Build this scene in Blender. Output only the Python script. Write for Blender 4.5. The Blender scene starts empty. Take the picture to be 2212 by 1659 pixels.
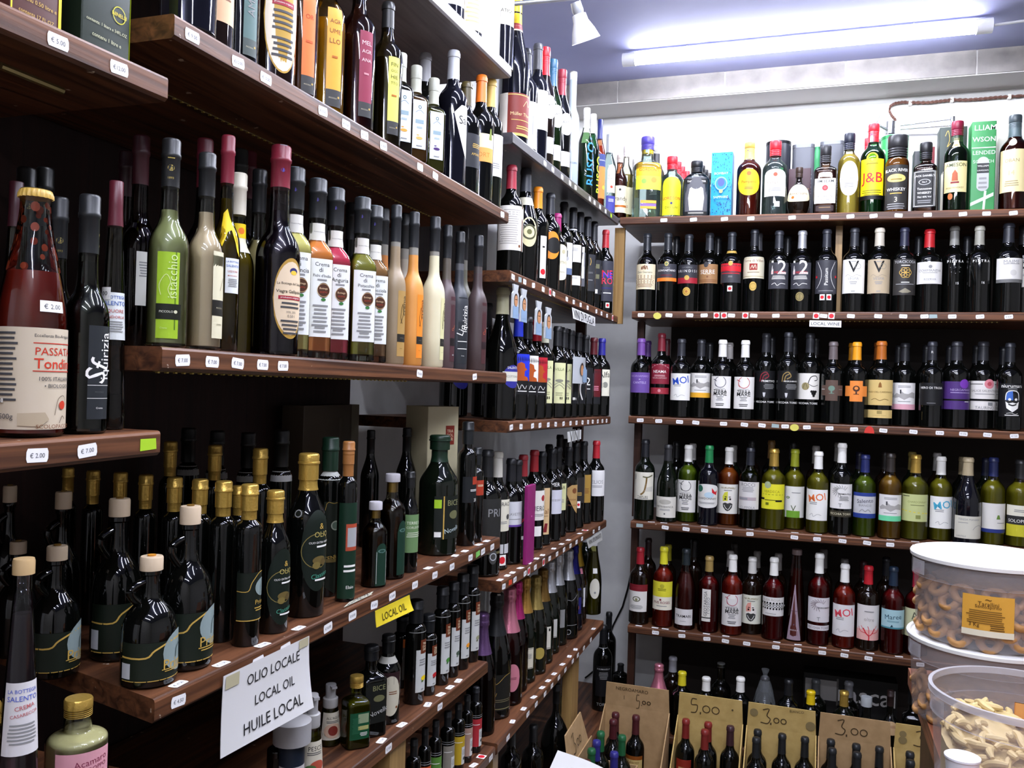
import bpy, bmesh, math, random
from mathutils import Vector, Matrix
D = bpy.data; C = D.collections.new('shop'); SC = bpy.context.scene; SC.collection.children.link(C)
random.seed(7); PI = math.pi; sin, cos = math.sin, math.cos
# ---------------------------------------------------------------- camera
ZC = 1.54                                   # eye height; heights below are relative to it
FPX, YAW, PIT, ROL = 1875.67, .332989, -.000133, .030106
CX, CY = 1106., 829.5
FW = Vector((-sin(YAW)*cos(PIT), cos(YAW)*cos(PIT), sin(PIT)))
_r = FW.cross(Vector((0, 0, 1))).normalized(); _u = _r.cross(FW)
RT = _r*cos(ROL)+_u*sin(ROL); UP = -_r*sin(ROL)+_u*cos(ROL)
cam = D.cameras.new('camera'); camo = D.objects.new('camera', cam); C.objects.link(camo)
cam.sensor_width = 36; cam.sensor_fit = 'HORIZONTAL'; cam.lens = FPX/2212*36; cam.clip_start = .05
camo.matrix_world = Matrix(((RT.x, UP.x, -FW.x, 0), (RT.y, UP.y, -FW.y, 0), (RT.z, UP.z, -FW.z, ZC), (0, 0, 0, 1)))
SC.camera = camo
# ---------------------------------------------------------------- world, exposure, lights
w = D.worlds.new('w'); SC.world = w; w.use_nodes = True
w.node_tree.nodes['Background'].inputs[0].default_value = (.8, .85, 1, 1)
w.node_tree.nodes['Background'].inputs[1].default_value = .02
SC.view_settings.view_transform = 'Standard'; SC.view_settings.look = 'None'
SC.view_settings.exposure = 0.0; SC.view_settings.gamma = 1; SC.view_settings.use_curve_mapping = False
SC.cycles.transparent_max_bounces = 24
TUBE_PWR = 105.0                             # emission of the ceiling tubes
TUBES = [(-.095, 3.38, 1.29, 1.0), (-.05, 2.5, 1.29, 1.1), (0., 1.65, 1.29, 1.1), (.1, .8, 1.29, .9), (.3, -.05, 1.29, .8), (.3, -.9, 1.29, .8)]
CEIL = 1.33
# ---------------------------------------------------------------- pixel -> point helpers
def ray(px, py): return FW+RT*((px-CX)/FPX)-UP*((py-CY)/FPX)
def onx(px, py, x): d = ray(px, py); return d*(x/d.x)
def ony(px, py, y): d = ray(px, py); return d*(y/d.y)
def onz(px, py, z): d = ray(px, py); return d*(z/d.z)
def up(v): return Vector((v[0], v[1], v[2]+ZC))
# ---------------------------------------------------------------- materials
PAL = dict(W='f4f2ec', w='e9e2cf', C='efe2bd', K='1d1d20', k='070708', g='8d8d8d', G='47474a', r='cf1f2c', R='7c1c26', b='2748c4',
           B='262a66', y='f4d31c', Y='c9a44e', o='f2812a', p='e88fa4', P='69489c', n='7a4a2a', t='c39a62', e='2f8a45', E='10301d',
           l='a6cf2c', c='9fd0d4', s='c9ccd2', m='b02c84', u='8fa6b0', v='4a3f96', d='3c2a24', x='d8d4cc', a='b5651d', i='dfe7ea')
MATS = {}
def lin(h):
    o = []
    for i in (0, 2, 4):
        c = int(h[i:i+2], 16)/255; o.append(c/12.92 if c <= .04045 else ((c+.055)/1.055)**2.4)
    return (*o, 1)
def hexof(c): return (c[1:] if len(c) > 4 else ''.join(q*2 for q in c[1:])) if c[0] == '#' else PAL[c]
def newmat(key):
    m = D.materials.new(key); m.use_nodes = True; MATS[key] = m
    return m, m.node_tree.nodes, m.node_tree.links, m.node_tree.nodes['Principled BSDF']
def paper(c, rough=.55, metal=0, spec=.35):
    key = 'surface_%s_%s_%s' % (c, rough, metal)
    if key in MATS: return MATS[key]
    m, n, l, b = newmat(key)
    b.inputs['Base Color'].default_value = lin(hexof(c)); b.inputs['Roughness'].default_value = rough
    b.inputs['Metallic'].default_value = metal; b.inputs['Specular IOR Level'].default_value = spec
    return m
def capmat(c):
    if c[0] == 'm' and len(c) > 1: return foil(c[1:])
    return paper(c, .38, 0, .5)
def foil(c):
    key = 'foil_'+c
    if key in MATS: return MATS[key]
    m, n, l, b = newmat(key)
    b.inputs['Base Color'].default_value = lin(hexof(c)); b.inputs['Roughness'].default_value = .3; b.inputs['Metallic'].default_value = .65
    t = n.new('ShaderNodeTexNoise'); t.inputs['Scale'].default_value = 260; t.inputs['Detail'].default_value = 2
    tc = n.new('ShaderNodeTexCoord'); l.new(tc.outputs['Object'], t.inputs['Vector'])
    bp = n.new('ShaderNodeBump'); bp.inputs['Strength'].default_value = .25; bp.inputs['Distance'].default_value = .002
    l.new(t.outputs['Fac'], bp.inputs['Height']); l.new(bp.outputs[0], b.inputs['Normal'])
    return m
def darkglass(c, rough=.04):
    key = 'bottle_glass_'+c+str(rough)
    if key in MATS: return MATS[key]
    m, n, l, b = newmat(key)
    b.inputs['Base Color'].default_value = lin(c); b.inputs['Roughness'].default_value = rough
    b.inputs['Specular IOR Level'].default_value = .55
    return m
def thin(c, key='thin_glass_', refl=1.0):
    key = key+c
    if key in MATS: return MATS[key]
    m, n, l, b = newmat(key); out = n['Material Output']; n.remove(b)
    tr = n.new('ShaderNodeBsdfTransparent'); tr.inputs[0].default_value = lin(c)
    gl = n.new('ShaderNodeBsdfGlossy'); gl.inputs['Roughness'].default_value = .03
    fr = n.new('ShaderNodeFresnel'); fr.inputs[0].default_value = 1.5
    mx = n.new('ShaderNodeMixShader'); l.new(fr.outputs[0], mx.inputs[0]); l.new(tr.outputs[0], mx.inputs[1]); l.new(gl.outputs[0], mx.inputs[2])
    l.new(mx.outputs[0], out.inputs[0])
    return m
def liquid(c, body=.3, tint=None):
    key = 'liquid_%s_%s' % (c, body)
    if key in MATS: return MATS[key]
    m, n, l, b = newmat(key); out = n['Material Output']
    b.inputs['Base Color'].default_value = lin(c); b.inputs['Roughness'].default_value = .2
    tr = n.new('ShaderNodeBsdfTransparent'); tr.inputs[0].default_value = lin(tint or c)
    tl = n.new('ShaderNodeBsdfTranslucent'); tl.inputs[0].default_value = lin(c)
    m2 = n.new('ShaderNodeMixShader'); m2.inputs[0].default_value = .5; l.new(b.outputs[0], m2.inputs[1]); l.new(tl.outputs[0], m2.inputs[2])
    mx = n.new('ShaderNodeMixShader'); mx.inputs[0].default_value = body
    l.new(tr.outputs[0], mx.inputs[1]); l.new(m2.outputs[0], mx.inputs[2]); l.new(mx.outputs[0], out.inputs[0])
    return m
def frost(c): return darkglass(c, .42)
def emit(c, s):
    key = 'lamp_%s_%s' % (c, s)
    if key in MATS: return MATS[key]
    m, n, l, b = newmat(key)
    b.inputs['Base Color'].default_value = lin(hexof(c)); b.inputs['Emission Color'].default_value = lin(hexof(c)); b.inputs['Emission Strength'].default_value = s
    return m
def wood(key, c1, c2, axis, rough=.42, chips=True):
    if key in MATS: return MATS[key]
    m, n, l, b = newmat(key)
    tc = n.new('ShaderNodeTexCoord'); mp = n.new('ShaderNodeMapping'); l.new(tc.outputs['Object'], mp.inputs[0])
    mp.inputs['Scale'].default_value = {'x': (2.5, 60, 90), 'y': (60, 2.5, 90), 'z': (60, 60, 2.5)}[axis]
    t = n.new('ShaderNodeTexNoise'); t.inputs['Scale'].default_value = 1; t.inputs['Detail'].default_value = 5; t.inputs['Distortion'].default_value = .8
    l.new(mp.outputs[0], t.inputs['Vector'])
    r = n.new('ShaderNodeValToRGB'); r.color_ramp.elements[0].position = .34; r.color_ramp.elements[1].position = .68
    r.color_ramp.elements[0].color = lin(c1); r.color_ramp.elements[1].color = lin(c2); l.new(t.outputs['Fac'], r.inputs[0])
    col = r.outputs[0]
    if chips:
        t2 = n.new('ShaderNodeTexNoise'); t2.inputs['Scale'].default_value = 55; t2.inputs['Detail'].default_value = 3; l.new(tc.outputs['Object'], t2.inputs['Vector'])
        r2 = n.new('ShaderNodeValToRGB'); r2.color_ramp.elements[0].position = .715; r2.color_ramp.elements[1].position = .74; l.new(t2.outputs['Fac'], r2.inputs[0])
        mx = n.new('ShaderNodeMixRGB'); l.new(r2.outputs[0], mx.inputs[0]); l.new(col, mx.inputs[1]); mx.inputs[2].default_value = lin('b9a793'); col = mx.outputs[0]
    l.new(col, b.inputs['Base Color']); b.inputs['Roughness'].default_value = rough; b.inputs['Specular IOR Level'].default_value = .4
    bp = n.new('ShaderNodeBump'); bp.inputs['Strength'].default_value = .2; bp.inputs['Distance'].default_value = .002
    l.new(t.outputs['Fac'], bp.inputs['Height']); l.new(bp.outputs[0], b.inputs['Normal'])
    return m
def plaster(key, c1, c2, sc=9, rough=.85, bump=.15):
    if key in MATS: return MATS[key]
    m, n, l, b = newmat(key)
    tc = n.new('ShaderNodeTexCoord'); t = n.new('ShaderNodeTexNoise'); t.inputs['Scale'].default_value = sc; t.inputs['Detail'].default_value = 6
    l.new(tc.outputs['Object'], t.inputs['Vector'])
    r = n.new('ShaderNodeValToRGB'); r.color_ramp.elements[0].position = .3; r.color_ramp.elements[1].position = .7
    r.color_ramp.elements[0].color = lin(c1); r.color_ramp.elements[1].color = lin(c2); l.new(t.outputs['Fac'], r.inputs[0]); l.new(r.outputs[0], b.inputs['Base Color'])
    bp = n.new('ShaderNodeBump'); bp.inputs['Strength'].default_value = bump; bp.inputs['Distance'].default_value = .01
    l.new(t.outputs['Fac'], bp.inputs['Height']); l.new(bp.outputs[0], b.inputs['Normal']); b.inputs['Roughness'].default_value = rough
    return m
# ---------------------------------------------------------------- mesh builder
GLYPH = {}
def glyphs(s, bold=0):
    if (s, bold) in GLYPH: return GLYPH[(s, bold)]
    cu = D.curves.new('t', 'FONT'); cu.body = s; cu.resolution_u = 2; cu.offset = bold; cu.fill_mode = 'FRONT' if hasattr(cu, 'fill_mode') else cu.fill_mode
    ob = D.objects.new('t', cu); me = D.meshes.new_from_object(ob)
    vs = [(v.co.x, v.co.y) for v in me.vertices]; fs = [tuple(p.vertices) for p in me.polygons]
    D.objects.remove(ob); D.curves.remove(cu); D.meshes.remove(me)
    if vs:
        x0 = min(v[0] for v in vs); x1 = max(v[0] for v in vs); y0 = min(v[1] for v in vs); y1 = max(v[1] for v in vs); W = x1-x0
        vs = [((a-(x0+x1)/2)/W, (b-(y0+y1)/2)/W) for a, b in vs]
    GLYPH[(s, bold)] = (vs, fs); return vs, fs
class M:
    def __init__(s): s.v = []; s.f = []; s.mi = []; s.mats = []
    def slot(s, m):
        if m not in s.mats: s.mats.append(m)
        return s.mats.index(m)
    def add(s, vs, fs, m):
        o = len(s.v); i = s.slot(m); s.v += [tuple(v) for v in vs]; s.f += [tuple(a+o for a in f) for f in fs]; s.mi += [i]*len(fs)
    def box(s, a, b, m, rot=None):
        vs = [(x, y, z) for x in (a[0], b[0]) for y in (a[1], b[1]) for z in (a[2], b[2])]
        if rot: vs = [rot @ Vector(v) for v in vs]
        s.add(vs, [(0, 1, 3, 2), (4, 6, 7, 5), (0, 4, 5, 1), (2, 3, 7, 6), (0, 2, 6, 4), (1, 5, 7, 3)], m)
    def lathe(s, pr, m, n=32, sec=None, ctr=(0, 0, 0), cap=True):
        # pr: [(z, r)]; sec(theta, r) -> (x, y)
        sec = sec or (lambda t, r: (r*cos(t), r*sin(t))); vs = []; fs = []
        for z, r in pr:
            for i in range(n):
                x, y = sec(2*PI*i/n, r); vs.append((ctr[0]+x, ctr[1]+y, ctr[2]+z))
        for k in range(len(pr)-1):
            for i in range(n):
                j = (i+1) % n; fs.append((k*n+i, k*n+j, k*n+n+j, k*n+n+i))
        if cap:
            if pr[0][1] > 1e-5: fs.append(tuple(range(n-1, -1, -1)))
            if pr[-1][1] > 1e-5: fs.append(tuple((len(pr)-1)*n+i for i in range(n)))
        s.add(vs, fs, m)
    def tube(s, pts, r, m, n=10):
        pts = [Vector(p) for p in pts]; vs = []; fs = []
        for k, p in enumerate(pts):
            d = (pts[min(k+1, len(pts)-1)]-pts[max(k-1, 0)]).normalized()
            a = d.cross(Vector((0, 0, 1)) if abs(d.z) < .9 else Vector((1, 0, 0))).normalized(); b = d.cross(a)
            for i in range(n): vs.append(p+(a*cos(2*PI*i/n)+b*sin(2*PI*i/n))*(r if not callable(r) else r(k)))
        for k in range(len(pts)-1):
            for i in range(n):
                j = (i+1) % n; fs.append((k*n+i, k*n+j, k*n+n+j, k*n+n+i))
        fs += [tuple(range(n-1, -1, -1)), tuple((len(pts)-1)*n+i for i in range(n))]
        s.add(vs, fs, m)
    def patch(s, fn, x0, x1, lo, hi, off, m, nu=14, nv=2):
        vs = []; fs = []
        for i in range(nu+1):
            x = x0+(x1-x0)*i/nu; a = lo(x) if callable(lo) else lo; b = hi(x) if callable(hi) else hi
            for j in range(nv+1): vs.append(fn(x, a+(b-a)*j/nv, off))
        for i in range(nu):
            for j in range(nv):
                q = i*(nv+1)+j; fs.append((q, q+nv+1, q+nv+2, q+1))
        s.add(vs, fs, m)
    def text(s, t, fn, cx, cy, wd, m, off, rot=0, hmax=None, bold=0):
        vs, fs = glyphs(t, bold)
        if not vs: return
        k = wd; hh = (max(v[1] for v in vs)-min(v[1] for v in vs))
        if hmax and hh*k > hmax: k = hmax/hh
        c, d = cos(rot), sin(rot)
        s.sliced([(cx+(a*c-b*d)*k, cy+(a*d+b*c)*k) for a, b in vs], fs, fn, off, m)
    def sliced(s, vs, fs, fn, off, m, st=.004):
        x0, x1 = min(v[0] for v in vs), max(v[0] for v in vs)
        if max(max(vs[i][0] for i in f)-min(vs[i][0] for i in f) for f in fs) > st*1.3:
            bm = bmesh.new(); bv = [bm.verts.new((a, b, 0)) for a, b in vs]
            for f in fs:
                try: bm.faces.new([bv[i] for i in f])
                except ValueError: pass
            q = x0+st
            while q < x1:
                bmesh.ops.bisect_plane(bm, geom=bm.verts[:]+bm.edges[:]+bm.faces[:], plane_co=(q, 0, 0), plane_no=(1, 0, 0)); q += st
            bm.verts.index_update(); vs = [(v.co.x, v.co.y) for v in bm.verts]; fs = [tuple(v.index for v in f.verts) for f in bm.faces]; bm.free()
        s.add([fn(a, b, off) for a, b in vs], fs, m)
    def build(s, name, parent=None, loc=(0, 0, 0), smooth=40, rz=0):
        me = D.meshes.new(name); me.from_pydata(s.v, [], s.f)
        for m in s.mats: me.materials.append(m)
        me.polygons.foreach_set('material_index', s.mi); me.polygons.foreach_set('use_smooth', [True]*len(s.f))
        me.update(); me.set_sharp_from_angle(angle=math.radians(smooth))
        return link(name, me, parent, loc, rz)
def link(name, me, parent=None, loc=(0, 0, 0), rz=0):
    o = D.objects.new(name, me); C.objects.link(o); o.location = loc; o.rotation_euler.z = rz
    if parent: o.parent = parent
    return o
LABELS = {}
def tag(o, label, cat, group=None):
    nw = len(label.split()); assert 4 <= nw <= 16, (nw, label)
    if group is None: assert label not in LABELS, label
    LABELS[label] = 1; o['label'] = label; o['category'] = cat
    if group: o['group'] = group
    return o
def thing(name, label, cat, loc, rz=0, group=None):
    return tag(link(name, None, None, loc, rz), label, cat, group)
def struct(o): o['kind'] = 'structure'; return o
def arr(s, k): return [float(q) for q in s.split()][:k]
# ---------------------------------------------------------------- printed surfaces
def draw(o, fn, W, H, el, off):
    """small printing language: T text, V vertical text, A angled text, R rect, D disc, N ring, L lines of small print, C stroke, G polygon"""
    for i, e in enumerate(x for x in el.split('|') if x.strip()):
        e = e.strip(); k = e[0]; a = e[1:].split(); f = off+.00018+.0001*i
        X = lambda q: (float(q)-.5)*W
        Y = lambda q: (float(q)-.5)*H
        if k in 'TVA':
            ang = {'T': 0, 'V': PI/2}.get(k)
            if k == 'A': ang = math.radians(float(a[4])); t = ' '.join(a[5:])
            else: t = ' '.join(a[4:])
            bold = 0
            if t[0] == '*': bold = .007; t = t[1:]
            wd = float(a[2])*(H if k == 'V' else W)
            o.text(t, fn, X(a[0]), Y(a[1]), wd, paper(a[3], .5), f, ang, None, bold)
        elif k == 'R': o.patch(fn, X(a[0]), X(a[2]), Y(a[1]), Y(a[3]), f, paper(a[4], .5))
        elif k in 'DN':
            r1 = float(a[2])*W
            if k == 'D': r0, c, ry = 0, a[3], (float(a[4])*W if len(a) > 4 else r1)
            else: r0, c, ry = float(a[3])*W, a[4], r1
            n = 24; vs = []; fs = []
            for j in range(n):
                t = 2*PI*j/n; vs += [fn(X(a[0])+r1*cos(t), Y(a[1])+ry*sin(t), f), fn(X(a[0])+r0*cos(t), Y(a[1])+r0*ry/r1*sin(t), f)]
            for j in range(n):
                q = (j+1) % n; fs.append((2*j, 2*q, 2*q+1, 2*j+1))
            if r0 == 0: o.sliced([(X(a[0])+r1*cos(2*PI*j/n), Y(a[1])+ry*sin(2*PI*j/n)) for j in range(n)], [tuple(range(n))], fn, f, paper(c, .5))
            else: o.add(vs, fs, paper(c, .5))
        elif k == 'L':
            n = int(a[3]); hw = float(a[2])*W/2; rr = random.Random(i*7+n)
            for j in range(n):
                y = Y(a[1])-j*.05*H; s = hw*(.7+.3*rr.random()); x = X(a[0])
                o.patch(fn, x-s, x+s, y-.011*H, y+.011*H, f, paper(a[4], .5), 6, 1)
        elif k in 'CG':
            if k == 'C': th = float(a[1])*W/2; pts = [tuple(map(float, q.split(','))) for q in a[2:]]
            else: pts = [tuple(map(float, q.split(','))) for q in a[1:]]
            P = [Vector((X(x), Y(y))) for x, y in pts]
            if k == 'G':
                from mathutils.geometry import tessellate_polygon
                o.sliced([(p.x, p.y) for p in P], [tuple(t) for t in tessellate_polygon([[p.to_3d() for p in P]])], fn, f, paper(a[0], .5))
            else:
                Q = []
                for j in range(len(P)-1):
                    p0, p1, p2, p3 = P[max(j-1, 0)], P[j], P[j+1], P[min(j+2, len(P)-1)]
                    for s in range(4):
                        t = s/4; Q.append(.5*((2*p1)+(p2-p0)*t+(2*p0-5*p1+4*p2-p3)*t*t+(3*p1-p0-3*p2+p3)*t**3))
                Q.append(P[-1]); vs = []; fs = []
                for j, p in enumerate(Q):
                    d = (Q[min(j+1, len(Q)-1)]-Q[max(j-1, 0)]); d = d.normalized() if d.length > 1e-9 else Vector((1, 0)); nn = Vector((-d.y, d.x))*th
                    vs += [fn(p.x+nn.x, p.y+nn.y, f), fn(p.x-nn.x, p.y-nn.y, f)]
                o.add(vs, [(2*j, 2*j+1, 2*j+3, 2*j+2) for j in range(len(Q)-1)], paper(a[0], .5))
def flatfn(o, ex, ey, en):
    """card lying in a plane: o origin, ex/ey in-plane axes, en normal"""
    o, ex, ey, en = Vector(o), Vector(ex), Vector(ey), Vector(en)
    return lambda x, y, f: o+ex*x+ey*y+en*f
# ---------------------------------------------------------------- bottles
PR = {
 'bdx': [(0, .8), (.006, .97), (.02, 1), (.3, 1), (.58, 1), (.62, .985), (.65, .94), (.675, .86), (.697, .74), (.715, .61), (.735, .5), (.76, .425), (.80, .39), (.88, .37), (.948, .36), (.95, .405), (.982, .405), (.986, .375), (1, .35)],
 'burg': [(0, .8), (.006, .97), (.02, 1), (.25, 1), (.44, 1), (.49, .985), (.54, .93), (.59, .83), (.64, .70), (.69, .57), (.74, .465), (.79, .40), (.88, .37), (.948, .36), (.95, .40), (.982, .40), (.986, .375), (1, .35)],
 'champ': [(0, .8), (.006, .97), (.02, 1), (.2, 1), (.40, 1), (.46, .985), (.52, .93), (.58, .83), (.64, .70), (.70, .57), (.76, .46), (.82, .39), (.88, .36), (.90, .42), (.925, .42), (.94, .39), (.975, .41), (.99, .37), (1, .28)],
 'hock': [(0, .8), (.006, .97), (.02, 1), (.34, 1), (.42, .97), (.5, .89), (.58, .77), (.66, .63), (.74, .51), (.82, .43), (.9, .39), (.95, .38), (1, .38)],
 'slim': [(0, .9), (.01, 1), (.2, 1), (.43, 1), (.465, .96), (.50, .86), (.53, .72), (.56, .60), (.60, .54), (.7, .52), (.8, .5), (1, .5)],
 'slimb': [(0, .9), (.01, 1), (.2, 1), (.46, 1), (.50, .97), (.535, .88), (.565, .73), (.59, .58), (.62, .48), (.68, .44), (.8, .42), (1, .42)],
 'crema': [(0, .9), (.01, 1), (.3, 1), (.56, 1), (.585, .97), (.61, .88), (.635, .72), (.655, .6), (.675, .56), (1, .56)],
 'spirit': [(0, .9), (.01, 1), (.3, 1), (.60, 1), (.645, .975), (.68, .89), (.71, .75), (.735, .59), (.76, .47), (.80, .42), (.9, .4), (1, .4)],
 'sq': [(0, .92), (.01, 1), (.3, 1), (.60, 1), (.635, .97), (.665, .85), (.69, .66), (.71, .5), (.74, .43), (.8, .41), (1, .41)],
 'flask': [(0, .92), (.01, 1), (.3, 1.02), (.58, 1.0), (.66, .95), (.72, .82), (.76, .64), (.785, .44), (.81, .33), (1, .33)],
 'pass': [(0, .9), (.015, 1), (.3, 1), (.45, 1), (.52, .96), (.6, .87), (.7, .72), (.8, .56), (.88, .47), (.93, .44), (1, .44)],
 'cyl': [(0, .93), (.01, 1), (.4, 1), (.70, 1), (.735, .96), (.755, .85), (.77, .66), (.785, .5), (.82, .47), (1, .47)],
 'cone': [(0, .93), (.01, 1), (.3, 1), (.59, 1), (.63, .95), (.67, .82), (.71, .66), (.75, .52), (.79, .43), (.83, .4), (1, .4)],
 'taper': [(0, .9), (.01, 1), (.2, .93), (.5, .75), (.75, .56), (.86, .46), (.9, .44), (1, .44)],
 'ball': [(0, .55), (.015, .68), (.1, .86), (.22, .98), (.33, 1), (.45, .93), (.54, .78), (.61, .56), (.66, .36), (.7, .27), (.76, .25), (1, .25)],
 'jug': [(0, .88), (.015, .98), (.04, 1), (.3, 1), (.42, .98), (.5, .91), (.56, .79), (.605, .62), (.64, .47), (.68, .37), (.74, .33), (.85, .31), (.86, .37), (.885, .37), (.89, .33), (1, .33)],
 'vodka': [(0, .92), (.01, 1), (.3, 1), (.56, 1), (.60, .97), (.635, .86), (.665, .68), (.69, .55), (.73, .5), (1, .5)],
 'pear': [(0, .85), (.015, .97), (.04, 1), (.2, .97), (.4, .85), (.55, .78), (.62, .68), (.68, .5), (.73, .38), (.78, .33), (1, .33)],
 'squat': [(0, .93), (.015, 1), (.3, 1), (.55, 1), (.585, .98), (.61, .9), (.63, .75), (.65, .55), (.67, .45), (1, .42)],
}
SEC = {'crema': (4.5, 1), 'sq': (5, 1), 'flask': (3, .5)}
class Prof:
    def __init__(s, kind, R, h, sec=None):
        raw = PR[kind]; s.R, s.h = R, h; s.n, s.q = sec or SEC.get(kind, (2, 1)); s.rn = raw[-1][1]*R
        # Catmull-Rom refinement
        P = [(z*h, r*R) for z, r in raw]; out = []
        for i in range(len(P)-1):
            (z1, r1), (z2, r2) = P[i], P[i+1]; out.append(P[i])
            if z2-z1 > .012*h and abs(r2-r1) > .02*R and i > 0 and i < len(P)-2:
                z0, r0 = P[i-1]; z3, r3 = P[i+2]; m1 = (r2-r0)/(z2-z0); m2 = (r3-r1)/(z3-z1); d = z2-z1
                for t in (.33, .67):
                    out.append((z1+d*t, (2*t**3-3*t*t+1)*r1+(t**3-2*t*t+t)*d*m1+(-2*t**3+3*t*t)*r2+(t**3-t*t)*d*m2))
        out.append(P[-1]); s.pts = out
    def r(s, z):
        p = s.pts
        for i in range(len(p)-1):
            if z <= p[i+1][0]:
                d = p[i+1][0]-p[i][0]; return p[i][1] if d < 1e-9 else p[i][1]+(p[i+1][1]-p[i][1])*(z-p[i][0])/d
        return p[-1][1]
    def sec(s, t, r):
        c, d = cos(t), sin(t)
        if s.n == 2: return r*c, r*d
        k = max(0, min(1, (r-s.rn)/(s.R-s.rn))); n = 2+(s.n-2)*k; q = 1+(s.q-1)*k
        f = lambda v: math.copysign(abs(v)**(2/n), v)
        return r*f(c), r*f(d)*q
    def fn(s, zc, x0):
        rr = max(s.r(zc), .004)
        def f(x, y, off):
            z = max(.0002, min(s.h, zc+y))
            if s.n == 2:
                t = -PI/2+(x+x0)/rr; r = s.r(z)+off; return (r*cos(t), r*sin(t), z)
            R = s.r(z); k = max(0, min(1, (R-s.rn)/(s.R-s.rn))); n = 2+(s.n-2)*k; q = 1+(s.q-1)*k; v = max(-.985, min(.985, (x+x0)/R))
            return (v*R, -R*q*(1-abs(v)**n)**(1/n)-off, z)
        return f
LNAME = {'r': 'front_label', 'o': 'front_label', 'p': 'front_label', 'a': 'front_label', 'n': 'neck_label', 'd': 'medallion', 's': 'sticker', 't': 'tax_strip', 'x': 'front_label', 'e': 'printed_emblem', 'b': 'front_label', 'h': 'front_label'}
def labels(P, spec, root):
    seen = set()
    for ls in spec.split('//'):
        if not ls.strip(): continue
        hd, _, el = ls.partition(':'); q = hd.split(); k = q[0]; z0, z1 = float(q[1]), float(q[2]); wm, _, at = q[3].partition('@'); W = float(wm)/1000
        H = (z1-z0)*P.h; zc = (z0+z1)/2*P.h; fn = P.fn(zc, float(at or 0)/1000); o = M(); m = paper(q[4], .5) if q[4] != '-' else None
        off = .0005+.00035*len(seen)*(k in 'sd')
        a, b = -H/2, H/2; hw = W/2; nu = max(6, int(W/.005))
        if k in 'od': lo, hi = (lambda x: -b*math.sqrt(max(0, 1-(x/hw)**2))), (lambda x: b*math.sqrt(max(0, 1-(x/hw)**2)))
        elif k == 'p': lo, hi = (lambda x: a+.09*H*abs(x/hw)), b
        elif k == 'a': lo, hi = a, (lambda x: b-.22*H*(1-math.sqrt(max(0, 1-(x/hw)**2))))
        elif k == 'b': lo, hi = (lambda x: a-.18*H*math.sqrt(max(0, 1-(x/hw)**2))+.1*H), (lambda x: b+.18*H*math.sqrt(max(0, 1-(x/hw)**2))-.1*H)
        elif k == 'h': lo, hi = (lambda x: a+.5*H*min(1, max(0, .5-x/W))**1.6*2), (lambda x: b-.2*H*max(0, -x/hw))
        else: lo, hi = a, b
        if m:
            if k in 'od': nu = 20
            if k == 'x':
                o.patch(fn, -hw*.5, hw*.5, a, b, off, m, 8); o.patch(fn, -hw, -hw*.5, a*.5, b*.5, off, m, 4); o.patch(fn, hw*.5, hw, a*.5, b*.5, off, m, 4)
            else: o.patch(fn, -hw, hw, lo, hi, off, m, nu, max(2, int(H/.008)) if P.n == 2 and (z1 > .58) else 2)
        draw(o, fn, W, H, el, off)
        nm = LNAME[k]
        if nm == 'front_label' and nm in seen: nm = 'lower_label'
        seen.add(nm)
        if o.v: o.build(nm, root)
def capsule(P, spec, root):
    q = spec.split(); k, c = q[0], q[1]; z0 = float(q[2]) if len(q) > 2 else .78; f = float(q[3]) if len(q) > 3 else 1; h = P.h; o = M(); m = capmat(c)
    if k == 'c':
        rn = P.pts[-1][1]*1.14
        while P.r(z0*h) > rn and z0 < .9: z0 += .004
    name = 'capsule'
    if k in 'cf':          # shrink capsule or foil following the neck
        e = .0007 if k == 'c' else .0012; zs = [z0*h]+[z for z, r in P.pts if z > z0*h+.001]
        pr = [(z, P.r(z)*f+e) for z in zs]
        if len(pr) < 6 and f >= 1:  # straight neck: give the capsule a lip
            r = P.r(h)*f+e; pr = [(z0*h, r), (h*(z0+(1-z0)*.60), r), (h*(z0+(1-z0)*.62), r*1.10), (h*(z0+(1-z0)*.69), r*1.10), (h*(z0+(1-z0)*.71), r*1.03), (h*.992, r*1.04), (h, r*.96)]
        pr += [(h+.0009, pr[-1][1]*.9), (h+.001, 0)]
        o.lathe(pr, m, 24); name = 'capsule' if k == 'c' else 'foil'
    elif k == 's':         # screw cap
        r = P.r(z0*h)*f+.0012; pr = [(z0*h, r)]; n = 4; zz = z0*h+(1-z0)*h*.45
        for i in range(n):
            z = z0*h+(zz-z0*h)*(i+.5)/n; d = (zz-z0*h)/n*.4; pr += [(z-d, r), (z-d*.4, r*.94), (z+d*.4, r*.94), (z+d, r)]
        pr += [(zz, r*1.02), (h*.985, r*1.02), (h, r*.95), (h+.0004, 0)]; o.lathe(pr, m, 24); name = 'screw_cap'
    elif k == 'k':         # stopper: wide head over a neck
        r = P.r(z0*h)*f; o.lathe([(z0*h+.0005, r*.8), (z0*h+.001, r), (h*.99, r), (h, r*.93), (h+.0004, 0)], m, 24); name = 'stopper'
    elif k == 'w':         # crown cap
        r = P.r(z0*h)*1.12; sec = lambda t, rr: ((rr*(1+.05*(rr > r*.99)*cos(21*t)))*cos(t), (rr*(1+.05*(rr > r*.99)*cos(21*t)))*sin(t))
        o.lathe([(z0*h, r), (z0*h+.004, r*.995), (h-.001, r*.93), (h, r*.8), (h+.001, 0)], m, 84, sec); name = 'crown_cap'
    ob = o.build(name, root, smooth=50)
    return ob
GLASS = {'k': '060706', 'g': '0a1009', 'n': '140b06', 'b': '0b0c14', 'd': '0c0f0a'}
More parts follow.
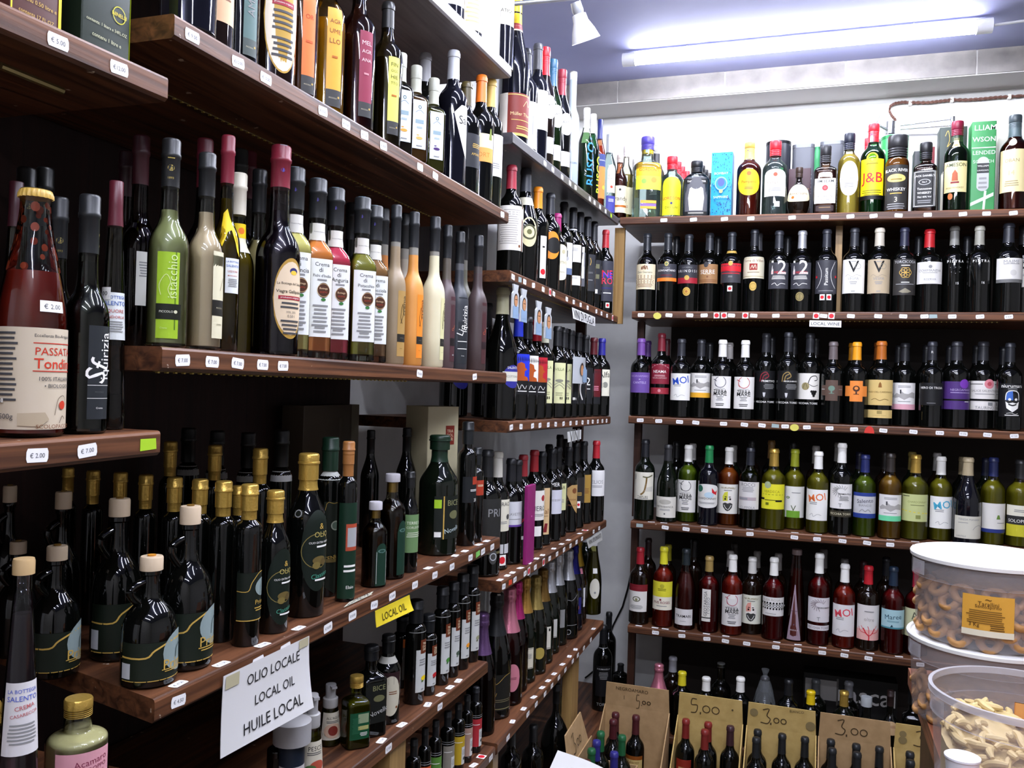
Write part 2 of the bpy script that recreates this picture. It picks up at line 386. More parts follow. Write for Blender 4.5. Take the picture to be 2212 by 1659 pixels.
def glass(P, g, root):
    q = g.split(':'); h = P.h; o = M(); seg = 40 if P.n == 2 else 56; ib = [(0, 0)]+P.pts+([(h, 0)])
    if q[0] in GLASS and len(q) == 1:
        o.lathe(P.pts, darkglass(GLASS[q[0]]), seg, P.sec); return o.build('bottle_glass', root)
    if q[0] == 'f':        # frosted glass, contents showing up to the fill level
        fill = float(q[2])*h; a = [p for p in P.pts if p[0] < fill]+[(fill, P.r(fill))]; b = [(fill, P.r(fill))]+[p for p in P.pts if p[0] > fill]
        o.lathe(a, frost(q[1]), seg, P.sec, cap=False); o.lathe(b, frost(q[3] if len(q) > 3 else '8d8a80'), seg, P.sec, cap=False); return o.build('frosted_glass', root)
    o.lathe(P.pts, thin(q[1]), seg, P.sec); ob = o.build('bottle_glass', root)
    if len(q) > 2:
        fill = float(q[3])*h; lo = float(q[5])*h if len(q) > 5 else .012*h; o = M(); e = .0016
        pr = [(lo, P.r(lo)-e)]+[(z, r-e) for z, r in P.pts if lo < z < fill]+[(fill, P.r(fill)-e)]
        body = float(q[4]) if len(q) > 4 else .3
        o.lathe(pr, darkglass(q[2], .25) if body >= 1 else liquid(q[2], body), seg, P.sec); o.build('liquid', root)
    return ob
SH = {}; PLACED = {}; LOG = []
SUF = {}
def ztop(S, t): return S['z0']+(S['z1']-S['z0'])*(t-S['t0'])/(S['t1']-S['t0'])
def place(k, px, py, R, row, h=None, bp=None, hz=None):
    S = SH[k]
    if hz:                                  # cap seen at the pixel, height known
        P = onz(px, py, S['z0']+hz); return Vector((P.x, P.y, S['z0'])), hz
    if bp:                                  # base seen at the pixel bp
        P = onz(*bp, S['z0']); P = onz(*bp, ztop(S, P.y if S['ax'] == 'x' else P.x))
        if h is None: d = ray(px, py); h = d.z*math.hypot(P.x, P.y)/math.hypot(d.x, d.y)-P.z
        return P, h
    off = R+.012+row+S.get('mg', 0)
    if S['ax'] == 'x':
        x = S['e']-off
        if py is None:
            lo, hi = .2, 5.
            for _ in range(50):
                m = (lo+hi)/2; P = Vector((x, m, ztop(S, m)+.0)); v = P.dot(RT)/P.dot(FW)*FPX+CX
                if v < px: lo = m
                else: hi = m
            t = m; z = ztop(S, t); return Vector((x, t, z)), h
        P = onx(px, py, x); z = ztop(S, P.y)
    else:
        y = S['e']+off; P = ony(px, py, y); z = ztop(S, P.x)
    return Vector((P.x, P.y, z)), (h or P.z-z)
TY = {  # type: profile, radius, glass, cap, object name, category
 'w': ('bdx', .0385, 'k', 'c K .78', 'wine_bottle', 'wine bottle'),
 'bg': ('burg', .041, 'k', 'c K .78', 'wine_bottle', 'wine bottle'),
 'sp': ('champ', .043, 'd', 'f ms .64', 'sparkling_wine_bottle', 'sparkling wine bottle'),
 'wy': ('bdx', .0372, 't:eef0cc:ccca60:.74:.5', 'c W .80', 'wine_bottle', 'wine bottle'),
 'wr': ('bdx', .0372, 't:f0c0b0:8a1c16:.74:.30', 'c W .80', 'wine_bottle', 'wine bottle'),
 'li': ('spirit', .037, 't:f2f6f4', 's W .90', 'spirit_bottle', 'spirits bottle'),
 'lq': ('slimb', .024, 'f:a89880:.78', 'c K .80 1', 'liqueur_bottle', 'liqueur bottle'),
 'cr': ('crema', .031, 't:eef2ee:d8c070:.62:1:.05', 'c K .78', 'cream_liqueur_bottle', 'liqueur bottle'),
 'oi': ('cyl', .031, 'k', 'c mY .80', 'olive_oil_bottle', 'oil bottle'),
 'jg': ('jug', .05, 'k', 'k w .885 1.1', 'olive_oil_jug', 'oil jug'),
}
def bot(k, px, py, ty, label, lab='', cap=None, gl=None, u=None, row=0, R=None, h=None, pr=None, w=None, name=None, cat=None, grp=None, suf=True, fix=False, tax=False, sec=None, bp=None, hz=None):
    T = TY[ty]; pr = pr or T[0]
    if ty in ('w', 'bg', 'sp') and lab and k[0] in 'RBF':          # paper wraps most of the visible side
        q = lab.split(':')[0].split()[3]; big = float(q.split('@')[0]) >= 70; f = 1.45 if k[0] == 'R' else 1.2; R = R or (.0455 if big and k[0] == 'R' else None)
        lab = '//'.join(' '.join(('%g' % (float(z.split('@')[0])*f)+('@'+z.split('@')[1] if '@' in z else '')) if j == 3 and l[0] in 'rpabhx' and float(z.split('@')[0]) > 49 else z for j, z in enumerate(l.partition(':')[0].split(' ')))+':'+l.partition(':')[2] for l in lab.split('//') if l.strip())
    if k == 'R1' and lab:
        lab = '//'.join(' '.join(('%g' % (float(z.split('@')[0])*1.42)+('@'+z.split('@')[1] if '@' in z else '')) if j == 3 and float(z.split('@')[0]) > 43 else z for j, z in enumerate(l.partition(':')[0].split(' ')))+':'+l.partition(':')[2] for l in lab.split('//') if l.strip())
    if ty == 'w' and R is None: R = {'R': .0402, 'B': .0352, 'F': .0345}.get(k[0], .036)
    if ty == 'w' and row >= .1: R = .035
    R = R or T[1]
    if w: # width in photo pixels -> radius
        for _ in range(3):
            P0, _h = place(k, px, py, R, row, h, bp, hz); R = w/2*(P0.dot(FW))/FPX
    r0 = row; ef = 1.07 if (sec or SEC.get(pr, (2, 1)))[0] > 2 else 1
    while True:
        P0, hh = place(k, px, py, R, row, h, bp, hz)
        if fix or bp or hz or all((P0.x-a)**2+(P0.y-b)**2 > (R*ef+c+.0016)**2 for a, b, c in PLACED.get(k, [])) or row > r0+.3: break
        row += .008
    if row > r0+.02 or not .12 < hh < .42: LOG.append((k, px, py, 'row %.3f h %.3f' % (row, hh), label[:30]))
    PLACED.setdefault(k, []).append((P0.x, P0.y, R*ef))
    S = SH[k]; va = math.atan2(-P0.y, -P0.x)
    if u is not None: phi = va+math.asin(max(-1, min(1, u)))
    elif S['ax'] == 'x': phi = -.42+random.uniform(-.08, .08)
    else: phi = -PI/2+random.uniform(-.12, .12)
    root = thing(name or T[4], label+(' '+SUF[k] if suf and k in SUF and len((label+' '+SUF[k]).split()) < 17 else ''), cat or T[5], up(P0)+Vector((0, 0, .0006+R*abs((S['z1']-S['z0'])/(S['t1']-S['t0'])))), phi+PI/2, grp)
    P = Prof(pr, R, hh, sec)
    glass(P, gl or T[2], root)
    cp = T[3] if cap is None else cap
    for c in cp.split('//'):
        if c.strip(): capsule(P, c, root)
    if lab: labels(P, lab, root)
    if tax: labels(P, 't .80 1.0 11@-6 u:D .5 .4 .28 v', root)
    return root, P
# ---------------------------------------------------------------- shelves
W1 = wood('stained_wood_y', '3a2217', '74492e', 'y'); W2 = wood('stained_wood_x', '3a2217', '74492e', 'x'); W3 = wood('post_wood', '33201a', '4b2f22', 'z', chips=False)
WP = wood('raw_pine', '8a6a3c', 'a98752', 'z', chips=False); WG = wood('grey_painted_board', '38363a', '4d4a4d', 'y', .35)
def tagmesh(txt, kind):
    key = 'tag_%s_%s' % (txt, kind)
    if key in TAGM: return TAGM[key]
    o = M(); a, b = .0135, .0072; fn = lambda x, y, f: (x, -f, y)
    col = {'w': '#f2f0f0', 'y': 'l', 'r': '#f2f0f0', 'g': '#7dc060', 'o': '#d8492c', 's': '#9fb0b0', 'Y': '#d8cf62', 'R': '#d03a30', 'p': '#e4b8c4'}[kind]
    if kind == 'w':
        o.add([fn(*q, .0006) for q in ((-a, -b*.5), (-a*.88, -b), (a*.88, -b), (a, -b*.5), (a, b*.5), (a*.88, b), (-a*.88, b), (-a, b*.5))], [tuple(range(8))], paper(col, .5))
    elif kind in 'rp':
        o.add([fn(*q, .0006) for q in ((-.011, -.011), (.011, -.011), (.011, .011), (-.011, .011))], [(0, 1, 2, 3)], paper(col, .5))
        if kind == 'r': o.add([fn(.0085*cos(t*PI/10), .0085*sin(t*PI/10), .0008) for t in range(20)], [tuple(range(20))], paper('r', .5))
    elif kind == 'Y': o.add([fn(.016*cos(t*PI/10), -.003+.013*sin(t*PI/10), .0006) for t in range(20)], [tuple(range(20))], paper(col, .4))
    elif kind == 'R': o.add([fn(.017*cos(t*PI/12), -.012+.026*sin(t*PI/12), .0006) for t in range(13)], [tuple(range(13))], paper(col, .4))
    else: o.add([fn(*q, .0006) for q in ((-a, -b), (a, -b*.8), (a*.9, b), (-a, b))], [(0, 1, 2, 3)], paper(col, .5))
    if txt: o.text(txt, fn, 0, 0, .018, paper('#55555c', .6), .0008, 0, .007)
    me = o.build('price_tag'); TAGM[key] = me.data; D.objects.remove(me); return TAGM[key]
TAGM = {}
PRICES = ['€ 8.00', '€ 7.50', '€ 9.00', '€ 6.50', '€12.00', '€ 5.50', '€10.00', '€ 4.90']
def unit(label, loc):
    return thing('shelving_unit', label, 'shelving unit', loc)
def board(k, ax, e, t0, z0, t1, z1, root, depth=.45, th=.03, mat=None, mg=0, a=None, b=None, cut=0):
    """one board; its upper front edge runs from (t0,z0) to (t1,z1)"""
    SH[k] = dict(ax=ax, e=e, t0=t0, z0=z0, t1=t1, z1=z1, mg=mg); S = SH[k]; o = M(); bv = .004; N = 2
    ta, tb = a if a is not None else t0, b if b is not None else t1
    sg = -1 if ax == 'x' else 1
    prof = [(0, -th+bv), (0, -bv), (sg*bv*.3, -bv*.3), (sg*bv, 0), (sg*depth, 0), (sg*depth, -th), (sg*bv, -th)]
    org = Vector((e, ta, ztop(S, ta))) if ax == 'x' else Vector((ta, e, ztop(S, ta))); vs = []
    for t in (ta, tb):
        for d, z in prof:
            p = Vector((e+d, t+cut*abs(d)*(t == ta), ztop(S, t)+z)) if ax == 'x' else Vector((t, e+d, ztop(S, t)+z)); vs.append(p-org)
    n = len(prof); fs = [(i, (i+1) % n, n+(i+1) % n, n+i) for i in range(n)]+[tuple(range(n-1, -1, -1)), tuple(range(n, 2*n))]
    if ax == 'x': fs = [f[::-1] for f in fs]
    o.add(vs, fs, mat or (W1 if ax == 'x' else W2)); ob = o.build('shelf_board', root, up(org)-root.location, 20)
    S['ob'] = ob; S['org'] = org; S['th'] = th; return ob
def tags(k, spec, top=''):
    S = SH[k]; i = 0; used = []
    for s, on in [(x, 0) for x in spec.split()]+[(x, 1) for x in top.split()]:
        p, _, txt = s.partition('='); kind = 'w'
        if p[-1].isalpha(): kind = p[-1]; p = p[:-1]
        px = float(p); lo, hi = (.2, 5.) if S['ax'] == 'x' else (-1.5, 2.); dz = .0 if on else -S['th']*.52; dd = .011 if on else 0
        for _ in range(40):
            m = (lo+hi)/2; z = ztop(S, m)+dz; P = Vector((S['e']-dd, m, z)) if S['ax'] == 'x' else Vector((m, S['e']+dd, z))
            if P.dot(RT)/P.dot(FW)*FPX+CX < px: lo = m
            else: hi = m
        if not txt and kind == 'w': txt = PRICES[(i*5+len(k)) % 8]
        elif txt: txt = '€ '+txt if len(txt) < 5 else '€'+txt
        i += 1
        ob = link('price_tag' if kind in 'wy' else 'sticker', tagmesh(txt if kind in 'wy' else '', kind), S['ob'], P-S['org'])
        j = random.uniform(-.1, .1)
        f = PI/2 if S['ax'] == 'x' else 0
        if on: ob.matrix_local = Matrix.Translation(P-S['org']) @ Matrix.Rotation(f+j*2, 4, 'Z') @ Matrix.Rotation(-PI/2, 4, 'X')
        else: ob.matrix_local = Matrix.Translation(P-S['org']) @ Matrix.Rotation(f, 4, 'Z') @ Matrix.Rotation(j, 4, 'Y')
def post(root, x0, x1, y0, y1, z0, z1, mat=None, name='upright_post'):
    o = M(); c = Vector(((x0+x1)/2, (y0+y1)/2, z0)); o.box((x0-c.x, y0-c.y, 0), (x1-c.x, y1-c.y, z1-z0), mat or W3); return o.build(name, root, up(c)-root.location)
def ledstrip(k, d, a, b):
    S = SH[k]; o = M(); m1 = paper('#6a5c36', .4); m2 = paper('#e8d070', .25, .6); nn = int((b-a)/.016)
    for i in range(nn):
        t = a+(b-a)*(i+.5)/nn; z = ztop(S, t)-S['th']-.001
        p = (Vector((S['e']-d, t, z)) if S['ax'] == 'x' else Vector((t, S['e']+d, z)))-S['org']
        o.box(p-Vector((.002, .002, .0018)), p+Vector((.002, .002, -.001+.001)), m2)
    p0 = (Vector((S['e']-d, a, ztop(S, a)-S['th'])) if S['ax'] == 'x' else Vector((a, S['e']+d, ztop(S, a)-S['th'])))-S['org']
    p1 = (Vector((S['e']-d, b, ztop(S, b)-S['th'])) if S['ax'] == 'x' else Vector((b, S['e']+d, ztop(S, b)-S['th'])))-S['org']
    o.tube([p0, p1], .0014, m1, 6)
    o.build('led_strip', S['ob'])
# ---------------------------------------------------------------- the room
XL, XR, YB, YF, FL = -1.25, 2.4, 3.90, -1.9, -1.54
def slab(name, a, b, m):
    o = M(); o.box(a, b, m); return struct(o.build(name, None, (0, 0, ZC)))
WALL = plaster('wall_plaster', 'd2d2d0', 'e4e4e2', 7)
slab('wall_left', (XL-.1, YF, FL), (XL, YB, CEIL), WALL)
slab('wall_back', (XL-.1, YB, FL), (XR, YB+.1, CEIL), WALL)
slab('wall_right', (XR, YF, FL), (XR+.1, YB+.1, CEIL), plaster('wall_plaster_b', 'b8b5b0', 'c8c5c0', 7))
slab('wall_front', (XL-.1, YF-.1, FL), (XR+.1, YF, CEIL), plaster('wall_plaster_c', 'b0aca6', 'c0bcb6', 7))
slab('ceiling', (XL-.1, YF-.1, CEIL), (XR+.1, YB+.1, CEIL+.1), plaster('ceiling_paint', '8e90b4', '9c9ec0', 2.5, .8, .05))
slab('floor', (XL-.1, YF-.1, FL-.1), (XR+.1, YB+.1, FL), plaster('floor_tile', '4a4540', '5c564e', 12, .5))
# lintel of rough stone blocks under the ceiling
o = M(); ms = plaster('lintel_stone', '6b6764', '827d79', 14, .9, .5); js = [XL, -.834, -.381, .089, .558, 1.04, 1.55, 2.05, XR]
for a, b in zip(js, js[1:]): o.box((a+.003, 3.700, 1.236), (b-.003, 3.72, CEIL-.001), ms)
o.box((XL, 3.704, 1.232), (XR, YB+.02, CEIL-.001), paper('#b4b1ae', .9))
struct(o.build('trim_1', None, (0, 0, ZC)))
# ---------------------------------------------------------------- tube lamps
def tube_lamp(i, x, y, z, k):
    L = .60
    t = thing('tube_lamp', ['long bright tube lamp under the ceiling over the back shelves', 'second tube lamp forward from the back wall', 'third tube lamp forward from the back wall',
                            'fourth tube lamp forward from the back wall', 'fifth tube lamp forward from the back wall', 'tube lamp farthest from the back wall'][i], 'lamp', up((x, y, z)))
    o = M(); n = 14
    vs = [(sx*L, .027*cos(PI*j/n+PI), .027*sin(PI*j/n+PI)+.008) for sx in (-1, 1) for j in range(n+1)]
    o.add(vs, [(j, j+1, n+2+j, n+1+j) for j in range(n)], emit('#eef2ff', TUBE_PWR*k)); o.build('diffuser', t)
    o = M(); o.box((-L, -.02, .008), (L, .02, .018), paper('#d8dadd', .4)); o.build('housing', t)
    for s in (-1, 1):
        o = M(); vs = [(s*L+d, .026*cos(2*PI*j/20), .026*sin(2*PI*j/20)+.004) for d in (0, s*.05) for j in range(20)]
        o.add(vs, [(j, (j+1) % 20, 20+(j+1) % 20, 20+j) for j in range(20)]+[tuple(range(20)), tuple(range(20, 40))], paper('#e6e6ea', .4)); o.build('end_cap', t)
    for s in (-1, 1):
        o = M(); o.tube([(s*.4, 0, .016), (s*.4, 0, CEIL-z)], .004, paper('s', .3, .8), 8); o.build('hanger', t)
for i, a in enumerate(TUBES): tube_lamp(i, *a)
o = M(); p0 = Vector((.56, 3.38, 1.294)); o.tube([p0+Vector((d, .0, .006*sin(d*9)+.004*d)) for d in [j*.08 for j in range(13)]], .005, paper('#d5d5d8', .5), 8)
tag(o.build('cable', None, (0, 0, ZC)), 'white cable leading from the right end of the tube lamp', 'cable')
# ---------------------------------------------------------------- shelving
U0 = unit('nearest dark wood shelving at the left edge with the sauce bottle', up((-.75, .86, FL)))
UA = unit('dark wood shelving with cream liqueurs and olive oils on the left', up((-.75, .875, FL)))
UB = unit('dark wood shelving of red wines in the far left corner', up((-.75, 2.13, FL)))
UR = unit('dark wood wall shelving along the back wall full of wine', up((-.68, 3.42, FL)))
board('0a', 'x', -.75, .626, .355, .857, .360, U0, a=.1, b=.857)
board('0b', 'x', -.75, .64, -.073, .862, -.070, U0, a=.1, b=.862)
board('0c', 'x', -.75, .64, -.49, .862, -.49, U0, a=.1, b=.862)
LG = wood('lit_grey_board', '8d898a', 'aaa6a6', 'y', .4)  # grey board painted paler to carry the strong light on its front edge
board('A0', 'x', -.75, 1.651, .80, 2.09, .812, UA, a=.9, b=2.09, mat=LG)
board('A1', 'x', -.75, .865, .441, 2.102, .441, UA, mg=-.009)
board('A2', 'x', -.75, .861, .033, 2.122, .029, UA)
board('A3', 'x', -.75, .866, -.400, 2.11, -.396, UA, mg=.006, cut=.25)
board('A4', 'x', -.75, 1.466, -.691, 2.048, -.699, UA, a=.88, mg=.012)
board('A5', 'x', -.75, 1.6, -.938, 2.123, -.942, UA, a=.88, mg=.012)
board('B1', 'x', -.75, 2.116, .651, 3.41, .676, UB, mat=WG)
board('B2', 'x', -.75, 2.128, .296, 3.41, .286, UB, b=3.45)
board('B3', 'x', -.75, 2.15, -.099, 3.372, -.117, UB)
board('B4', 'x', -.75, 2.135, -.516, 3.353, -.523, UB, mg=.02)
board('B5', 'x', -.75, 2.14, -.941, 3.358, -.921, UB, mg=.02)
board('R1', 'y', 3.42, -.746, .680, .676, .662, UR, b=1.7)
board('R2', 'y', 3.42, -.687, .304, .685, .301, UR, b=1.7)
board('R3', 'y', 3.42, -.688, -.113, .696, -.113, UR, b=1.7)
board('R4', 'y', 3.42, -.667, -.530, .355, -.524, UR, b=1.7, mg=.012)
board('R5', 'y', 3.42, -.666, -.945, .394, -.943, UR, b=1.7, mg=.012)
SH['F'] = dict(ax='y', e=3.19, t0=0, z0=FL+.004, t1=1, z1=FL+.004, mg=0)
board('B6', 'x', -.75, 2.14, -1.355, 3.37, -1.355, UB, b=3.88)
board('R6', 'y', 3.42, -.66, -1.36, .4, -1.36, UR, b=1.7)
SUF = {'0b': 'on the nearest left shelf', 'A1': 'on the upper left shelf', 'A2': 'on the cream liqueur shelf', 'A3': 'on the olive oil shelf', 'A4': 'below the oil shelf',
       'A5': 'on the lowest left shelf', 'B1': 'on the corner spirits shelf', 'B2': 'on the second corner shelf', 'B3': 'on the third corner shelf', 'B4': 'on the fourth corner shelf',
       'B5': 'on the sparkling wine shelf', 'R1': 'on the top back shelf', 'R2': 'on the second back shelf', 'R3': 'on the third back shelf', 'R4': 'on the fourth back shelf', 'R5': 'on the fifth back shelf', 'B6': 'under the sparkling wine shelf', 'R6': 'behind the cardboard boxes', 'F': ''}
SUF = {k: v for k, v in SUF.items() if v}
DK = wood('dark_backing_wood', '1d0d0a', '2c1511', 'z', chips=False, rough=.6); DB = plaster('dark_brown_panel', '241d19', '2e2621', 5)
def panel(root, a, b, m, name='dark_backing'):
    c = Vector(((a[0]+b[0])/2, (a[1]+b[1])/2, a[2])); o = M(); o.box(Vector(a)-c, Vector(b)-c, m); return o.build(name, root, up(c)-root.location)
panel(U0, (-1.235, .1, FL), (-1.208, .86, .9), DK)
panel(UA, (-1.235, .88, FL), (-1.208, 2.125, 1.2), DK)
panel(UB, (-1.235, 2.135, .1), (-1.208, 3.15, .9), DK)  # added dark sheet, stands in for the shade on the wall behind these shelves
panel(UR, (-.60, 3.882, FL), (1.7, 3.895, .65), DB)
post(UB, -.775, -.735, 3.462, 3.482, .2565, .6455, WP)
for z0, z1 in ((-1.354, -.955), (-.92, -.555), (-.521, -.149), (-.115, .255)): post(UB, -.905, -.865, 3.375, 3.40, z0, z1)
post(UB, -.80, -.765, 2.95, 3.04, -1.354, -.958, WP); post(UB, -.80, -.765, 2.15, 2.19, -1.354, -.972, WP)
for a in (2.3, 3.1): post(UB, -.80, -.765, a, a+.04, FL, -1.386)
post(UA, -.80, -.758, 1.53, 1.60, FL, -.967, WP); post(UA, -.80, -.758, 1.53, 1.60, -.938, -.723, WP)
for z0, z1 in ((-1.359, -.976), (-.944, -.561), (-.53, -.144), (-.112, .272)): post(UR, -.688, -.660, 3.548, 3.578, z0, z1)
post(UR, .068, .092, 3.525, 3.555, .3035, .639, WP); post(UR, -.688, -.660, 3.548, 3.578, FL, -1.391)
for k, (a, b) in {'A1': (.9, 2.0), 'A2': (.88, 1.6), 'B2': (2.2, 2.9)}.items(): ledstrip(k, .16 if k == 'A1' else .03, a, b)
ledstrip('R2', .05, -.45, .62)
o = M(); o.tube([onx(0, 142, -.79)+Vector((0, j*.002, 0)) for j in range(40)], .004, paper('#8a7a50', .2, .8), 8); o.build('light_rail', U0, up((0, 0, 0))-U0.location)
tags('0a', '125=5.00 257=12.00'); tags('0b', '80=2.00 188=7.00 320y')
tags('A1', '415 514=10.00 574=10.00 697=10.50 747=10.00 787=10.50 828 907 940 1085'); tags('A2', '394=7.00 458=7.00 513=7.00 567=7.00 611=7.00 906 1025')
tags('A3', '385=4.50 557=0.50 616=0.50 708=10.50 761=10.00 808 847 896 939 976 1016 1032g 1043 1063', '385=4.50 478 567 645 925 952 983 1004 1034 1051')
tags('A4', '839 950', '824 868 924 952 972 990'); tags('A5', '1060', '1040r 1023')
tags('B1', '1177 1194 1214 1231 1243 1274 1284 1296 1308 1320y'); tags('B2', '1108 1123s 1133 1152 1173 1188r 1196 1224 1239 1254 1269 1288 1299 1311 1323r')
tags('B3', '1104 1125 1150 1166 1184 1200 1217 1232 1245 1258 1270 1280 1291 1301 1310')
tags('B4', '1088 1102o 1112 1134 1142r 1156 1174r 1187 1203 1218 1232 1245 1257 1282 1294', '1080 1096 1107 1124 1142 1159 1172 1196 1213 1228 1252 1264r')
tags('B5', '1097 1140 1158 1177 1192 1207 1221 1237 1248 1261 1276', '1107 1131 1153 1171 1184 1197 1215 1230 1243 1282')
tags('R1', '1434 1498 1565 1622 1711 1782 1837 1887 1941 2004 2080 2131 2189')
tags('R2', '1385 1420Y 1445 1490 1521 1548r 1564r 1580 1610r 1628 1676 1730 1763r 1779 1796r 1838 1897 1951 1997 2016s 2057 2117 2179')
tags('R3', '1383 1423 1468 1503 1563 1608 1646 1675s 1696 1716Y 1743 1792 1845 1878R 1908 1973 2030 2081 2133 2191')
tags('R4', '1382s 1437 1482 1522 1574 1620 1716 1765 1820 1873 1923 1979', '1407 1434 1480 1521 1620 1667 1717 1767 1818 1869 1924 1977')
tags('R5', '1416 1473 1527 1567 1613 1676 1723 1776 1824 1876 1988', '1380 1415 1437 1473 1526 1568 1678 1724 1777 1826 1880 1942 1981')
# ---------------------------------------------------------------- top back shelf
GIN = 't:eef4f2:e6eeec:.78:.06'
bot('R1', 1400, 298, 'li', 'clear square gin bottle with orange and lemon label and violet cap', 'r .33 .66 70 -:R 0 .5 1 1 #f5b81e|R 0 0 1 .5 #d8dc3a|D .7 .35 .12 #ef8a30|D .3 .3 .1 #7fb03a|T .5 .72 .8 #b8451a *GORDON\'S//r .1 .2 44 -:R 0 .66 1 1 #f0a030|R 0 .3 1 .62 #7a5aa0|R 0 0 1 .3 #f0a030', 'c y .79 .95//s #4a3f9a .84 1.06', GIN, w=62, pr='sq', sec=(3.2, 1), tax=1, u=.15)
bot('R1', 1418, 317, 'li', 'clear spirits bottle with white cap behind the lemon label gin', 'r .2 .5 60 #505860:L .5 .8 .6 6 W', 's W .9//c K .74', 't:eef2e8:c8c8a0:.7:.15', row=.13)
bot('R1', 1453, 340, 'li', 'clear gin bottle with yellow label and red cap', 'a .08 .66 58 #e8e02c:T .5 .44 .92 r *LORDSON|D .5 .31 .06 B|T .5 .2 .6 #6a6a20 DRY GIN|C #8a8a20 .02 .3,.8 .4,.7 .35,.62|C #8a8a20 .02 .7,.8 .6,.7 .65,.62', 's r .80 1.05', GIN, w=50, u=0)
for i, (x, y) in enumerate(((1466, 351), (1474, 361), (1484, 371))):
    bot('R1', x, y, 'li', ['first', 'second', 'third'][i]+' red capped clear gin bottle queued behind the yellow label', '', 's r .80 1.05', GIN, R=.026, row=.13+.11*i)
bot('R1', 1506, 350, 'li', 'flat black labelled gin bottle with a white shirt drawing', 'r .04 .70 60 #55555a:R .0 .82 1 .96 k|T .5 .89 .85 W *THE BARMASTER|G W .2,.12 .14,.45 .2,.7 .42,.8 .5,.74 .58,.8 .8,.7 .86,.45 .8,.12|C g .015 .5,.72 .5,.14|C g .02 .3,.62 .28,.14|C g .02 .7,.62 .72,.14|R 0 0 1 .09 k|L .5 .05 .8 1 W', 's K .80 1.15', 't:dfe6ea:aab4bc:.72:.25', w=58, pr='flask', u=0)
for i, (x, y) in enumerate(((1516, 359), (1523, 368), (1530, 375))):
    bot('R1', x, y, 'li', ['first', 'second', 'third'][i]+' black capped gin bottle queued behind the shirt label', '', 's K .80 1.15', 't:dfe6ea:aab4bc:.72:.2', R=.026, pr='spirit', row=.08+.09*i)
bot('R1', 1620, 310, 'li', 'brown rum bottle with big round yellow label and gold cap', 'o .26 .62 66 #f3bd1c:D .5 .82 .09 #d06a20|T .5 .5 .6 #7a4a10 Pampero|L .5 .3 .4 2 n', 's Y .86//c #d8c060 .74', 't:e8c0a0:7a3010:.8:.6', w=51, tax=1, u=0)
bot('R1', 1676, 307, 'li', 'clear white rum bottle with white label and red cap', 'a .24 .60 62 W:D .5 .8 .09 #d04a2a|T .5 .5 .66 #7a6a50 Pampero|L .5 .3 .6 3 g//s .1 .17 20@8 W:', 's r .80 1.05', GIN, w=52, tax=1, u=.05)
bot('R1', 1727, 363, 'li', 'squat round dark rum flask with cream scroll label', 'b .30 .62 64 C:T .5 .45 .8 #5a3a14 *Aniversario|T .5 .75 .4 #5a3a14 Pampero|D .3 .2 .06 a', 's #3a2a22 .80 1.1', 'n', w=50, pr='ball', u=-.05)
bot('R1', 1785, 317, 'li', 'square bourbon bottle with white label and red wax seal', 'r .14 .50 52 W:A .5 .87 .8 k 0 *JIM BEAM|D .5 .62 .14 r|D .5 .62 .08 #e05a5a|T .5 .28 .66 k BOURBON|L .5 .15 .5 1 g//r .03 .11 44 #2a1210:L .5 .7 .8 3 t', 's K .76 1.05', 't:e8c8a8:3a1408:.62:.75', w=47, pr='sq', u=0, tax=1)
bot('R1', 1836, 290, 'li', 'pale gold whisky bottle with white oval label and navy cap', 'o .22 .64 52 W:T .5 .5 .84 #555 GLENGRANT|L .5 .36 .5 3 g', 's #161a2a .80 1.1', 't:f6f4e0:e2d680:.74:.5', w=46, u=.05)
bot('R1', 1888, 270, 'li', 'green whisky bottle with bright yellow label and red cap', 'r .16 .60 66 #f6e018:T .5 .5 .84 r *J&B|D .5 1.02 .22 #f6e018|D .5 .98 .05 Y|L .5 .22 .8 3 #7a7010|L .5 .88 .5 1 #7a7010|R 0 0 1 .1 k', 's r .86//c r .80 .98', 't:9ad0a0:0f5a28:.76:.6', w=52, u=-.05, tax=1)
bot('R1', 1875, 300, 'li', 'red capped spirits bottle hidden behind the green whisky', '', 's r .84', 't:dfe6e0:b0b8a8:.7:.2', row=.12, R=.026)
bot('R1', 1940, 295, 'li', 'amber whiskey bottle with black label and cream oval', 'r .03 .60 66 #2c2a28:T .5 .88 .95 W *BLACK RIVER|D .5 .7 .36 #d8c070 .16|R .3 .66 .7 .69 #8a7430|T .5 .45 .72 W *WHISKEY|L .5 .36 .5 1 Y|T .5 .22 .1 #e8dcc0 3|L .5 .12 .8 3 g', 's K .72 1.15', 't:f4e4c4:c89030:.70:.5', w=48, u=-.05)
bot('R1', 2001, 310, 'li', 'square black label whiskey bottle with black cap', 'r .05 .58 54 #141416:R .03 .03 .97 .97 #c8c8c4|R .06 .05 .94 .95 #141416|T .5 .84 .86 #e8e8e4 *JACK DANIEL\'S|D .5 .68 .26 #a8a8a4 .14|D .5 .68 .22 #1a1a1c .11|T .5 .68 .2 W No.7|T .5 .5 .62 W Tennessee|T .5 .39 .6 W *WHISKEY|T .5 .28 .6 W 70cl 40% Vol|L .5 .18 .7 2 g', 's K .76 1.2//', 't:d8b890:2a0e06:.72:.8', w=47, pr='sq', u=-.05, tax=0)
bot('R1', 2069, 264, 'li', 'green irish whiskey bottle with cream label and maroon cap', 'r .20 .54 60 #e6d79a:T .5 .86 .9 #2c3a20 *JAMESON|G #a04a24 .38,.36 .62,.36 .6,.6 .5,.72 .4,.6|R .34 .28 .66 .34 R|T .5 .14 .7 #5a4a2a IRISH WHISKEY//n .70 .82 16 #d8c070:D .5 .2 .3 #c06030//d .12 .19 17@-14 #c86a34:', 's #7a1430 .84 1.1//c #2a3a20 .70', 't:9ab088:20401c:.8:.75', w=50, u=-.1, tax=1)
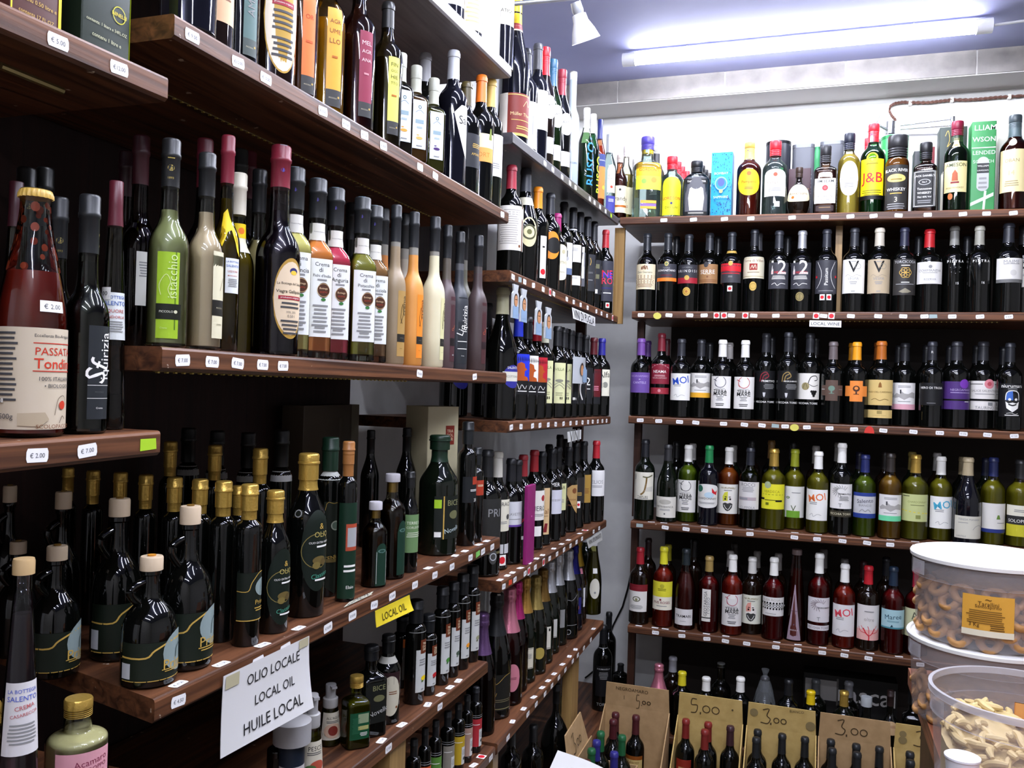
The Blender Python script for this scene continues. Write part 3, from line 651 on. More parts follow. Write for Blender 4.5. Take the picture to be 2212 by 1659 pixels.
bot('R1', 2194, 251, 'li', 'brown malt whisky bottle with tall cream label', 'r .18 .62 64 #e8d7a0:T .5 .74 .5 #8a7a50 OBAN|T .5 .45 .2 #b8a878 14|L .5 .25 .5 3 #9a8a60//o .66 .75 24 C:L .5 .7 .5 2 t', 's #3a4448 .86//c #5a6a6c .74', 't:e0b088:4a1a0a:.8:.75', w=58, u=-.15)
bot('R1', 1340, 336, 'li', 'brown brandy bottle with cream label at the shelf corner', 'r .08 .50 56 C:T .5 .5 .9 k Brandy|D .5 .85 .06 k|R .1 .2 .9 .28 a', 's #c9b8b0 .88', 't:d8a888:5a1e0c:.7:.8', R=.031, pr='cone', u=.1)
bot('R1', 1354, 317, 'li', 'clear grappa bottle with pinkish cap behind the brandy', 'r .10 .45 50 C:C #8a7a50 .03 .3,.6 .6,.75 .5,.5|L .5 .3 .5 2 a//s .52 .6 22 W:', 's #d8ccc8 .86', 't:f0efe4:d0c898:.62:.15', R=.028, row=.09)
bot('R1', 1372, 345, 'li', 'pale spirits bottle squeezed between brandy and lemon gin', 'r .10 .4 44 C:L .5 .6 .6 3 g', 's #b8b4b0 .88', 't:f0efe4:d0c898:.7:.2', R=.024, row=.04)
# ---------------------------------------------------------------- second back shelf
VES = 'T .5 .78 .4 k *V|N .66 .79 .11 .095 #8a8a80|L .5 .93 .2 1 g|C #8a8478 .012 .2,.5 .3,.55 .45,.48 .6,.54 .8,.5|T .5 .43 .4 g VESPA|L .5 .33 .3 2 g|L .5 .06 .2 1 g'
for s in [
 (1399, 506, 'wine bottle with tall cream label leftmost', 'r .28 .60 68 C:C n .03 .36,.78 .38,.9 .4,.78 .44,.93 .48,.78 .5,.96 .54,.78 .58,.93 .62,.78|T .5 .68 .64 k Don Gaetano|L .5 .55 .9 9 n|L .5 .1 .6 1 n', 'c #23262c .76'),
 (1444, 505, 'wine bottle with black label ending in an orange band', 'r .38 .60 66 #3a3a40:R 0 0 1 .2 o|T .5 .62 .8 W *DONGAETANO|T .5 .76 .3 g TERRA|L .5 .36 .5 2 R//d .57 .63 16 #b8a860:D .5 .5 .3 #6a7a50', 'c #23262c .76'),
 (1489, 508, 'wine bottle with black and crimson label above a gold medal', 'r .36 .60 66 #323238:R 0 0 1 .3 #a02230|T .5 .66 .85 W B R I N D I S I|T .5 .85 .4 g LUCARELLI|D .5 .3 .1 Y//d .20 .31 30 Y:D .5 .5 .4 #8a6a20|D .5 .5 .34 #c8a040|D .5 .5 .16 #a86a30', 'c #23262c .76'),
 (1534, 505, 'wine bottle with bronze brown label', 'r .36 .60 62 #a3794f:T .5 .6 .66 W SERRE|L .5 .48 .4 1 C|R .05 .16 .95 .19 n|R .05 .08 .95 .11 n|D .5 .34 .04 n//d .56 .63 18@-6 #3c3c40:', 'c #2a2c32 .76'),
 (1582, 503, 'wine bottle with red and charcoal label under a gold collar', 'r .36 .60 66 #3c3c40:R 0 .58 1 1 r|R .1 .46 .9 .5 r|L .5 .34 .2 2 g|C R .02 0,.58 .4,.6 .6,.5 1,.58//d .57 .63 17 Y://n .735 .765 60 Y://s .25 .32 18 W:D .5 .5 .36 r', 'c #23262c .765'),
 (1631, 497, 'large wine bottle with ivory label and red crest', 'r .40 .66 72 #d9d2b8:R .08 .93 .92 .95 #b0a070|T .5 .82 .84 n Torre di Villani|R .36 .38 .64 .68 #9a2a24|C #e8dcc0 .02 .4,.44 .46,.6 .5,.46 .56,.62 .6,.44|L .5 .28 .5 1 n|R .05 .08 .95 .1 #b0a070//d .25 .36 27 Y:N .5 .5 .42 .36 #8a7a30', 'c #1c1e24 .80'),
 (1684, 500, 'first of two black wine bottles with large white twelve', 'r .28 .60 60 #3e3e44:T .5 .82 .66 W *12|T .5 .62 .6 r E MEZZO|L .5 .48 .6 3 W|C W .02 .2,.16 .35,.22 .45,.12 .6,.2 .8,.18//e .64 .68 14 -:D .5 .5 .3 W', 'c #2b2d34 .76'),
 (1734, 500, 'silver capped black wine bottle with large white twelve', 'r .28 .60 60 #3e3e44:T .5 .82 .66 W *12|T .5 .62 .6 r E MEZZO|L .5 .48 .6 3 W|C W .02 .2,.16 .35,.22 .45,.12 .6,.2 .8,.18//d .13 .24 30 #8a7c4a:N .5 .5 .42 .36 #5a5030|R .44 .2 .48 .8 #5a5030|R .54 .2 .58 .8 #5a5030', 'c ms .68'),
 (1787, 497, 'wine bottle with hourglass lines and sideways white script', 'r .22 .62 66 #38383e:C W .015 .15,.95 .3,.7 .32,.5 .25,.3 .12,.15|C W .015 .85,.95 .7,.7 .68,.5 .75,.3 .88,.15|V .5 .5 .5 W Passitum|D .1 .5 .05 r|D .9 .5 .05 r|L .5 .08 .7 1 g//s .14 .21 18@-12 W:D .5 .5 .36 r//s .14 .21 18@12 W:D .5 .5 .36 r', 'c #262830 .72'),
 (1847, 494, 'wine bottle with white label and bold letter V', 'r .22 .62 66 W:'+VES, 'c #2a2c32 .76'),
 (1901, 494, 'wine bottle with beige label and bold letter V', 'r .22 .62 66 #b9a78a:'+VES, 'c #2a2c32 .765//c #c8c0b0 .755 1.06'),
 (1955, 493, 'wine bottle with charcoal label and gold flower ornament', 'r .20 .62 66 #302e2c:T .5 .92 .85 #c8c8c8 TORCICODA|L .5 .82 .4 1 W'+''.join('|N %.3f %.3f .11 .09 Y' % (.5+.11*cos(i*PI/3), .62+.075*sin(i*PI/3)) for i in range(6))+'|L .5 .35 .4 1 W|L .5 .3 .8 1 g//e .20 .28 44 -:G #8a8470 0,.5 .3,.8 .5,1 .7,.8 1,.5 .7,.3 .3,.3//o .80 .88 12 Y:', 'c #26283c .74'),
 (2009, 497, 'red capped wine bottle with broad white label', 'r .34 .60 70 #e8e5e0:L .5 .62 .9 1 g|D .5 .78 .06 g|T .5 .6 .8 g CORMANDIA|L .5 .5 .5 1 g|T .5 .2 .4 g RISERVA', 'c #b81c24 .74'),
 (2063, 490, 'stone patterned cap wine bottle with spaced white letters', 'e .22 .62 66 -:T .5 .92 .86 W *P I E T R A|D .25 .75 .02 g|D .5 .75 .02 g|D .75 .75 .02 g|D .3 .62 .02 g|D .5 .58 .02 g|D .7 .62 .02 g|T .6 .3 .14 W 15', 'c #8a8a84 .76'),
 (2117, 490, 'second stone patterned cap wine bottle right of its twin', 'e .22 .62 66 -:T .5 .92 .86 W *P I E T R A|T .6 .3 .14 W 16', 'c #9a988c .76'),
 (2180, 484, 'wine bottle with white label and grey lower band at right', 'r .33 .60 72 #e4e1dc:R 0 0 1 .14 #6a6a68|T .5 .85 .5 g MAIME|L .5 .76 .5 1 g|D .55 .4 .1 #d0cdc8', 'c #262830 .76')]:
    bot('R2', s[0], s[1], 'w', s[2], s[3], s[4], R=.0395 if s[0] == 1631 else None)
bot('R2', 1640, 505, 'w', 'wine bottle wrapped in clear plastic behind the red crest', '', 'c #5a5a60 .76', 't:c8ccd0:303438:.7:.5', row=.1)
bot('R2', 2214, 488, 'w', 'wine bottle half outside the frame at right', 'r .3 .5 70 W:L .5 .7 .6 3 g')
for i, x in enumerate((1462, 1552, 1702, 1866, 1985, 2090)):
    bot('R2', x, 512, 'w', 'dark wine bottle in the second row behind the '+['orange band label', 'bronze label', 'white twelve', 'white letter V', 'red capped bottle', 'stone patterned cap'][i], '', 'c #1a1b20 .76', row=.12)
# ---------------------------------------------------------------- third back shelf
MOI = lambda c, n='': 'A .52 .74 .7 %s 10 *MOI|L .38 .58 .36 2 g|C g .012 .25,.16 .35,.22 .4,.12 .55,.2 .7,.17' % c
TM = lambda c, d='k': 'N .5 .82 .24 .215 %s|R .42 .86 .62 1.0 #efece6|C %s .03 .2,.9 .3,.88 .34,.84|C %s .03 .28,.8 .3,.72 .36,.68|T .5 .61 .4 g NANARINO|T .5 .535 .56 %s *TERRA|T .5 .455 .56 %s *MARE|L .5 .36 .3 3 g|L .5 .14 .4 2 G' % (c, c, c, d, d)
VT = lambda c: 'C %s .04 .25,.6 .3,.85 .5,.95 .62,.8 .45,.7|C %s .04 .35,.6 .4,.8 .55,.88|T .62 .62 .6 W *PRIMITIVO|L .66 .5 .5 4 g|G #c8c8c8 .38,.2 .5,.2 .48,.08 .44,.02 .4,.08' % (c, c)
CAS = lambda c, m='#f0ede8': 'L .5 .88 .5 2 g|G #b0aca8 .05,.5 .2,.62 .32,.56 .4,.68 .5,.6 .65,.58 .8,.66 .95,.62 .95,.42 .7,.46 .5,.36 .3,.46 .1,.42|R .33 .6 .39 .74 G|L .5 .3 .5 1 g|R 0 0 1 .2 %s' % c
FACE = lambda c: 'D .5 .42 .24 #e8e2d8 .30|G %s .3,.42 .28,.58 .36,.72 .5,.76 .5,.44|D .4 .5 .04 k|D .6 .5 .04 k|G #3a3a38 .3,.34 .4,.38 .5,.35 .6,.38 .7,.34 .68,.22 .58,.12 .5,.09 .42,.12 .32,.22|C W .02 .36,.3 .42,.2 .5,.15|C W .02 .64,.3 .58,.2 .52,.14|R .38 .56 .46 .585 k|R .54 .56 .62 .585 k|T .5 .88 .6 #7a6a30 NIURUMARU|L .5 .8 .4 1 g' % c
for s in [
 (1386, 732, 'wine bottle with violet label and violet cap', 'r .30 .56 66 #6d4f9c:T .5 .82 .8 #b8a0d8 NEGROAMARO|T .5 .5 .56 #c8b8e0 CANTELE|L .5 .66 .06 1 W', 'c #7a4fa0 .76', 'w'),
 (1430, 721, 'taller wine bottle with crimson two part label', 'r .39 .63 60 #8a2436:C #c8a0a0 .03 .05,.8 .5,1 .95,.8|T .5 .62 .62 W *NEAMA|L .5 .44 .6 2 #e0b8b8|T .5 .3 .7 #e0b8b8 NEGROAMARO//r .27 .345 60 #a02c3a:D .5 .55 .07 #d08a90|L .5 .3 .4 1 #d08a90', 'c #7c2430 .77', 'w'),
 (1473, 733, 'wine bottle with white label and blue brush writing', 'r .22 .56 66 W:'+MOI('#2a52c0'), 'c #2c2e34 .76', 'w'),
 (1516, 734, 'wine bottle with grey rock drawing and amber label tip', 'p .26 .57 66 #efece6:'+CAS('#f0b030'), 'c #2a2b30 .76', 'w'),
 (1562, 735, 'white capped wine bottle with white label and grey swirl', 'r .14 .54 64 #efece6:'+TM('#4a4a5a'), 'c W .77', 'w'),
 (1611, 736, 'white capped wine bottle with white label and red swirl', 'r .14 .54 64 #efece6:'+TM('#c04a4a'), 'c W .77', 'w'),
 (1656, 721, 'black label wine bottle with dark red shell print', 'r .26 .57 60 #141416:'+VT('#8a2430')+'//r .18 .25 60 -:T .5 .5 .9 W *VECCHIA TORRE', 'c #26272c .78', 'w'),
 (1704, 719, 'black label wine bottle with golden shell print', 'r .26 .57 60 #141416:'+VT('#9a8048').replace('PRIMITIVO', 'NEGROAMARO')+'//r .18 .25 60 -:T .5 .5 .9 W *VECCHIA TORRE', 'c #26272c .78', 'w'),
 (1751, 721, 'white label wine bottle with drawn vine and grapes', 'r .26 .55 66 #e9e5dc:C k .03 .5,.6 .6,.85 .8,.9 .86,.76 .74,.72|C k .02 .5,.6 .7,.5 .9,.56|D .4 .5 .15 #a09468|D .72 .3 .05 k|D .64 .3 .05 k|D .8 .3 .05 k|D .68 .22 .05 k|D .76 .22 .05 k|D .72 .14 .05 k|C #6a6040 .02 .3,.4 .4,.62 .5,.4//r .18 .25 60 -:T .5 .5 .9 W *VECCHIA TORRE', 'c #26272c .78', 'w'),
 (1801, 739, 'wine bottle with brown cross shaped label', 'x .28 .53 62 #5e4a40:D .5 .6 .13 #6f8a7a .11|R .47 .36 .53 .5 #6f8a7a|R .4 .34 .6 .37 #6f8a7a|L .12 .55 .2 1 W|L .88 .55 .2 1 g', 'c #6a6060 .76', 'w'),
 (1852, 740, 'orange capped wine bottle with orange cross shaped label', 'x .28 .53 64 #ea8a3c:D .5 .62 .13 #4a2a18 .12|D .5 .64 .07 #ea8a3c .06|R .47 .36 .53 .52 #4a2a18|R .4 .34 .6 .37 #4a2a18', 'c #f0a020 .76', 'w'),
 (1905, 738, 'copper capped wine bottle with straw coloured double label', 'r .24 .54 72 #dcbf7a:G #8a5a20 .44,.7 .56,.7 .54,.85 .5,.92 .46,.85|T .5 .52 .9 #6a4a18 PASSO DEL CARDINALE|C #6a4a18 .015 .2,.2 .35,.26 .5,.18 .65,.25 .8,.2//r .09 .185 72 #dcbf7a:R .42 .5 .58 .9 #a08a50|L .5 .3 .6 1 #8a6a30', 'c #b5641e .76', 'w'),
 (1956, 742, 'wine bottle with grey rock drawing and pink label tip', 'p .20 .52 62 #efece8:'+CAS('#e0a8b4'), 'c #1e1f24 .76', 'w'),
 (2015, 739, 'black label wine bottle with white capital writing', 'r .26 .52 66 #161618:T .5 .78 .84 W *NERO DI TROIA|L .5 .1 .4 1 g//e .84 .92 8 -:T .5 .5 .8 W R', 'c #24262c .76', 'w'),
 (2068, 739, 'wine bottle with deep purple label and purple seal', 'r .22 .54 72 #4c2f72:D .7 .92 .16 #7a3cb0|T .6 .7 .7 #b8a8d0 NEGROAMARO|L .6 .6 .7 1 #b8a8d0|R 0 .31 1 .37 k|L .8 .28 .2 1 W', 'c #2a2a30 .76', 'w'),
 (2125, 739, 'white label wine bottle with a pink rose seal', 'r .22 .55 74 #e6e1dc:D .62 .9 .16 #e08a94|D .62 .9 .07 #c0505a|R .0 .88 .42 .9 k|R .82 .88 1 .9 k|T .5 .66 .9 #8a8480 SALICE SALENTINO|L .5 .55 .8 1 g|R 0 .31 1 .38 k|R .58 .16 .74 .27 g|T .5 .08 .6 g TAURINO', 'c #26272c .76', 'w'),
 (2183, 742, 'black wine bottle with a white bearded face drawing', 'r .16 .54 62 #0e0e10:T .5 .92 .8 W *niurumaru|L .5 .84 .4 2 g|D .5 .46 .26 #222 .3|G #3f6ab8 .26,.5 .3,.72 .5,.78 .52,.5|C W .03 .26,.5 .3,.72 .5,.78 .7,.72 .74,.5|D .4 .52 .05 W|D .62 .52 .05 W|G W .26,.46 .36,.4 .5,.43 .64,.4 .74,.46 .7,.26 .5,.14 .3,.26|C k .05 .36,.38 .5,.34 .64,.38|L .5 .05 .6 1 W|C W .015 .3,.1 .45,.12 .6,.08 .7,.11', 'c #1c1e24 .76', 'w')]:
    bot('R3', s[0], s[1], s[5], s[2], s[3], s[4])
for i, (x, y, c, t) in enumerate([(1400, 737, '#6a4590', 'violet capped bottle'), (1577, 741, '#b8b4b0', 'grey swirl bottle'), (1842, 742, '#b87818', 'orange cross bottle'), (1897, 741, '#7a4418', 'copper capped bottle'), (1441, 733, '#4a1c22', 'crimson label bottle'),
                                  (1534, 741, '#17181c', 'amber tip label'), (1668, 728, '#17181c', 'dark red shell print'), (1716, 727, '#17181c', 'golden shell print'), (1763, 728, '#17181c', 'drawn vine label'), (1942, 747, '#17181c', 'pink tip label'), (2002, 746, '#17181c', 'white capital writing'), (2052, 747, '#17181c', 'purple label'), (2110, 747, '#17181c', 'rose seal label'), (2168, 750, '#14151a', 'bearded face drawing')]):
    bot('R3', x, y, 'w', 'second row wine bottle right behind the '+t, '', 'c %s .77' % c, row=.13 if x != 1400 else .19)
# ---------------------------------------------------------------- fourth back shelf
YG, GN, GD = 't:f0f0c8:ccc850:.74:.5', 't:e8f0c4:a6bc4a:.74:.5', 't:f2e8c4:d4b456:.74:.5'
for s in [
 (1395, 950, 'dark wine bottle with cream label and a large golden letter', 'r .26 .60 66 #e6e1d0:C #7a6030 .07 .42,.18 .56,.3 .64,.6 .66,.84|C #5a5a38 .05 .5,.84 .7,.82 .92,.9|G #d0ccbe .65,.45 .95,.5 .95,.3 .62,.3|L .15 .9 .1 4 g|T .5 .1 .44 #4a4a3a TAFURI|L .5 .04 .6 1 g', 'c #1c1d22 .76', 'g', 0),
 (1444, 961, 'olive green slope shouldered bottle with low cream label', 'r .06 .33 68 #dedace:D .5 .75 .25 #b8b4a8 .1|T .5 .52 .7 #5a5a50 PIETRABIANCA|L .5 .4 .5 2 g|D .5 .18 .03 G', 'c #2c2c2e .76', 'g', 'bg'),
 (1488, 962, 'white capped green tinted bottle with white swirl label', 'r .13 .55 62 #e8e5de:'+TM('#4a4a4a'), 'c W .78', GN, 0),
 (1533, 963, 'green capped dark bottle with splashed red and blue label', 'b .24 .50 66 #e4e2dc:G r .7,.9 .85,.7 .95,.8 .9,.55 .8,.62 .72,.5|D .6 .55 .2 #bcd4e0 .12|D .2 .85 .14 #2f6a55|T .5 .38 .84 G CHARDONNAY|L .5 .18 .8 2 g', 'c #1c7a44 .76', 'b', 0),
 (1576, 967, 'amber tinted bottle with white cap and lime bearded face', 'r .15 .53 64 #e9e6dc:'+FACE('#d0d040'), 'c W .76', 't:f4dcc0:d08a40:.74:.5', 0),
 (1622, 968, 'dark capped bottle with pale label and misty landscape', 'r .24 .58 66 #dcd8d4:T .5 .9 .56 #6a6a6a ROCCI|L .5 .8 .5 4 g|R .1 .32 .85 .44 #b8a8ac|R .1 .34 .5 .42 #98989c|T .5 .06 .6 g CUPPOLA', 'c #22242c .76', 't:a8b078:3a4418:.74:.5', 0),
 (1673, 970, 'gold capped bottle with lemon yellow label', 'r .26 .57 70 #e4de30:D .3 .96 .13 #a8b48a|T .45 .7 .6 #a09418 VERDECA|L .5 .58 .8 1 #8a8a18|R 0 .36 .18 .44 k|R .6 .3 .86 .37 k|L .4 .36 .5 1 k|R .24 .16 .36 .26 #6a7018', 'c mY .76', YG, 0),
 (1718, 971, 'lime capped bottle with white label and green square', 'r .15 .54 66 #e9e7e0:R .22 0 .76 .22 #6fa030|T .5 .3 .2 #4a5a30 V|D .28 .64 .07 #3a5a2a .05|D .28 .64 .035 #c8d0b0|L .6 .8 .4 1 g', 'c #a3ab2c .76', YG, 0),
 (1769, 976, 'white capped bottle with orange brush writing', 'r .16 .54 64 W:'+MOI('#e8743a'), 'c W .77', YG, 0),
 (1820, 958, 'taller dark bottle with white label and grey spiral fan', 'r .29 .56 66 #ebe8e4:'+'|'.join('C #5a5a5a .014 %.3f,%.3f %.3f,%.3f' % (.5+.14*cos(a), .72+.09*sin(a), .5+.34*cos(a+.5), .7+.25*sin(a+.5)) for a in [.3+j*.33 for j in range(13)])+'|T .66 .6 .5 k *VERMENTINO|L .62 .5 .4 4 g|T .48 .14 .12 g T//r .20 .265 66 #3a3628:T .5 .5 .9 #d8d0b0 *VECCHIA TORRE', 'c W .77', 'k', 0),
 (1870, 983, 'navy capped bottle with pale label between blue bands', 'r .23 .54 68 #c9c9cc:R 0 .86 1 1 #2a3f8a|R 0 0 1 .18 #2a3f8a|A .5 .68 .6 #4a4a5a 5 Salento|T .5 .5 .44 g BIANCO|C g .02 .3,.24 .4,.34 .5,.26 .6,.34 .7,.24', 'c #20285c .76', GN, 0),
 (1925, 980, 'dark capped bottle with rock drawing and mint label tip', 'p .21 .52 64 #e9e6e2:'+CAS('#6fd8a0'), 'c #2a2420 .76', GD, 0),
 (1979, 983, 'gold capped bottle with celery green label', 'r .22 .54 72 #c4cb8a:T .6 .72 .66 #8a9050 CHARDONNAY|L .6 .6 .6 1 #6a7040|C #e0d040 .03 0,.4 .5,.34 1,.3|R .54 .1 .7 .24 #8a9050|L .2 .93 .3 1 k', 'c mY .77', 't:f0f0cc:c4c458:.74:.5', 0),
 (2034, 987, 'white capped bottle with light blue brush writing', 'r .15 .53 66 W:'+MOI('#4fb0d0'), 'c W .78', YG, 0),
 (2092, 989, 'dark slope shouldered bottle with beige cap and low label', 'r .07 .33 74 #d8d4c4:T .5 .85 .7 g TERESA MANARA|L .3 .7 .4 1 g|C g .012 .6,.4 .7,.55 .85,.6 .95,.5|T .25 .1 .3 g CANTELE', 'c #b0a080 .78', 'b', 'bg'),
 (2147, 989, 'navy capped bottle with plain label and tiny green tree', 'r .18 .48 68 #e4e0d8:R 0 -.12 1 .02 #28367a|G #6a8a3a .52,.4 .66,.4 .62,.56 .56,.56|L .7 .26 .3 1 g', 'c #1c2450 .76', YG, 0),
 (2206, 994, 'rightmost bottle with black and yellow banded label', 'r .12 .48 72 #e8e4d0:R 0 .38 1 .66 #2c2c2c|R 0 0 1 .38 #c8c030|L .5 .85 .5 2 g|T .5 .5 .8 W SOLOPERTE', 'c #202020 .76', YG, 0)]:
    bot('R4', s[0], s[1], s[6] or 'w', s[2], s[3], s[4], s[5])
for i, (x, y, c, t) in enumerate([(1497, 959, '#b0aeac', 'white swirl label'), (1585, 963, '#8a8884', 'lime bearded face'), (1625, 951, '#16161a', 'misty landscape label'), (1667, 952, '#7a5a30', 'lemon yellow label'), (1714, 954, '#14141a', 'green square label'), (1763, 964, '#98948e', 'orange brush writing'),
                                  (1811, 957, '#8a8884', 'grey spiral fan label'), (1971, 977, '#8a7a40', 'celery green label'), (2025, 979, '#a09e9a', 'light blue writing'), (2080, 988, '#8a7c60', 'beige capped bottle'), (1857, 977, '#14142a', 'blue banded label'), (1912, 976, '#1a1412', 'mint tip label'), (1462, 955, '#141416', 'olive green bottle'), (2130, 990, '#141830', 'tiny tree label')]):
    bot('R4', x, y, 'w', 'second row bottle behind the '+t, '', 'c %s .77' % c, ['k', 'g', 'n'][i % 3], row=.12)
# ---------------------------------------------------------------- fifth back shelf
RO, RD, RP = 't:f6d8cc:d85a40:.74:.5', 't:f0c4c0:a0282c:.74:.55', 't:ecd4d0:a8605a:.70:.4'
for s in [
 (1384, 1183, 'dark red bottle with white label and leaf crest leftmost', 'r .17 .44 62 #e6e2dc:D .5 .62 .18 #6a6a50 .12|D .5 .62 .13 #e6e2dc .08|D .5 .6 .06 #8a8a60|L .5 .3 .6 4 g//r .44 .53 66 R:L .5 .5 .6 1 #a05050', 'c #9a1c28 .76', 'n', 'w'),
 (1435, 1182, 'yellow capped rose bottle with yellow and white label', 'r .22 .58 66 #ebe4d0:R 0 .46 1 1 #e0d838|L .5 .74 .4 2 #6a6a10|D .5 .84 .09 #b8b030|T .5 .26 .7 R *FIVE ROSES|L .5 .14 .5 1 g|D .45 .36 .04 R', 'c #e0d832 .77', RO, 'w'),
 (1483, 1186, 'slope shouldered rose bottle with small low white label', 'r .06 .26 54 #dcd8d6:T .5 .56 .8 k *TRAMARI|L .5 .24 .4 1 g', 'c #1e262a .80', RP, 'bg'),
 (1533, 1202, 'rose bottle with narrow vertical white label', 'r .15 .58 34 #e2ddd4:V .42 .55 .78 G GEOTAROSA|V .72 .5 .5 g rosato|R 0 .1 1 .13 k', 'c #9a8048 .80', RD, 'w'),
 (1584, 1199, 'white capped rose bottle with white label and red swirl', 'r .12 .52 64 #e4e0dc:'+TM('#b04a5a', '#3a3a3a'), 'c W .79', RO, 'w'),
 (1626, 1204, 'white capped dark bottle with pink bearded face', 'r .14 .52 62 #e2e2d0:'+FACE('#e09a8a'), 'c W .79', 'n', 'w'),
 (1673, 1205, 'white capped rose bottle with black lattice label', 'r .30 .53 68 #e6e2de:T .4 .86 .7 #b0a8a0 ALBA ROSA|'+'|'.join('D %.2f %.2f .035 k|D %.2f %.2f .05 G|D %.2f %.2f .03 W' % (x, .4, x+.05, .55, x+.05, .55) for x in [.06+j*.11 for j in range(9)])+'|'+'|'.join('D %.2f .7 .035 k' % (.06+j*.11) for j in range(9))+'|L .4 .14 .5 1 g', 'c W .78', RD, 'w'),
 (1722, 1187, 'tapered clear bottle with tall lilac triangular label', 'r .02 .62 46 -:G #9a8490 0,0 1,0 .54,1 .46,1|R .22 .52 .78 .53 #6a5060|L .5 .28 .1 1 #6a5060|T .5 .18 .6 #d8c8d0 SINZULA', 'k #6a5a58 .94 1.05', 't:e8b8a8:b05a48:.78:.25', 'tp'),
 (1771, 1196, 'white capped dark bottle with rosy spiral fan label', 'r .26 .53 66 #dcd6d8:'+'|'.join('C #6a5058 .014 %.3f,%.3f %.3f,%.3f' % (.5+.14*cos(a), .72+.09*sin(a), .5+.34*cos(a+.5), .7+.25*sin(a+.5)) for a in [.3+j*.33 for j in range(13)])+'|T .68 .6 .5 k *NEGROAMARO|T .48 .14 .12 g T//r .17 .225 66 #dcd6d8:T .5 .5 .9 #8a7a80 *VECCHIA TORRE', 'c W .78', RD, 'w'),
 (1826, 1219, 'white capped rose bottle with coral pink brush writing', 'r .15 .53 66 #e6e2e0:'+MOI('#e04a5a'), 'c W .78', RO, 'w'),
 (1877, 1223, 'red capped rose bottle with red coral branch label', 'r .13 .55 66 #e2dcd8:R 0 0 1 .3 #e8b0a8|C r .04 .5,0 .5,.12 .4,.2 .3,.34|C r .03 .5,.12 .62,.2 .7,.34|C r .02 .4,.2 .2,.24 .12,.36|C r .02 .62,.2 .82,.24 .9,.34|C r .02 .5,.14 .5,.3 .46,.4|C r .015 .3,.3 .22,.4|C r .015 .7,.3 .8,.42|T .5 .6 .36 #b8b0ac oltre|L .5 .82 .4 1 g', 'c #b81c28 .78', 'n', 'w'),
 (1931, 1225, 'navy capped rose bottle with pale blue label', 'r .30 .52 68 #a9ccd2:A .5 .62 .6 #2a4a5a 5 Maree|L .5 .4 .5 2 #5a8a96|R 0 0 1 .08 #4a8a96|G #1a3a4a .4,.08 .46,.22 .5,.1', 'c #1a2a3c .78', RD, 'w'),
 (1982, 1229, 'crimson capped bottle beside the lidded bucket', 'r .22 .55 68 #c9c9a0:A .6 .78 .6 #5a5a4a 8 Alfa|D .7 .3 .13 #a8a880|D .35 .35 .1 #b8b890', 'c #b02a40 .78', RD, 'w')]:
    bot('R5', s[0], s[1], 'bg' if s[6] == 'bg' else 'w', s[2], s[3], s[4], s[5], pr='taper' if s[6] == 'tp' else None)
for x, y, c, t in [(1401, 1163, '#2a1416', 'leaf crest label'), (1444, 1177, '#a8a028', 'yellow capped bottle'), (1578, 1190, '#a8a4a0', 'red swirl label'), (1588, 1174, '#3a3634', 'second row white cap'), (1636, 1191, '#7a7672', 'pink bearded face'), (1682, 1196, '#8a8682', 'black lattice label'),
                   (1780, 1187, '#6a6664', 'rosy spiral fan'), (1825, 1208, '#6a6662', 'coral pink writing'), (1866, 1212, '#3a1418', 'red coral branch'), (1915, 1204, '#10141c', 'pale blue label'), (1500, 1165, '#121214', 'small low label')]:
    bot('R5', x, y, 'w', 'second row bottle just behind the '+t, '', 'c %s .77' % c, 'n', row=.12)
# ---------------------------------------------------------------- upper liqueur shelf (tops run out of the frame)
PIC = lambda c, k='#3a3a3a': 'R 0 0 1 .17 %s|T .45 .085 .5 #c8c0a0 PICCOLO|D .82 .1 .07 Y' % k
bot('A1', 404, None, 'w', 'black glossy bottle leftmost', '', 'c K .78', 'b', h=.30)
bot('A1', 447, None, 'w', 'dark brown bottle with peach coloured label', 'r .16 .6 52 #d8b088:L .5 .9 .8 14 n', 'c K .78', 'n', h=.30, R=.035)
bot('A1', 508, None, 'w', 'black bottle with slate green vertical strip', 'r .1 .62 24 #5a7470:'+PIC('', '#4a5450')+'|V .5 .6 .4 g AMARO', 'c K .78', 'k', h=.28, R=.033, u=.6)
bot('A1', 585, None, 'w', 'dark bottle with gold rimmed white oval label', 'o .08 .66 62 #b8923a:D .5 .5 .47 #e9ddc8 1.36|T .5 .8 .6 k La Bottega del|T .5 .7 .8 k *Amaro Gallipoli|R .2 .59 .8 .64 #9a2030|T .5 .615 .5 W produzione artigianale|L .5 .54 .7 4 G|L .5 .3 .6 4 G', 'c R .78', 'n', h=.30, R=.036, u=.45)
bot('A1', 643, None, 'w', 'amber liqueur bottle with bright orange strip label', 'r .07 .66 24 #f0793a:'+PIC('')+'|T .5 .74 .6 #b84a20 OR|L .5 .5 .6 1 #c85a28', 'c #202020 .8', 't:ecd0a0:8a5a1a:.72:.5', h=.285, R=.030, u=.5)
bot('A1', 702, None, 'w', 'yellow liqueur bottle with orange strip label', 'r .07 .66 28 #f0a83a:'+PIC('')+'|T .5 .86 .7 n AGR|T .5 .76 .7 n UME|T .5 .66 .7 n LLO|L .5 .5 .5 1 a', 'c #202020 .8', 't:f6ecc0:dcb020:.60:.8', h=.285, R=.031, u=.42)
bot('A1', 768, None, 'w', 'dark red liqueur bottle with raspberry strip label', 'r .07 .60 26 #8e3048:'+PIC('')+'|T .5 .86 .7 #e8c8c8 MEL|T .5 .76 .7 #e8c8c8 AGR|T .5 .66 .7 #e8c8c8 ANA|L .5 .5 .5 1 #c88a90', 'c #202020 .82', 't:d8a890:4a1008:.58:.7', h=.285, R=.031, u=.5)
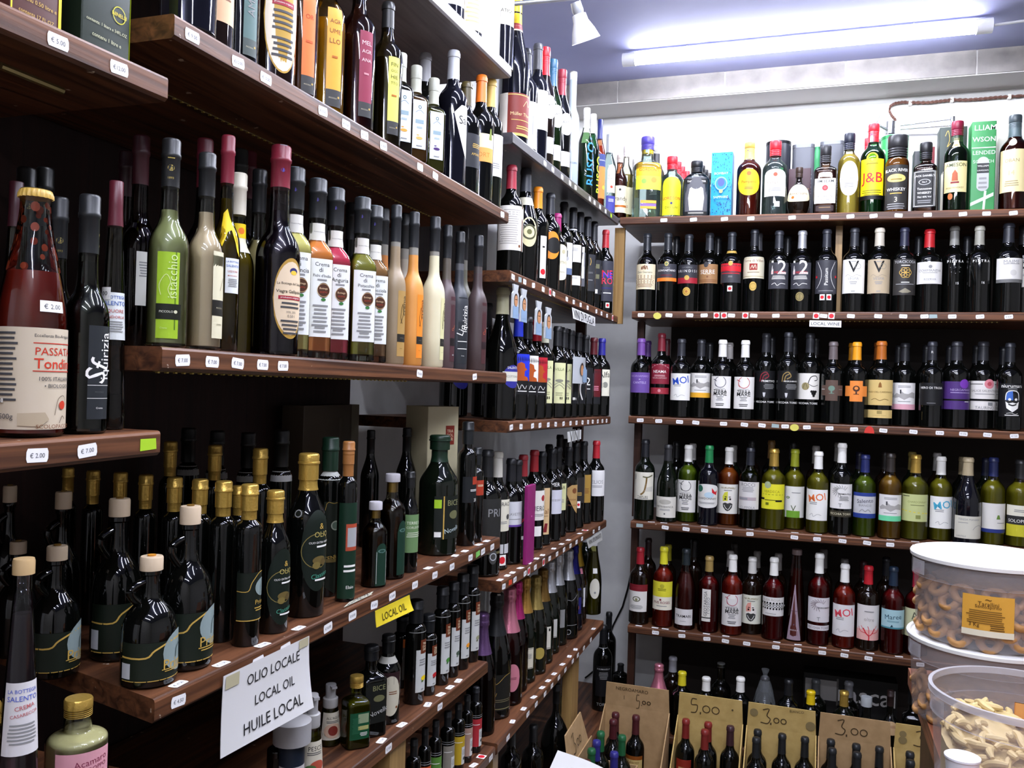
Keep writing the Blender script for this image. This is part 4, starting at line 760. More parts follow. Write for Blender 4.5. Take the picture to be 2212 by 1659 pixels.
bot('A1', 830, None, 'w', 'olive liqueur bottle with pale yellow strip label', 'r .07 .60 24 #e0dc6a:'+PIC('')+'|T .5 .9 .6 #5a5a20 FIN|T .5 .82 .6 #5a5a20 OCC|T .5 .74 .6 #5a5a20 HIE|T .5 .66 .6 #5a5a20 TTO|L .5 .5 .5 1 a', 'c #202020 .82', 't:d8d0a0:4a4010:.6:.6', h=.275, R=.030, u=.5)
SQL = lambda c: 'R 0 0 1 1 #e2ecee|N .5 .86 .12 .07 #4a6a7a|C #4a6a8a .03 .2,.74 .5,.8 .8,.74|R .2 .52 .8 .6 #8fa6b0|R .3 .42 .7 .46 #a8b8c0|D .5 .22 .24 %s .1|D .4 .28 .1 %s .04|L .5 .06 .5 1 g' % (c, c)
for x, y, c, l, nm, liq in [(867, 118, 'w', '#f0a040', 'first paper capped square bottle with white label and carrots', '3a2a14'), (900, 145, 'w', '#d0b060', 'second paper capped square bottle holding amber liquid', '9a6a14'), (938, 172, 'w', '#4a2a6a', 'third paper capped square bottle with grape drawing', '7a7a18')]:
    bot('A1', x, y, 'li', nm, 'r .12 .62 30 W:'+SQL(l), 'k #a8a89a .86 1.25//c #b8b8a8 .72 1.1', 't:dfe0c8:%s:.66:.6' % liq, pr='sq', R=.0225, u=.4)
bot('A1', 919, 118, 'w', 'silver capped bottle standing behind the square bottles', '', 'c #a8a8ac .78', 'k', row=.07)
bot('A1', 981, 112, 'w', 'silver capped black bottle with white teardrop label', 'h .20 .58 44 W:A .62 .72 .5 k 4 Sa', 'c #b4b6bc .74', 'b', R=.034, u=.6)
bot('A1', 1009, 180, 'w', 'dark gold capped bottle with black label', 'r .22 .52 50 #26272c:L .6 .7 .6 3 Y|T .6 .4 .6 Y AMARO', 'c #4a4020 .78', 'k', R=.033, u=.7)
bot('A1', 1041, 165, 'w', 'orange capped wine bottle with cream and apricot label', 'r .30 .52 66 #efe0b0:R 0 0 1 .5 #e0a050|T .5 .25 .6 #c07a2a BORT|G #7a8a3a .75,.8 .9,.8 .86,1.2 .8,1.2', 'c #f07a28 .72', 'k', u=.2, R=.034)
bot('A1', 1062, 174, 'w', 'gold capped wine bottle with tall white label', 'r .24 .56 60 W:L .5 .3 .5 3 g', 'c #d8b860 .74', 'd', R=.033, u=.5)
# bottles on the pale topmost board
for i, (x, l, t) in enumerate([(1008, 'r .05 .7 60 #e8dfc0:L .5 .5 .7 9 #c8b080|T .5 .9 .3 r ~', 'cream label and lines of print'), (1048, 'r .02 .75 60 W:D .7 .5 .2 #e0b0a0', 'large white label'), (1078, 'r .36 .75 60 #f0e8d0:T .5 .3 .8 k *NATION', 'cream label in black capitals'), (968, 'r .1 .7 58 W:L .5 .5 .7 6 p', 'white label leftmost')]):
    bot('A0', x, None, 'w', 'dark wine bottle up on the pale board with '+t, l, 'c K .78', 'b', h=.31, suf=False, u=.4)
# ---------------------------------------------------------------- cream liqueur shelf
CRE = lambda a, b: 'T .55 .93 .6 k Crema|T .5 .86 .16 k di|T .55 .785 .74 k %s|L .55 .73 .4 1 g|D .62 .60 .25 #4a2a1a .30|N .62 .60 .27 .25 #c8a878|T .62 .62 .34 #d8b890 *Bottega|T .62 .575 .3 #b8402a GUSTO|D .62 .48 .1 #3a7a3a .06|L .5 .40 .7 6 g|L .5 .12 .6 2 g' % a
SLIM = lambda c: 'R 0 .22 1.02 .34 #26241f|T .5 .28 .4 #9a9484 PICCOLO|C #3a2a10 .05 .3,.5 .62,.66 .5,.8 .3,.6 .5,.5|V .8 .78 .3 #5a4a30 crema|T .4 .12 .3 #4a3a20 crema'
bot('A2', 371, 304, 'lq', 'pale green liqueur bottle with lime label and black cap', 'r .04 .45 27 #9fc42a:R .8 .1 .86 1 #5a7a1a|R -.02 .22 1.12 .40 #15180c|T .45 .31 .6 #e8e8d8 PICCOLO|D .86 .31 .08 #d8d8b8|C #e0eca0 .03 .2,.5 .12,.62 .4,.74 .6,.66 .5,.56 .7,.46|V .68 .72 .5 #d8eca0 istacchio|T .35 .12 .3 #d8eca0 Crema//e .80 .93 13 -:D .5 .45 .3 #b09a4a|D .5 .45 .2 #1c1c1c|G #b09a4a .2,.8 .8,.8 .9,1 .5,.9 .1,1|T .5 .08 .5 #b09a4a 1893', 'c #1e1f20 .77', 't:e8ece8:b4b882:.66:1:.02', R=None, w=84, u=.03, pr='slimb')
bot('A2', 449, 334, 'lq', 'pale peach liqueur bottle with cream label and black cap', 'r .06 .50 24 #dfd8b8:R -.02 .26 1.02 .44 #1c1a14|T .5 .35 .5 #b8b090 PICCOLO|C #6a5a30 .03 .5,.55 .8,.7|T .5 .16 .4 #5a4a2a crema//e .80 .93 12@9 -:D .5 .45 .3 #b09a4a|D .5 .45 .2 #1c1c1c', 'c #1e1f20 .78', 't:e8ece8:f4dcbc:.70:1:.02', w=78, u=.82, pr='slimb')
bot('A2', 494, 296, 'lq', 'golden liqueur bottle with yellow splash and dark red cap', 'r .27 .43 22 #e4e8e6:T .5 .9 .9 #4a6ab0 *LA BOTTEGA|T .5 .78 .9 #4a6ab0 *SALENTO|T .5 .62 .7 #b85a50 *LIQUORE|T .5 .5 .7 #b85a50 *MANDARINO|L .5 .4 .7 5 g//e .44 .66 30@-4 -:G y .1,.9 .4,1 .8,.6 .95,0 .8,.1 .6,.55 .4,.5 .2,.2 .05,.1', 'c #7c2232 .78', 't:ece8d0:8a7a1a:.71:.55', w=62, u=.55, pr='slimb', row=.02)
bot('A2', 608, 318, 'lq', 'dark purple liqueur bottle with big oval label and red cap', 'o .08 .46 58 #b08a3a:D .5 .5 .475 #e3cdae .98|D .56 .84 .13 B .09|D .56 .82 .1 #e8c040 .06|T .52 .68 .84 k La Bottega del Salento|T .5 .58 .84 k *Viagra Gallipolino|R .14 .485 .9 .53 #a02030|T .5 .507 .6 W produzione artigianale|L .5 .44 .7 2 G|T .5 .33 .3 G VOL 25%|T .5 .28 .22 G 0.50 l|L .5 .22 .6 4 G', 'c #7c2232 .80', 't:d8d4dc:0e0812:.69:1:.02', w=94, u=.62, pr='slimb', tax=1)
for x, y, c, a, nm, w_ in [(640, 365, 'ece08c', 'Arancia', 'yellow', 60), (688, 389, 'f49a4c', "Fichi d'India", 'orange', 62), (727, 409, 'e04464', 'Anguria', 'raspberry red', 58), (784, 429, '989238', 'Pistacchio', 'olive green', 64), (811, 447, 'a87a4a', 'Nocciola', 'caramel brown', 50)]:
    bot('A2', x, y, 'cr', '%s cream liqueur in a square shouldered bottle with white label' % nm, 'r .12 .55 42 #e9ebe8:'+CRE(a, '')+'//n .655 .75 62 #dcd9d0:T .5 .5 .3 G Prodotto Artigianale', 'c #26282a .78', 't:eef2ee:%s:.66:1:.045' % c, R=.0248, u=.35, tax=1)
bot('A2', 857, 445, 'lq', 'frosted beige bottle with tan strip label', 'r .05 .46 22 #b08c50:'+SLIM(''), 'c #26282b .77', 'f:978468:.74', u=.75, R=.0265, w=50)
bot('A2', 896, 460, 'lq', 'frosted orange bottle with orange strip label', 'r .05 .46 20 #ee8a2a:'+SLIM(''), 'c #26282b .77', 'f:dc9648:.72', u=.8, w=48)
bot('A2', 941, 470, 'lq', 'frosted ivory bottle with pale strip label', 'r .05 .46 18 #d8d4a0:'+SLIM(''), 'c #26282b .77', 'f:dcd6b4:.74', u=.9, w=50)
bot('A2', 968, 488, 'lq', 'frosted mauve brown bottle with crimson script', 'r .05 .5 20 #4a2c30:R 0 .24 1 .36 #1c1416|A .5 .52 .8 #c8704a 60 Choc|L .5 .1 .3 1 g', 'c #242629 .77', 'f:58484a:.62:5a5248', u=.85, w=42, row=.015)
bot('A2', 995, 502, 'lq', 'frosted charcoal bottle with white upright script', 'r .04 .52 26 #26292d:R 0 .33 1 .34 W|R 0 .22 1 .23 W|A .4 .5 .9 W 70 Liq|V .75 .68 .4 W iquirizia|T .5 .12 .3 W Crema', 'c #202224 .77', 'f:36393f:.72:55565a', u=.55, w=44)
bot('A2', 1035, 510, 'lq', 'frosted dark mauve bottle at the right shelf end', 'r .05 .5 18 #4a2a2c:R 0 .24 1 .36 #2a1a1c|A .5 .52 .8 #c85a40 60 Caf', 'c #222427 .77', 'f:4c3e3e:.72:4a4240', u=.8, w=44)
for x, y, l, c, g, row in [(444, 303, 'dark red capped bottle hidden behind the peach liqueur', '#5c1c28', 't:b8b0a8:2a1210:.6:.8', .07), (518, 377, 'lemon liqueur with white cap and yellow tag', 'w', 't:e8e4c0:b8a830:.7:.6', .05), (521, 325, 'dark bottle behind the lemon liqueur', '#2a2c2c', 'k', .12), (540, 330, 'dark red capped bottle left of the purple liqueur', '#541a26', 't:c8c4c0:140a08:.6:.9', .09),
                         (562, 369, 'dark capped cream liqueur behind the purple one', '#202224', 't:e8ece8:b8a878:.62:1:.05', .05), (830, 452, 'dark capped orange bottle behind the beige one', '#222426', 'f:c07a3a:.7', .06), (876, 463, 'dark capped pale bottle behind the frosted orange', '#222426', 'f:a8a090:.7', .06), (1003, 492, 'grey capped bottle behind the charcoal liqueur', '#2a2a2c', 'f:7a7868:.7', .05),
                         (306, 296, 'tall burgundy capped bottle in the dark left back corner', '#3c141c', 't:988880:1c0c0a:.6:.9', .12), (276, 330, 'dimmer tall burgundy capped bottle by the back panel', '#30121a', 't:988880:1c0c0a:.6:.9', .15), (700, 425, 'dark bottle back behind the orange cream', '#1c1d1f', 'k', .12), (760, 440, 'dark bottle back behind the raspberry cream', '#1c1d1f', 'k', .12)]:
    bot('A2', x, y, 'lq', l, 'n .56 .72 50 #e8e4c8:R 0 .5 1 1 y|D .5 .75 .1 o' if x == 518 else 'r .2 .45 22 #d8d8d0:L .5 .8 .7 6 g' if x in (306, 562) else '', 'c %s .77' % c, g, row=row, R=.025, h=None)
# ---------------------------------------------------------------- nearest shelf
rt, P = bot('0b', 78, 413, 'li', 'tall bottle of red tomato sauce with gold crown cap', 'r .03 .435 104 #cfc0a8:T .74 .92 .46 G Eccellenza Bio-Artigianale|R .50 .845 1 .855 #c03a2a|T .74 .77 .44 #c8321e PASSATA|T .76 .65 .5 #d03a22 *Tondino|R .50 .57 1 .58 #c03a2a|T .76 .5 .4 G 100% ITALIANO|T .78 .43 .34 G • BIOLOGICO|L .2 .94 .34 14 G|D .82 .24 .045 #c83a22|C #5a4a3a .006 .72,.14 .76,.3 .84,.33 .88,.24|C #5a4a3a .008 .78,.06 .82,.13 .86,.1|G #b8a78c .38,.16 .62,.17 .66,.1 .58,.03 .38,.04|T .27 .12 .14 G 500g|R .08 .26 .24 .30 #e8e4dc|T .16 .28 .12 k 2020|T .74 .03 .4 n SCOLOPACCIO//s .50 .545 26@18 W:T .5 .5 .7 #55555c € 2.00', 'w Y .965', 't:e4e8e4:8e2618:.665:1:.015', w=138, pr='pass', name='tomato_sauce_bottle', cat='sauce bottle', u=.05)
o = M(); rr = random.Random(5)
for i in range(26):
    z = P.h*(.68+.26*rr.random()); a = rr.random()*2*PI; r = P.r(z)-.0008; sz = .0022+.0025*rr.random()
    fn = lambda x, y, f, a=a, z=z: (P.r(z+y)*.985*cos(a+x/r), P.r(z+y)*.985*sin(a+x/r), z+y)
    o.add([fn(sz*cos(j*PI/5), sz*1.2*sin(j*PI/5), 0) for j in range(10)], [tuple(range(10))], paper('#b04420', .4))
o.build('sauce_splash', rt)
bot('0b', 195, 425, 'lq', 'black liqueur bottle with dark label and white script', 'r .06 .45 27 #24282b:R 0 .22 1 .225 W|R 0 .36 1 .365 W|T .5 .29 .4 #5a5a5a PICCOLO|A .4 .52 .9 W 70 Sf|V .8 .68 .5 W iquirizia|T .5 .12 .3 W Crema//e .78 .90 12@10 -:D .5 .45 .3 #b09a4a|D .5 .45 .2 #1c1c1c|T .5 .08 .5 #b09a4a 1893', 'c #1c1e20 .755', 't:c8ccc0:060607:.72:1:.02', w=92, u=.62, pr='slimb')
bot('0b', 252, 395, 'lq', 'tall clear almond liqueur bottle with burgundy cap', 'r .36 .55 34 #e2e6e4:T .5 .9 .9 #4a6ab0 *LA BOTTEGA|T .5 .77 .9 #4a6ab0 *SALENTO|T .5 .6 .7 #b85a50 *LIQUORE|T .5 .48 .76 #b85a50 *MANDORLA|L .5 .38 .7 5 g//s .52 .57 24@-16 W:T .6 .5 .5 k 7.00', 'c #5a1c28 .82', 't:d8d4c8:2a2018:.14:.6', w=60, u=.1, pr='taper', row=.03)
bot('0b', 130, 430, 'lq', 'black capped bottle with gold crest between sauce and liqueur', 'e .76 .88 12 -:D .5 .45 .3 #9a8a4a|D .5 .45 .2 #1c1c1c|T .5 .08 .5 #9a8a4a 1893//r .1 .45 10 l:', 'c #1a1c1e .74', 't:b8b8a0:0a0a08:.70:1', u=.1, w=74, pr='slimb', row=.06)
bot('0b', 36, 396, 'lq', 'burgundy capped tall bottle behind the tomato sauce', '', 'c #3a121c .82', 't:d0c8a0:4a4018:.74:.5', w=58, pr='taper', row=.09)
for x, y, n_ in ((58, 366, 'left'), (98, 366, 'right')):
    bot('0b', x, y, 'lq', 'dark gold crested cap in the back row, %s of the pair' % n_, 'e .80 .91 12 -:D .5 .45 .3 #8a7a40|D .5 .45 .2 #0c0c0c', 'c #0e0f10 .77', 'k', R=.024, pr='slimb', row=.15, suf=True)
# small bottles below the nearest shelf
bot('0c', 170, 1508, 'li', 'pale cream bottle with pink label and ridged gold cap below the nearest shelf', 'r .04 .52 64 #dfa0aa:A .62 .78 .6 #8a3a50 6 Acamaro|A .66 .62 .5 #8a3a50 6 SCIROPPO|A .66 .5 .4 #8a3a50 6 DI MANDORLE|D .32 .5 .05 W .09|D .26 .58 .09 W .04|D .38 .58 .09 W .04|D .36 .46 .05 W .07', 's mY .82 .95', 't:e8ece0:c8be9a:.70:1:.02', w=126, pr='squat', suf=False, u=.25)
bot('0c', 52, 1207, 'li', 'slender tapered clear bottle with wooden stopper and tilted label at lower left', 'r .30 .56 40 #dcd8d8:T .5 .88 .8 #5a6ac0 *LA BOTTEGA|T .5 .78 .8 #5a6ac0 *SALENTO|A .55 .66 .5 #c06a6a 8 *CREMA|A .55 .56 .7 #c06a6a 8 *CASARECCIA|L .5 .42 .7 6 g', 'k #c8a878 .94 1.2', 't:e8eaee:a09498:.80:.3', w=84, pr='taper', suf=False, u=.2)
bot('0c', -24, 1520, 'li', 'pink labelled bottle cut by the left frame edge', 'r .04 .52 64 #dfa0aa:L .5 .6 .7 5 #8a3a50', 's mY .82 .95', 't:e8ece0:b8be9a:.70:1:.02', w=110, pr='squat', suf=False)
# oil tins on the shelf overhead
def carton(name, label, cat, org, ex, ey, W, Dp, H, col, el='', top=None, side='', rough=.45, bev=.002, lid=None, n=8):
    """upright box: org = front lower left corner, ex = direction of the front edge, ey = away from the front"""
    ex, ey = Vector(ex).normalized(), Vector(ey).normalized(); ez = Vector((0, 0, 1)); t = thing(name, label, cat, up(Vector(org)+ex*W/2+ey*Dp/2))
    o = M(); m = paper(col, rough); c0 = -ex*W/2-ey*Dp/2; pts = []
    for sx, sy, a0 in ((0, 0, PI), (1, 0, 1.5*PI), (1, 1, 0), (0, 1, PI/2)):
        for j in range(4):
            a = a0+j/3*PI/2; pts.append(c0+ex*(bev+sx*(W-2*bev)+bev*cos(a))+ey*(bev+sy*(Dp-2*bev)+bev*sin(a)))
    k = len(pts); vs = pts+[p+ez*H for p in pts]
    fs = [(i, (i+1) % k, k+(i+1) % k, k+i) for i in range(k)]; o.add(vs, fs+[tuple(range(k-1, -1, -1))], m); o.add(vs, [tuple(range(k, 2*k))], paper(top or col, rough))
    if el: draw(o, flatfn(c0+ex*W/2+ez*H/2, ex, ez, -ey), W, H, el, .0004)
    if side: draw(o, flatfn(c0+ex*W+ey*Dp/2+ez*H/2, ey, ez, ex), Dp, H, side, .0004)
    o.build('carton' if not lid else 'tin_body', t, smooth=60)
    if lid:
        o = M(); vs = [p*1.02+ez*(H-.012) for p in pts]+[p*1.02+ez*(H+.002) for p in pts]; o.add(vs, fs+[tuple(range(k, 2*k)), tuple(range(k-1, -1, -1))], paper(lid, .3, .3)); o.build('lid', t, smooth=60)
    return t
a, b = onx(175, 85, -.775).y, onx(279, 120, -.775).y
carton('oil_tin', 'tall green oil tin with yellow corner on the nearest overhead shelf', 'oil tin', (-.775, a, .3605), (0, 1, 0), (-1, 0, 0), b-a, .075, .27, '#122012', 'T .5 .40 .6 #c8c040 EXTRACTION|T .5 .36 .5 #c8c040 MADE IN ITALY|R .2 .325 .9 .333 #a03020|T .5 .30 .5 #c8c040 PRODUIT EN ITALIE|N .75 .2 .14 .125 #c8c020|T .75 .2 .3 y NINELLI|T .5 .125 .84 #c8c8a0 contents: 1 liters e 34FL.OZ|T .5 .07 .6 #c8c8a0 contenu 1 litre e|R 0 .42 1 1 #a8c020', None, 'R 0 0 1 1 #a8b828')
a, b = onx(22, 5, -.775).y, onx(131, 55, -.775).y
carton('oil_tin', 'brown fronted oil tin with yellow edge at the top left corner', 'oil tin', (-.775, a, .3575), (0, 1, 0), (-1, 0, 0), b-a, .06, .2, '#4a1c12', 'R .94 0 1 1 y|R 0 0 .03 1 y|T .5 .12 .8 #c8a040 contenu 0.50 litre e|T .5 .05 .7 #c8a040 contents 17 FL.OZ|N .6 .24 .2 .18 y')
# ---------------------------------------------------------------- olive oil shelf
PRI = 'R 0 0 1 .02 Y|C Y .02 0,.62 .3,.62 .4,.8 .6,.98 .8,1|D .75 .68 .26 #8a9a98 .24|C #4a5a58 .02 .68,.5 .7,.75 .8,.85|T .7 .38 .4 Y Primo|L .66 .26 .4 2 Y'
def jug(px, py, row, wpx, label, lab=True, u=.5):
    rt, P = bot('A3', px, py, 'jg', label, ('r .06 .36 110 #131c12:'+PRI+'//s .08 .2 14@-48 s:' if lab else ''), 'k #d3bda0 .885 1.12', 'k', w=wpx, row=row, u=u, fix=True)
    o = M(); R = P.R; h = P.h; r0 = P.r(h*.78)
    o.tube([(-r0*.9-R*.52*sin(PI*j/12), 0, h*.80-.19*h*j/12+.03*h*sin(PI*j/12)) for j in range(13)], .0058, darkglass(GLASS['k']), 10); o.build('handle', rt)
    o = M(); o.lathe([(h, .0), (h+.0003, R*.15), (h+.002, R*.155), (h+.0022, 0)], paper('#7a5a20' if wpx != 116 else '#c8862a', .5), 20); o.build('stopper_seal', rt)
jug(328, 1202, 0, 116, 'small squat oil jug with cork cap in front')
jug(412, 1094, 0, 106, 'bigger round oil jug with looped handle and cork cap')
jug(124, 1180, 0.135, 100, 'round oil jug with cork cap further left')
jug(259, 1078, 0.115, 104, 'oil jug standing behind the small front jug')
for px, py, bx, w_, l in [(138, 1063, 0.23, 80, 'dim oil jug near the back left'), (40, 1170, 0.25, 80, 'dim oil jug at the far left edge'), (22, 1050, 0.345, 66, 'oil jug lost in shade at the upper left')]: jug(px, py, bx, w_, l, False)
OLI = 'N .5 .5 .49 .47 #8a7a40|T .6 .8 .14 Y &|T .62 .7 .5 #b8a860 OLIO|T .62 .6 .8 W OLIO EXTRA VERGINE|L .66 .55 .5 1 W|D .55 .38 .22 #6a5a30 .12|D .45 .32 .12 #7a6a38 .1|D .68 .36 .1 #5a4a28 .1|A .6 .2 .6 #4a9a80 10 Classico|L .62 .14 .5 1 W'
GC = 'c mY .84 1.25//c mY .74 1.12'
def gold(px, py, row, w_, label, lab='', pr='cyl', cap=GC, gl='k', u=.6): bot('A3', px, py, 'oi', label, lab, cap, gl, w=w_, row=row, pr=pr, u=u, fix=True)
gold(540, 1048, 0, 58, 'slim gold capped oil bottle with dark green label in front', 'r .16 .46 56 #121a12:'+PRI)
gold(596, 1061, 0, 68, 'gold capped oil bottle with oval olive label in front', 'o .06 .6 52 #0e1a12:'+OLI, 'cone')
gold(668, 981, 0, 82, 'large gold capped oil bottle with oval olive label', 'o .16 .66 60 #0e1a12:'+OLI+'//s .62 .66 16@-34 #0c120c:N .5 .5 .4 .3 g', 'cone')
gold(754, 955, .0, 42, 'tall copper capped oil bottle with dark green label', 'r .02 .62 48 #0e2c1c:R .3 .5 .86 .78 #b04a30|R .36 .54 .8 .74 #a8a8a8|L .5 .34 .6 2 W|T .5 .12 .3 W Elaìo', cap='c #a06a38 .86 1.2//c #a06a38 .76 1.1', u=.5)
gold(484, 1041, .047, 56, 'gold capped oil bottle behind the slim front one', '')
gold(516, 1051, .1, 40, 'small gold cap peeking between two front oil bottles', '')
gold(433, 1037, .094, 52, 'gold capped oil bottle behind the round jug')
gold(378, 1033, .141, 50, 'fourth gold capped oil bottle of the shaded back line')
gold(316, 1027, .19, 46, 'third gold capped oil bottle of the shaded back line')
gold(261, 1022, .24, 44, 'second gold capped oil bottle of the shaded back line')
gold(202, 1018, .29, 42, 'first gold capped oil bottle of the shaded back line')
gold(148, 1012, .34, 36, 'faint gold capped oil bottle deepest at left')
gold(563, 970, .10, 50, 'tall gold capped oil bottle in the rear right row')
gold(465, 963, .19, 46, 'tall gold capped oil bottle in the rear middle row')
gold(369, 955, .28, 44, 'tall gold capped oil bottle in the rear left row')
WB = 'n .70 .76 70 #9a9a98:D .8 .5 .06 o'
gold(715, 946, .045, 54, 'flat green labelled oil bottle with dark green cap', 'n .735 .79 60 #b8bab4:D .8 .5 .1 o//p .02 .60 44 #171d14:D .5 .74 .2 #9aa090 .2|D .5 .74 .15 #59685a .15|A .5 .4 .9 Y 12 TENUTA|R 0 .34 1 .38 #6a5a30|C Y .015 .05,.05 .05,.9 .4,.98 .95,.9 .95,.05', cap='c #123020 .79 1.3', pr='cyl', u=.55)
for i, (px, py, bx, by) in enumerate([(408, 926, 396, 1180), (470, 932, 466, 1190), (537, 936, 538, 1195), (610, 930, 614, 1200)]):
    gold(px, py, .11+.075*(3-i), 46, ['first', 'second', 'third', 'fourth'][i]+' black capped oil bottle in the dark last row', WB, cap='c #121314 .78 1.3')
gold(802, 930, .2, 40, 'black oil bottle in shade behind the corked bottles', '', 'cone', 'c #101112 .8')
gold(880, 925, .13, 44, 'black oil bottle in shade left of the cream carton', '', 'cone', 'c #101112 .8')
CL = 't:dcd8c0:2c1a08:%s:.75'
gold(812, 1084, 0, 54, 'small corked clear bottle of dark oil', 'a .02 .52 26 #143426:D .5 .82 .34 #5a7a70 .14|D .5 .82 .22 #20443a .09|C W .02 .08,.05 .08,.8|C W .02 .92,.05 .92,.8', 'spirit', 'k #b8b4b8 .90 1.35//k #b89a58 .80 .95', CL % '.7')
gold(849, 1024, 0, 60, 'larger corked clear bottle of dark oil', 'a .04 .56 26 #143426:D .5 .82 .34 #5a7a70 .14|D .5 .82 .22 #20443a .09', 'spirit', 'k #a8a4a8 .92 1.35//k #b89a58 .82 .95', CL % '.7', .8)
gold(888, 1020, 0, 38, 'dark oil bottle with moss green square label', 'r .2 .58 50 #6a8a5a:T .5 .78 .7 #e0e8d0 TERRE DI|T .5 .66 .7 #e0e8d0 CORLEONE|L .5 .52 .7 3 #d0d8c0', 'cone', 'c #121314 .84 1.1//k #c8c8c4 .985 1.2', 'k', .6)
gold(951, 941, 0, 84, 'big dark green oil bottle with black framed label', 'r .14 .5 70 #121812:R .3 .0 .34 1 Y|T .7 .84 .5 #8a8a60 BICE|D .72 .56 .2 #6a6a48 .14|A .7 .22 .7 #b8c8c8 10 Novello|R 0 .72 .24 .92 l|R .02 .05 .24 .17 W', 'cone', 'c #0f2818 .88 1.25//c #0f2818 .74', 'g', .55)
gold(1012, 912, 0, 42, 'tall black oil bottle with red square tag', 'r .35 .56 50 #1a1c1e:R .5 .7 .9 1 #a83a24|L .6 .5 .5 2 W|T .7 .1 .2 W 20', 'cyl', 'c #16191b .82 1.2')
gold(1032, 968, 0, 30, 'shorter black oil bottle at the right shelf end', 'r .5 .66 40 #a83a24:L .5 .7 .5 3 C', 'cyl', 'c #16191b .82 1.2')
p = onz(960, 1178, -.398)
carton('gift_carton', 'tall cream gift carton with red tag on the oil shelf', 'carton', (-.875, onx(922, 1000, -.875).y, -.3960), (.42, .9, 0), (-.9, .42, 0), .10, .085, .335, '#cfc6a2', 'R .58 .72 .86 .86 #8a2f22|T .72 .82 .2 C TRA|T .72 .79 .2 C DOL|T .72 .76 .2 C SAR')
carton('oil_carton', 'dim brown carton at the back of the oil shelf', 'carton', (-1.12, onx(655, 950, -1.12).y, -.3960), (0, 1, 0), (-1, 0, 0), .26, .06, .33, '#4a4034', 'R .62 .1 .66 .9 #5a5044|R .85 0 1 1 #6a6250')
# ---------------------------------------------------------------- below the oils
def pump(px, py, w_, label, lab, row=0):
    rt, P = bot('A4', px, py, 'li', label, lab, '', 't:e0e0c0:9a9428:.52:.5', w=w_, pr='pear', name='oil_dispenser', cat='dispenser bottle', row=row, u=.35); h = P.h; r = P.r(h*.7)
    o = M(); o.lathe([(h*.62, P.R*.66), (h*.64, P.R*.7), (h*.77, P.R*.7), (h*.78, P.R*.62), (h*.78, 0)], paper('#b8b6b4', .35), 24); o.build('collar', rt)
    o = M(); o.lathe([(h*.78, P.R*.5), (h*.84, P.R*.46), (h*.985, P.R*.5), (h, P.R*.46), (h+.0004, 0)], paper('#a8a6a6', .35), 20); o.box((-.005, -P.R*1.0, h*.965), (.005, 0, h*.998), paper('#a8a6a6', .35)); o.build('pump_head', rt)
pump(676, 1500, 50, 'front pump dispenser of seafood oil', 'r .08 .48 46 #cfc8b4:T .55 .8 .6 k PESCE|L .5 .68 .7 2 G|D .6 .3 .28 #b0503a .2|D .35 .24 .2 #4a6a3a .14')
pump(715, 1478, 46, 'rear pump dispenser of garlic oil', 'r .12 .56 44 #cfc8b4:T .55 .8 .7 k ALL\'AGLIO|L .5 .68 .7 2 G|D .5 .34 .38 #c8a890 .3|D .5 .34 .2 #7a2a20 .2', .05)
bot('A4', 632, 1556, 'li', 'white flip cap bottle with dark blue band', 'r .02 .42 60 #c8c4c4:D .8 .3 .2 #b04a40|D .8 .3 .16 #c8c4c4//r .42 .66 64 #1c2634:', 'k #a8a6a6 .70 1.5', 'f:20283a:.99', pr='cyl', w=54, name='sauce_bottle', cat='sauce bottle', u=.3)
bot('A4', 600, 1590, 'li', 'thin dark bottle beside the white sign', 'r .1 .6 30 #2a241c:C #c8c0b0 .03 .3,.5 .6,.7 .5,.3', 'k #4a443c .9', 'k', pr='cyl', R=.017, row=.03)
bot('A4', 771, 1460, 'li', 'small square oil bottle with green label and gold cap', 'r .14 .52 38 #0f4a2c:R .4 .6 .95 .95 #8a9a78|R .4 .35 .95 .5 #a8a868|L .3 .8 .4 12 #2f6a4a|L .7 .24 .4 3 W', 's mY .84 1.2//k W .985 1.3', 't:dcdca0:8a8a18:.66:.6', pr='sq', w=54, name='oil_bottle', cat='oil bottle', u=.35)
bot('A4', 803, 1395, 'li', 'dark oil bottle with black framed label and silver ribbon', 'r .16 .62 54 #141612:T .6 .86 .5 #8a8a60 BICE|D .6 .6 .22 #6a6a48 .12|A .6 .28 .8 #b8b8b4 14 Novello', 'c #14161a .84 1.2', 'k', pr='sq', R=.027, name='oil_bottle', cat='oil bottle', u=.45)
bot('A4', 840, 1372, 'li', 'black oil bottle with rounded cream label and white neck band', 'o .1 .56 44 #c9c2ac:L .6 .6 .4 2 n|D .8 .2 .06 n//r .46 .6 44 #2a1418://n .69 .76 60 #a8a69c:', 'c #101112 .80 1.2', 'k', pr='cone', R=.026, name='oil_bottle', cat='oil bottle', u=.3)
TR = lambda c1, c2: 'R .0 0 1 .86 #c9cac6|R .3 .78 1 1.06 #6a3018|T .66 .98 .4 C TRA|T .66 .92 .4 C DOL|T .66 .86 .4 C SAR|L .5 .66 .6 3 g|D .62 .28 .24 %s .16|D .5 .22 .1 %s .05|L .5 .06 .3 1 g' % (c1, c2)
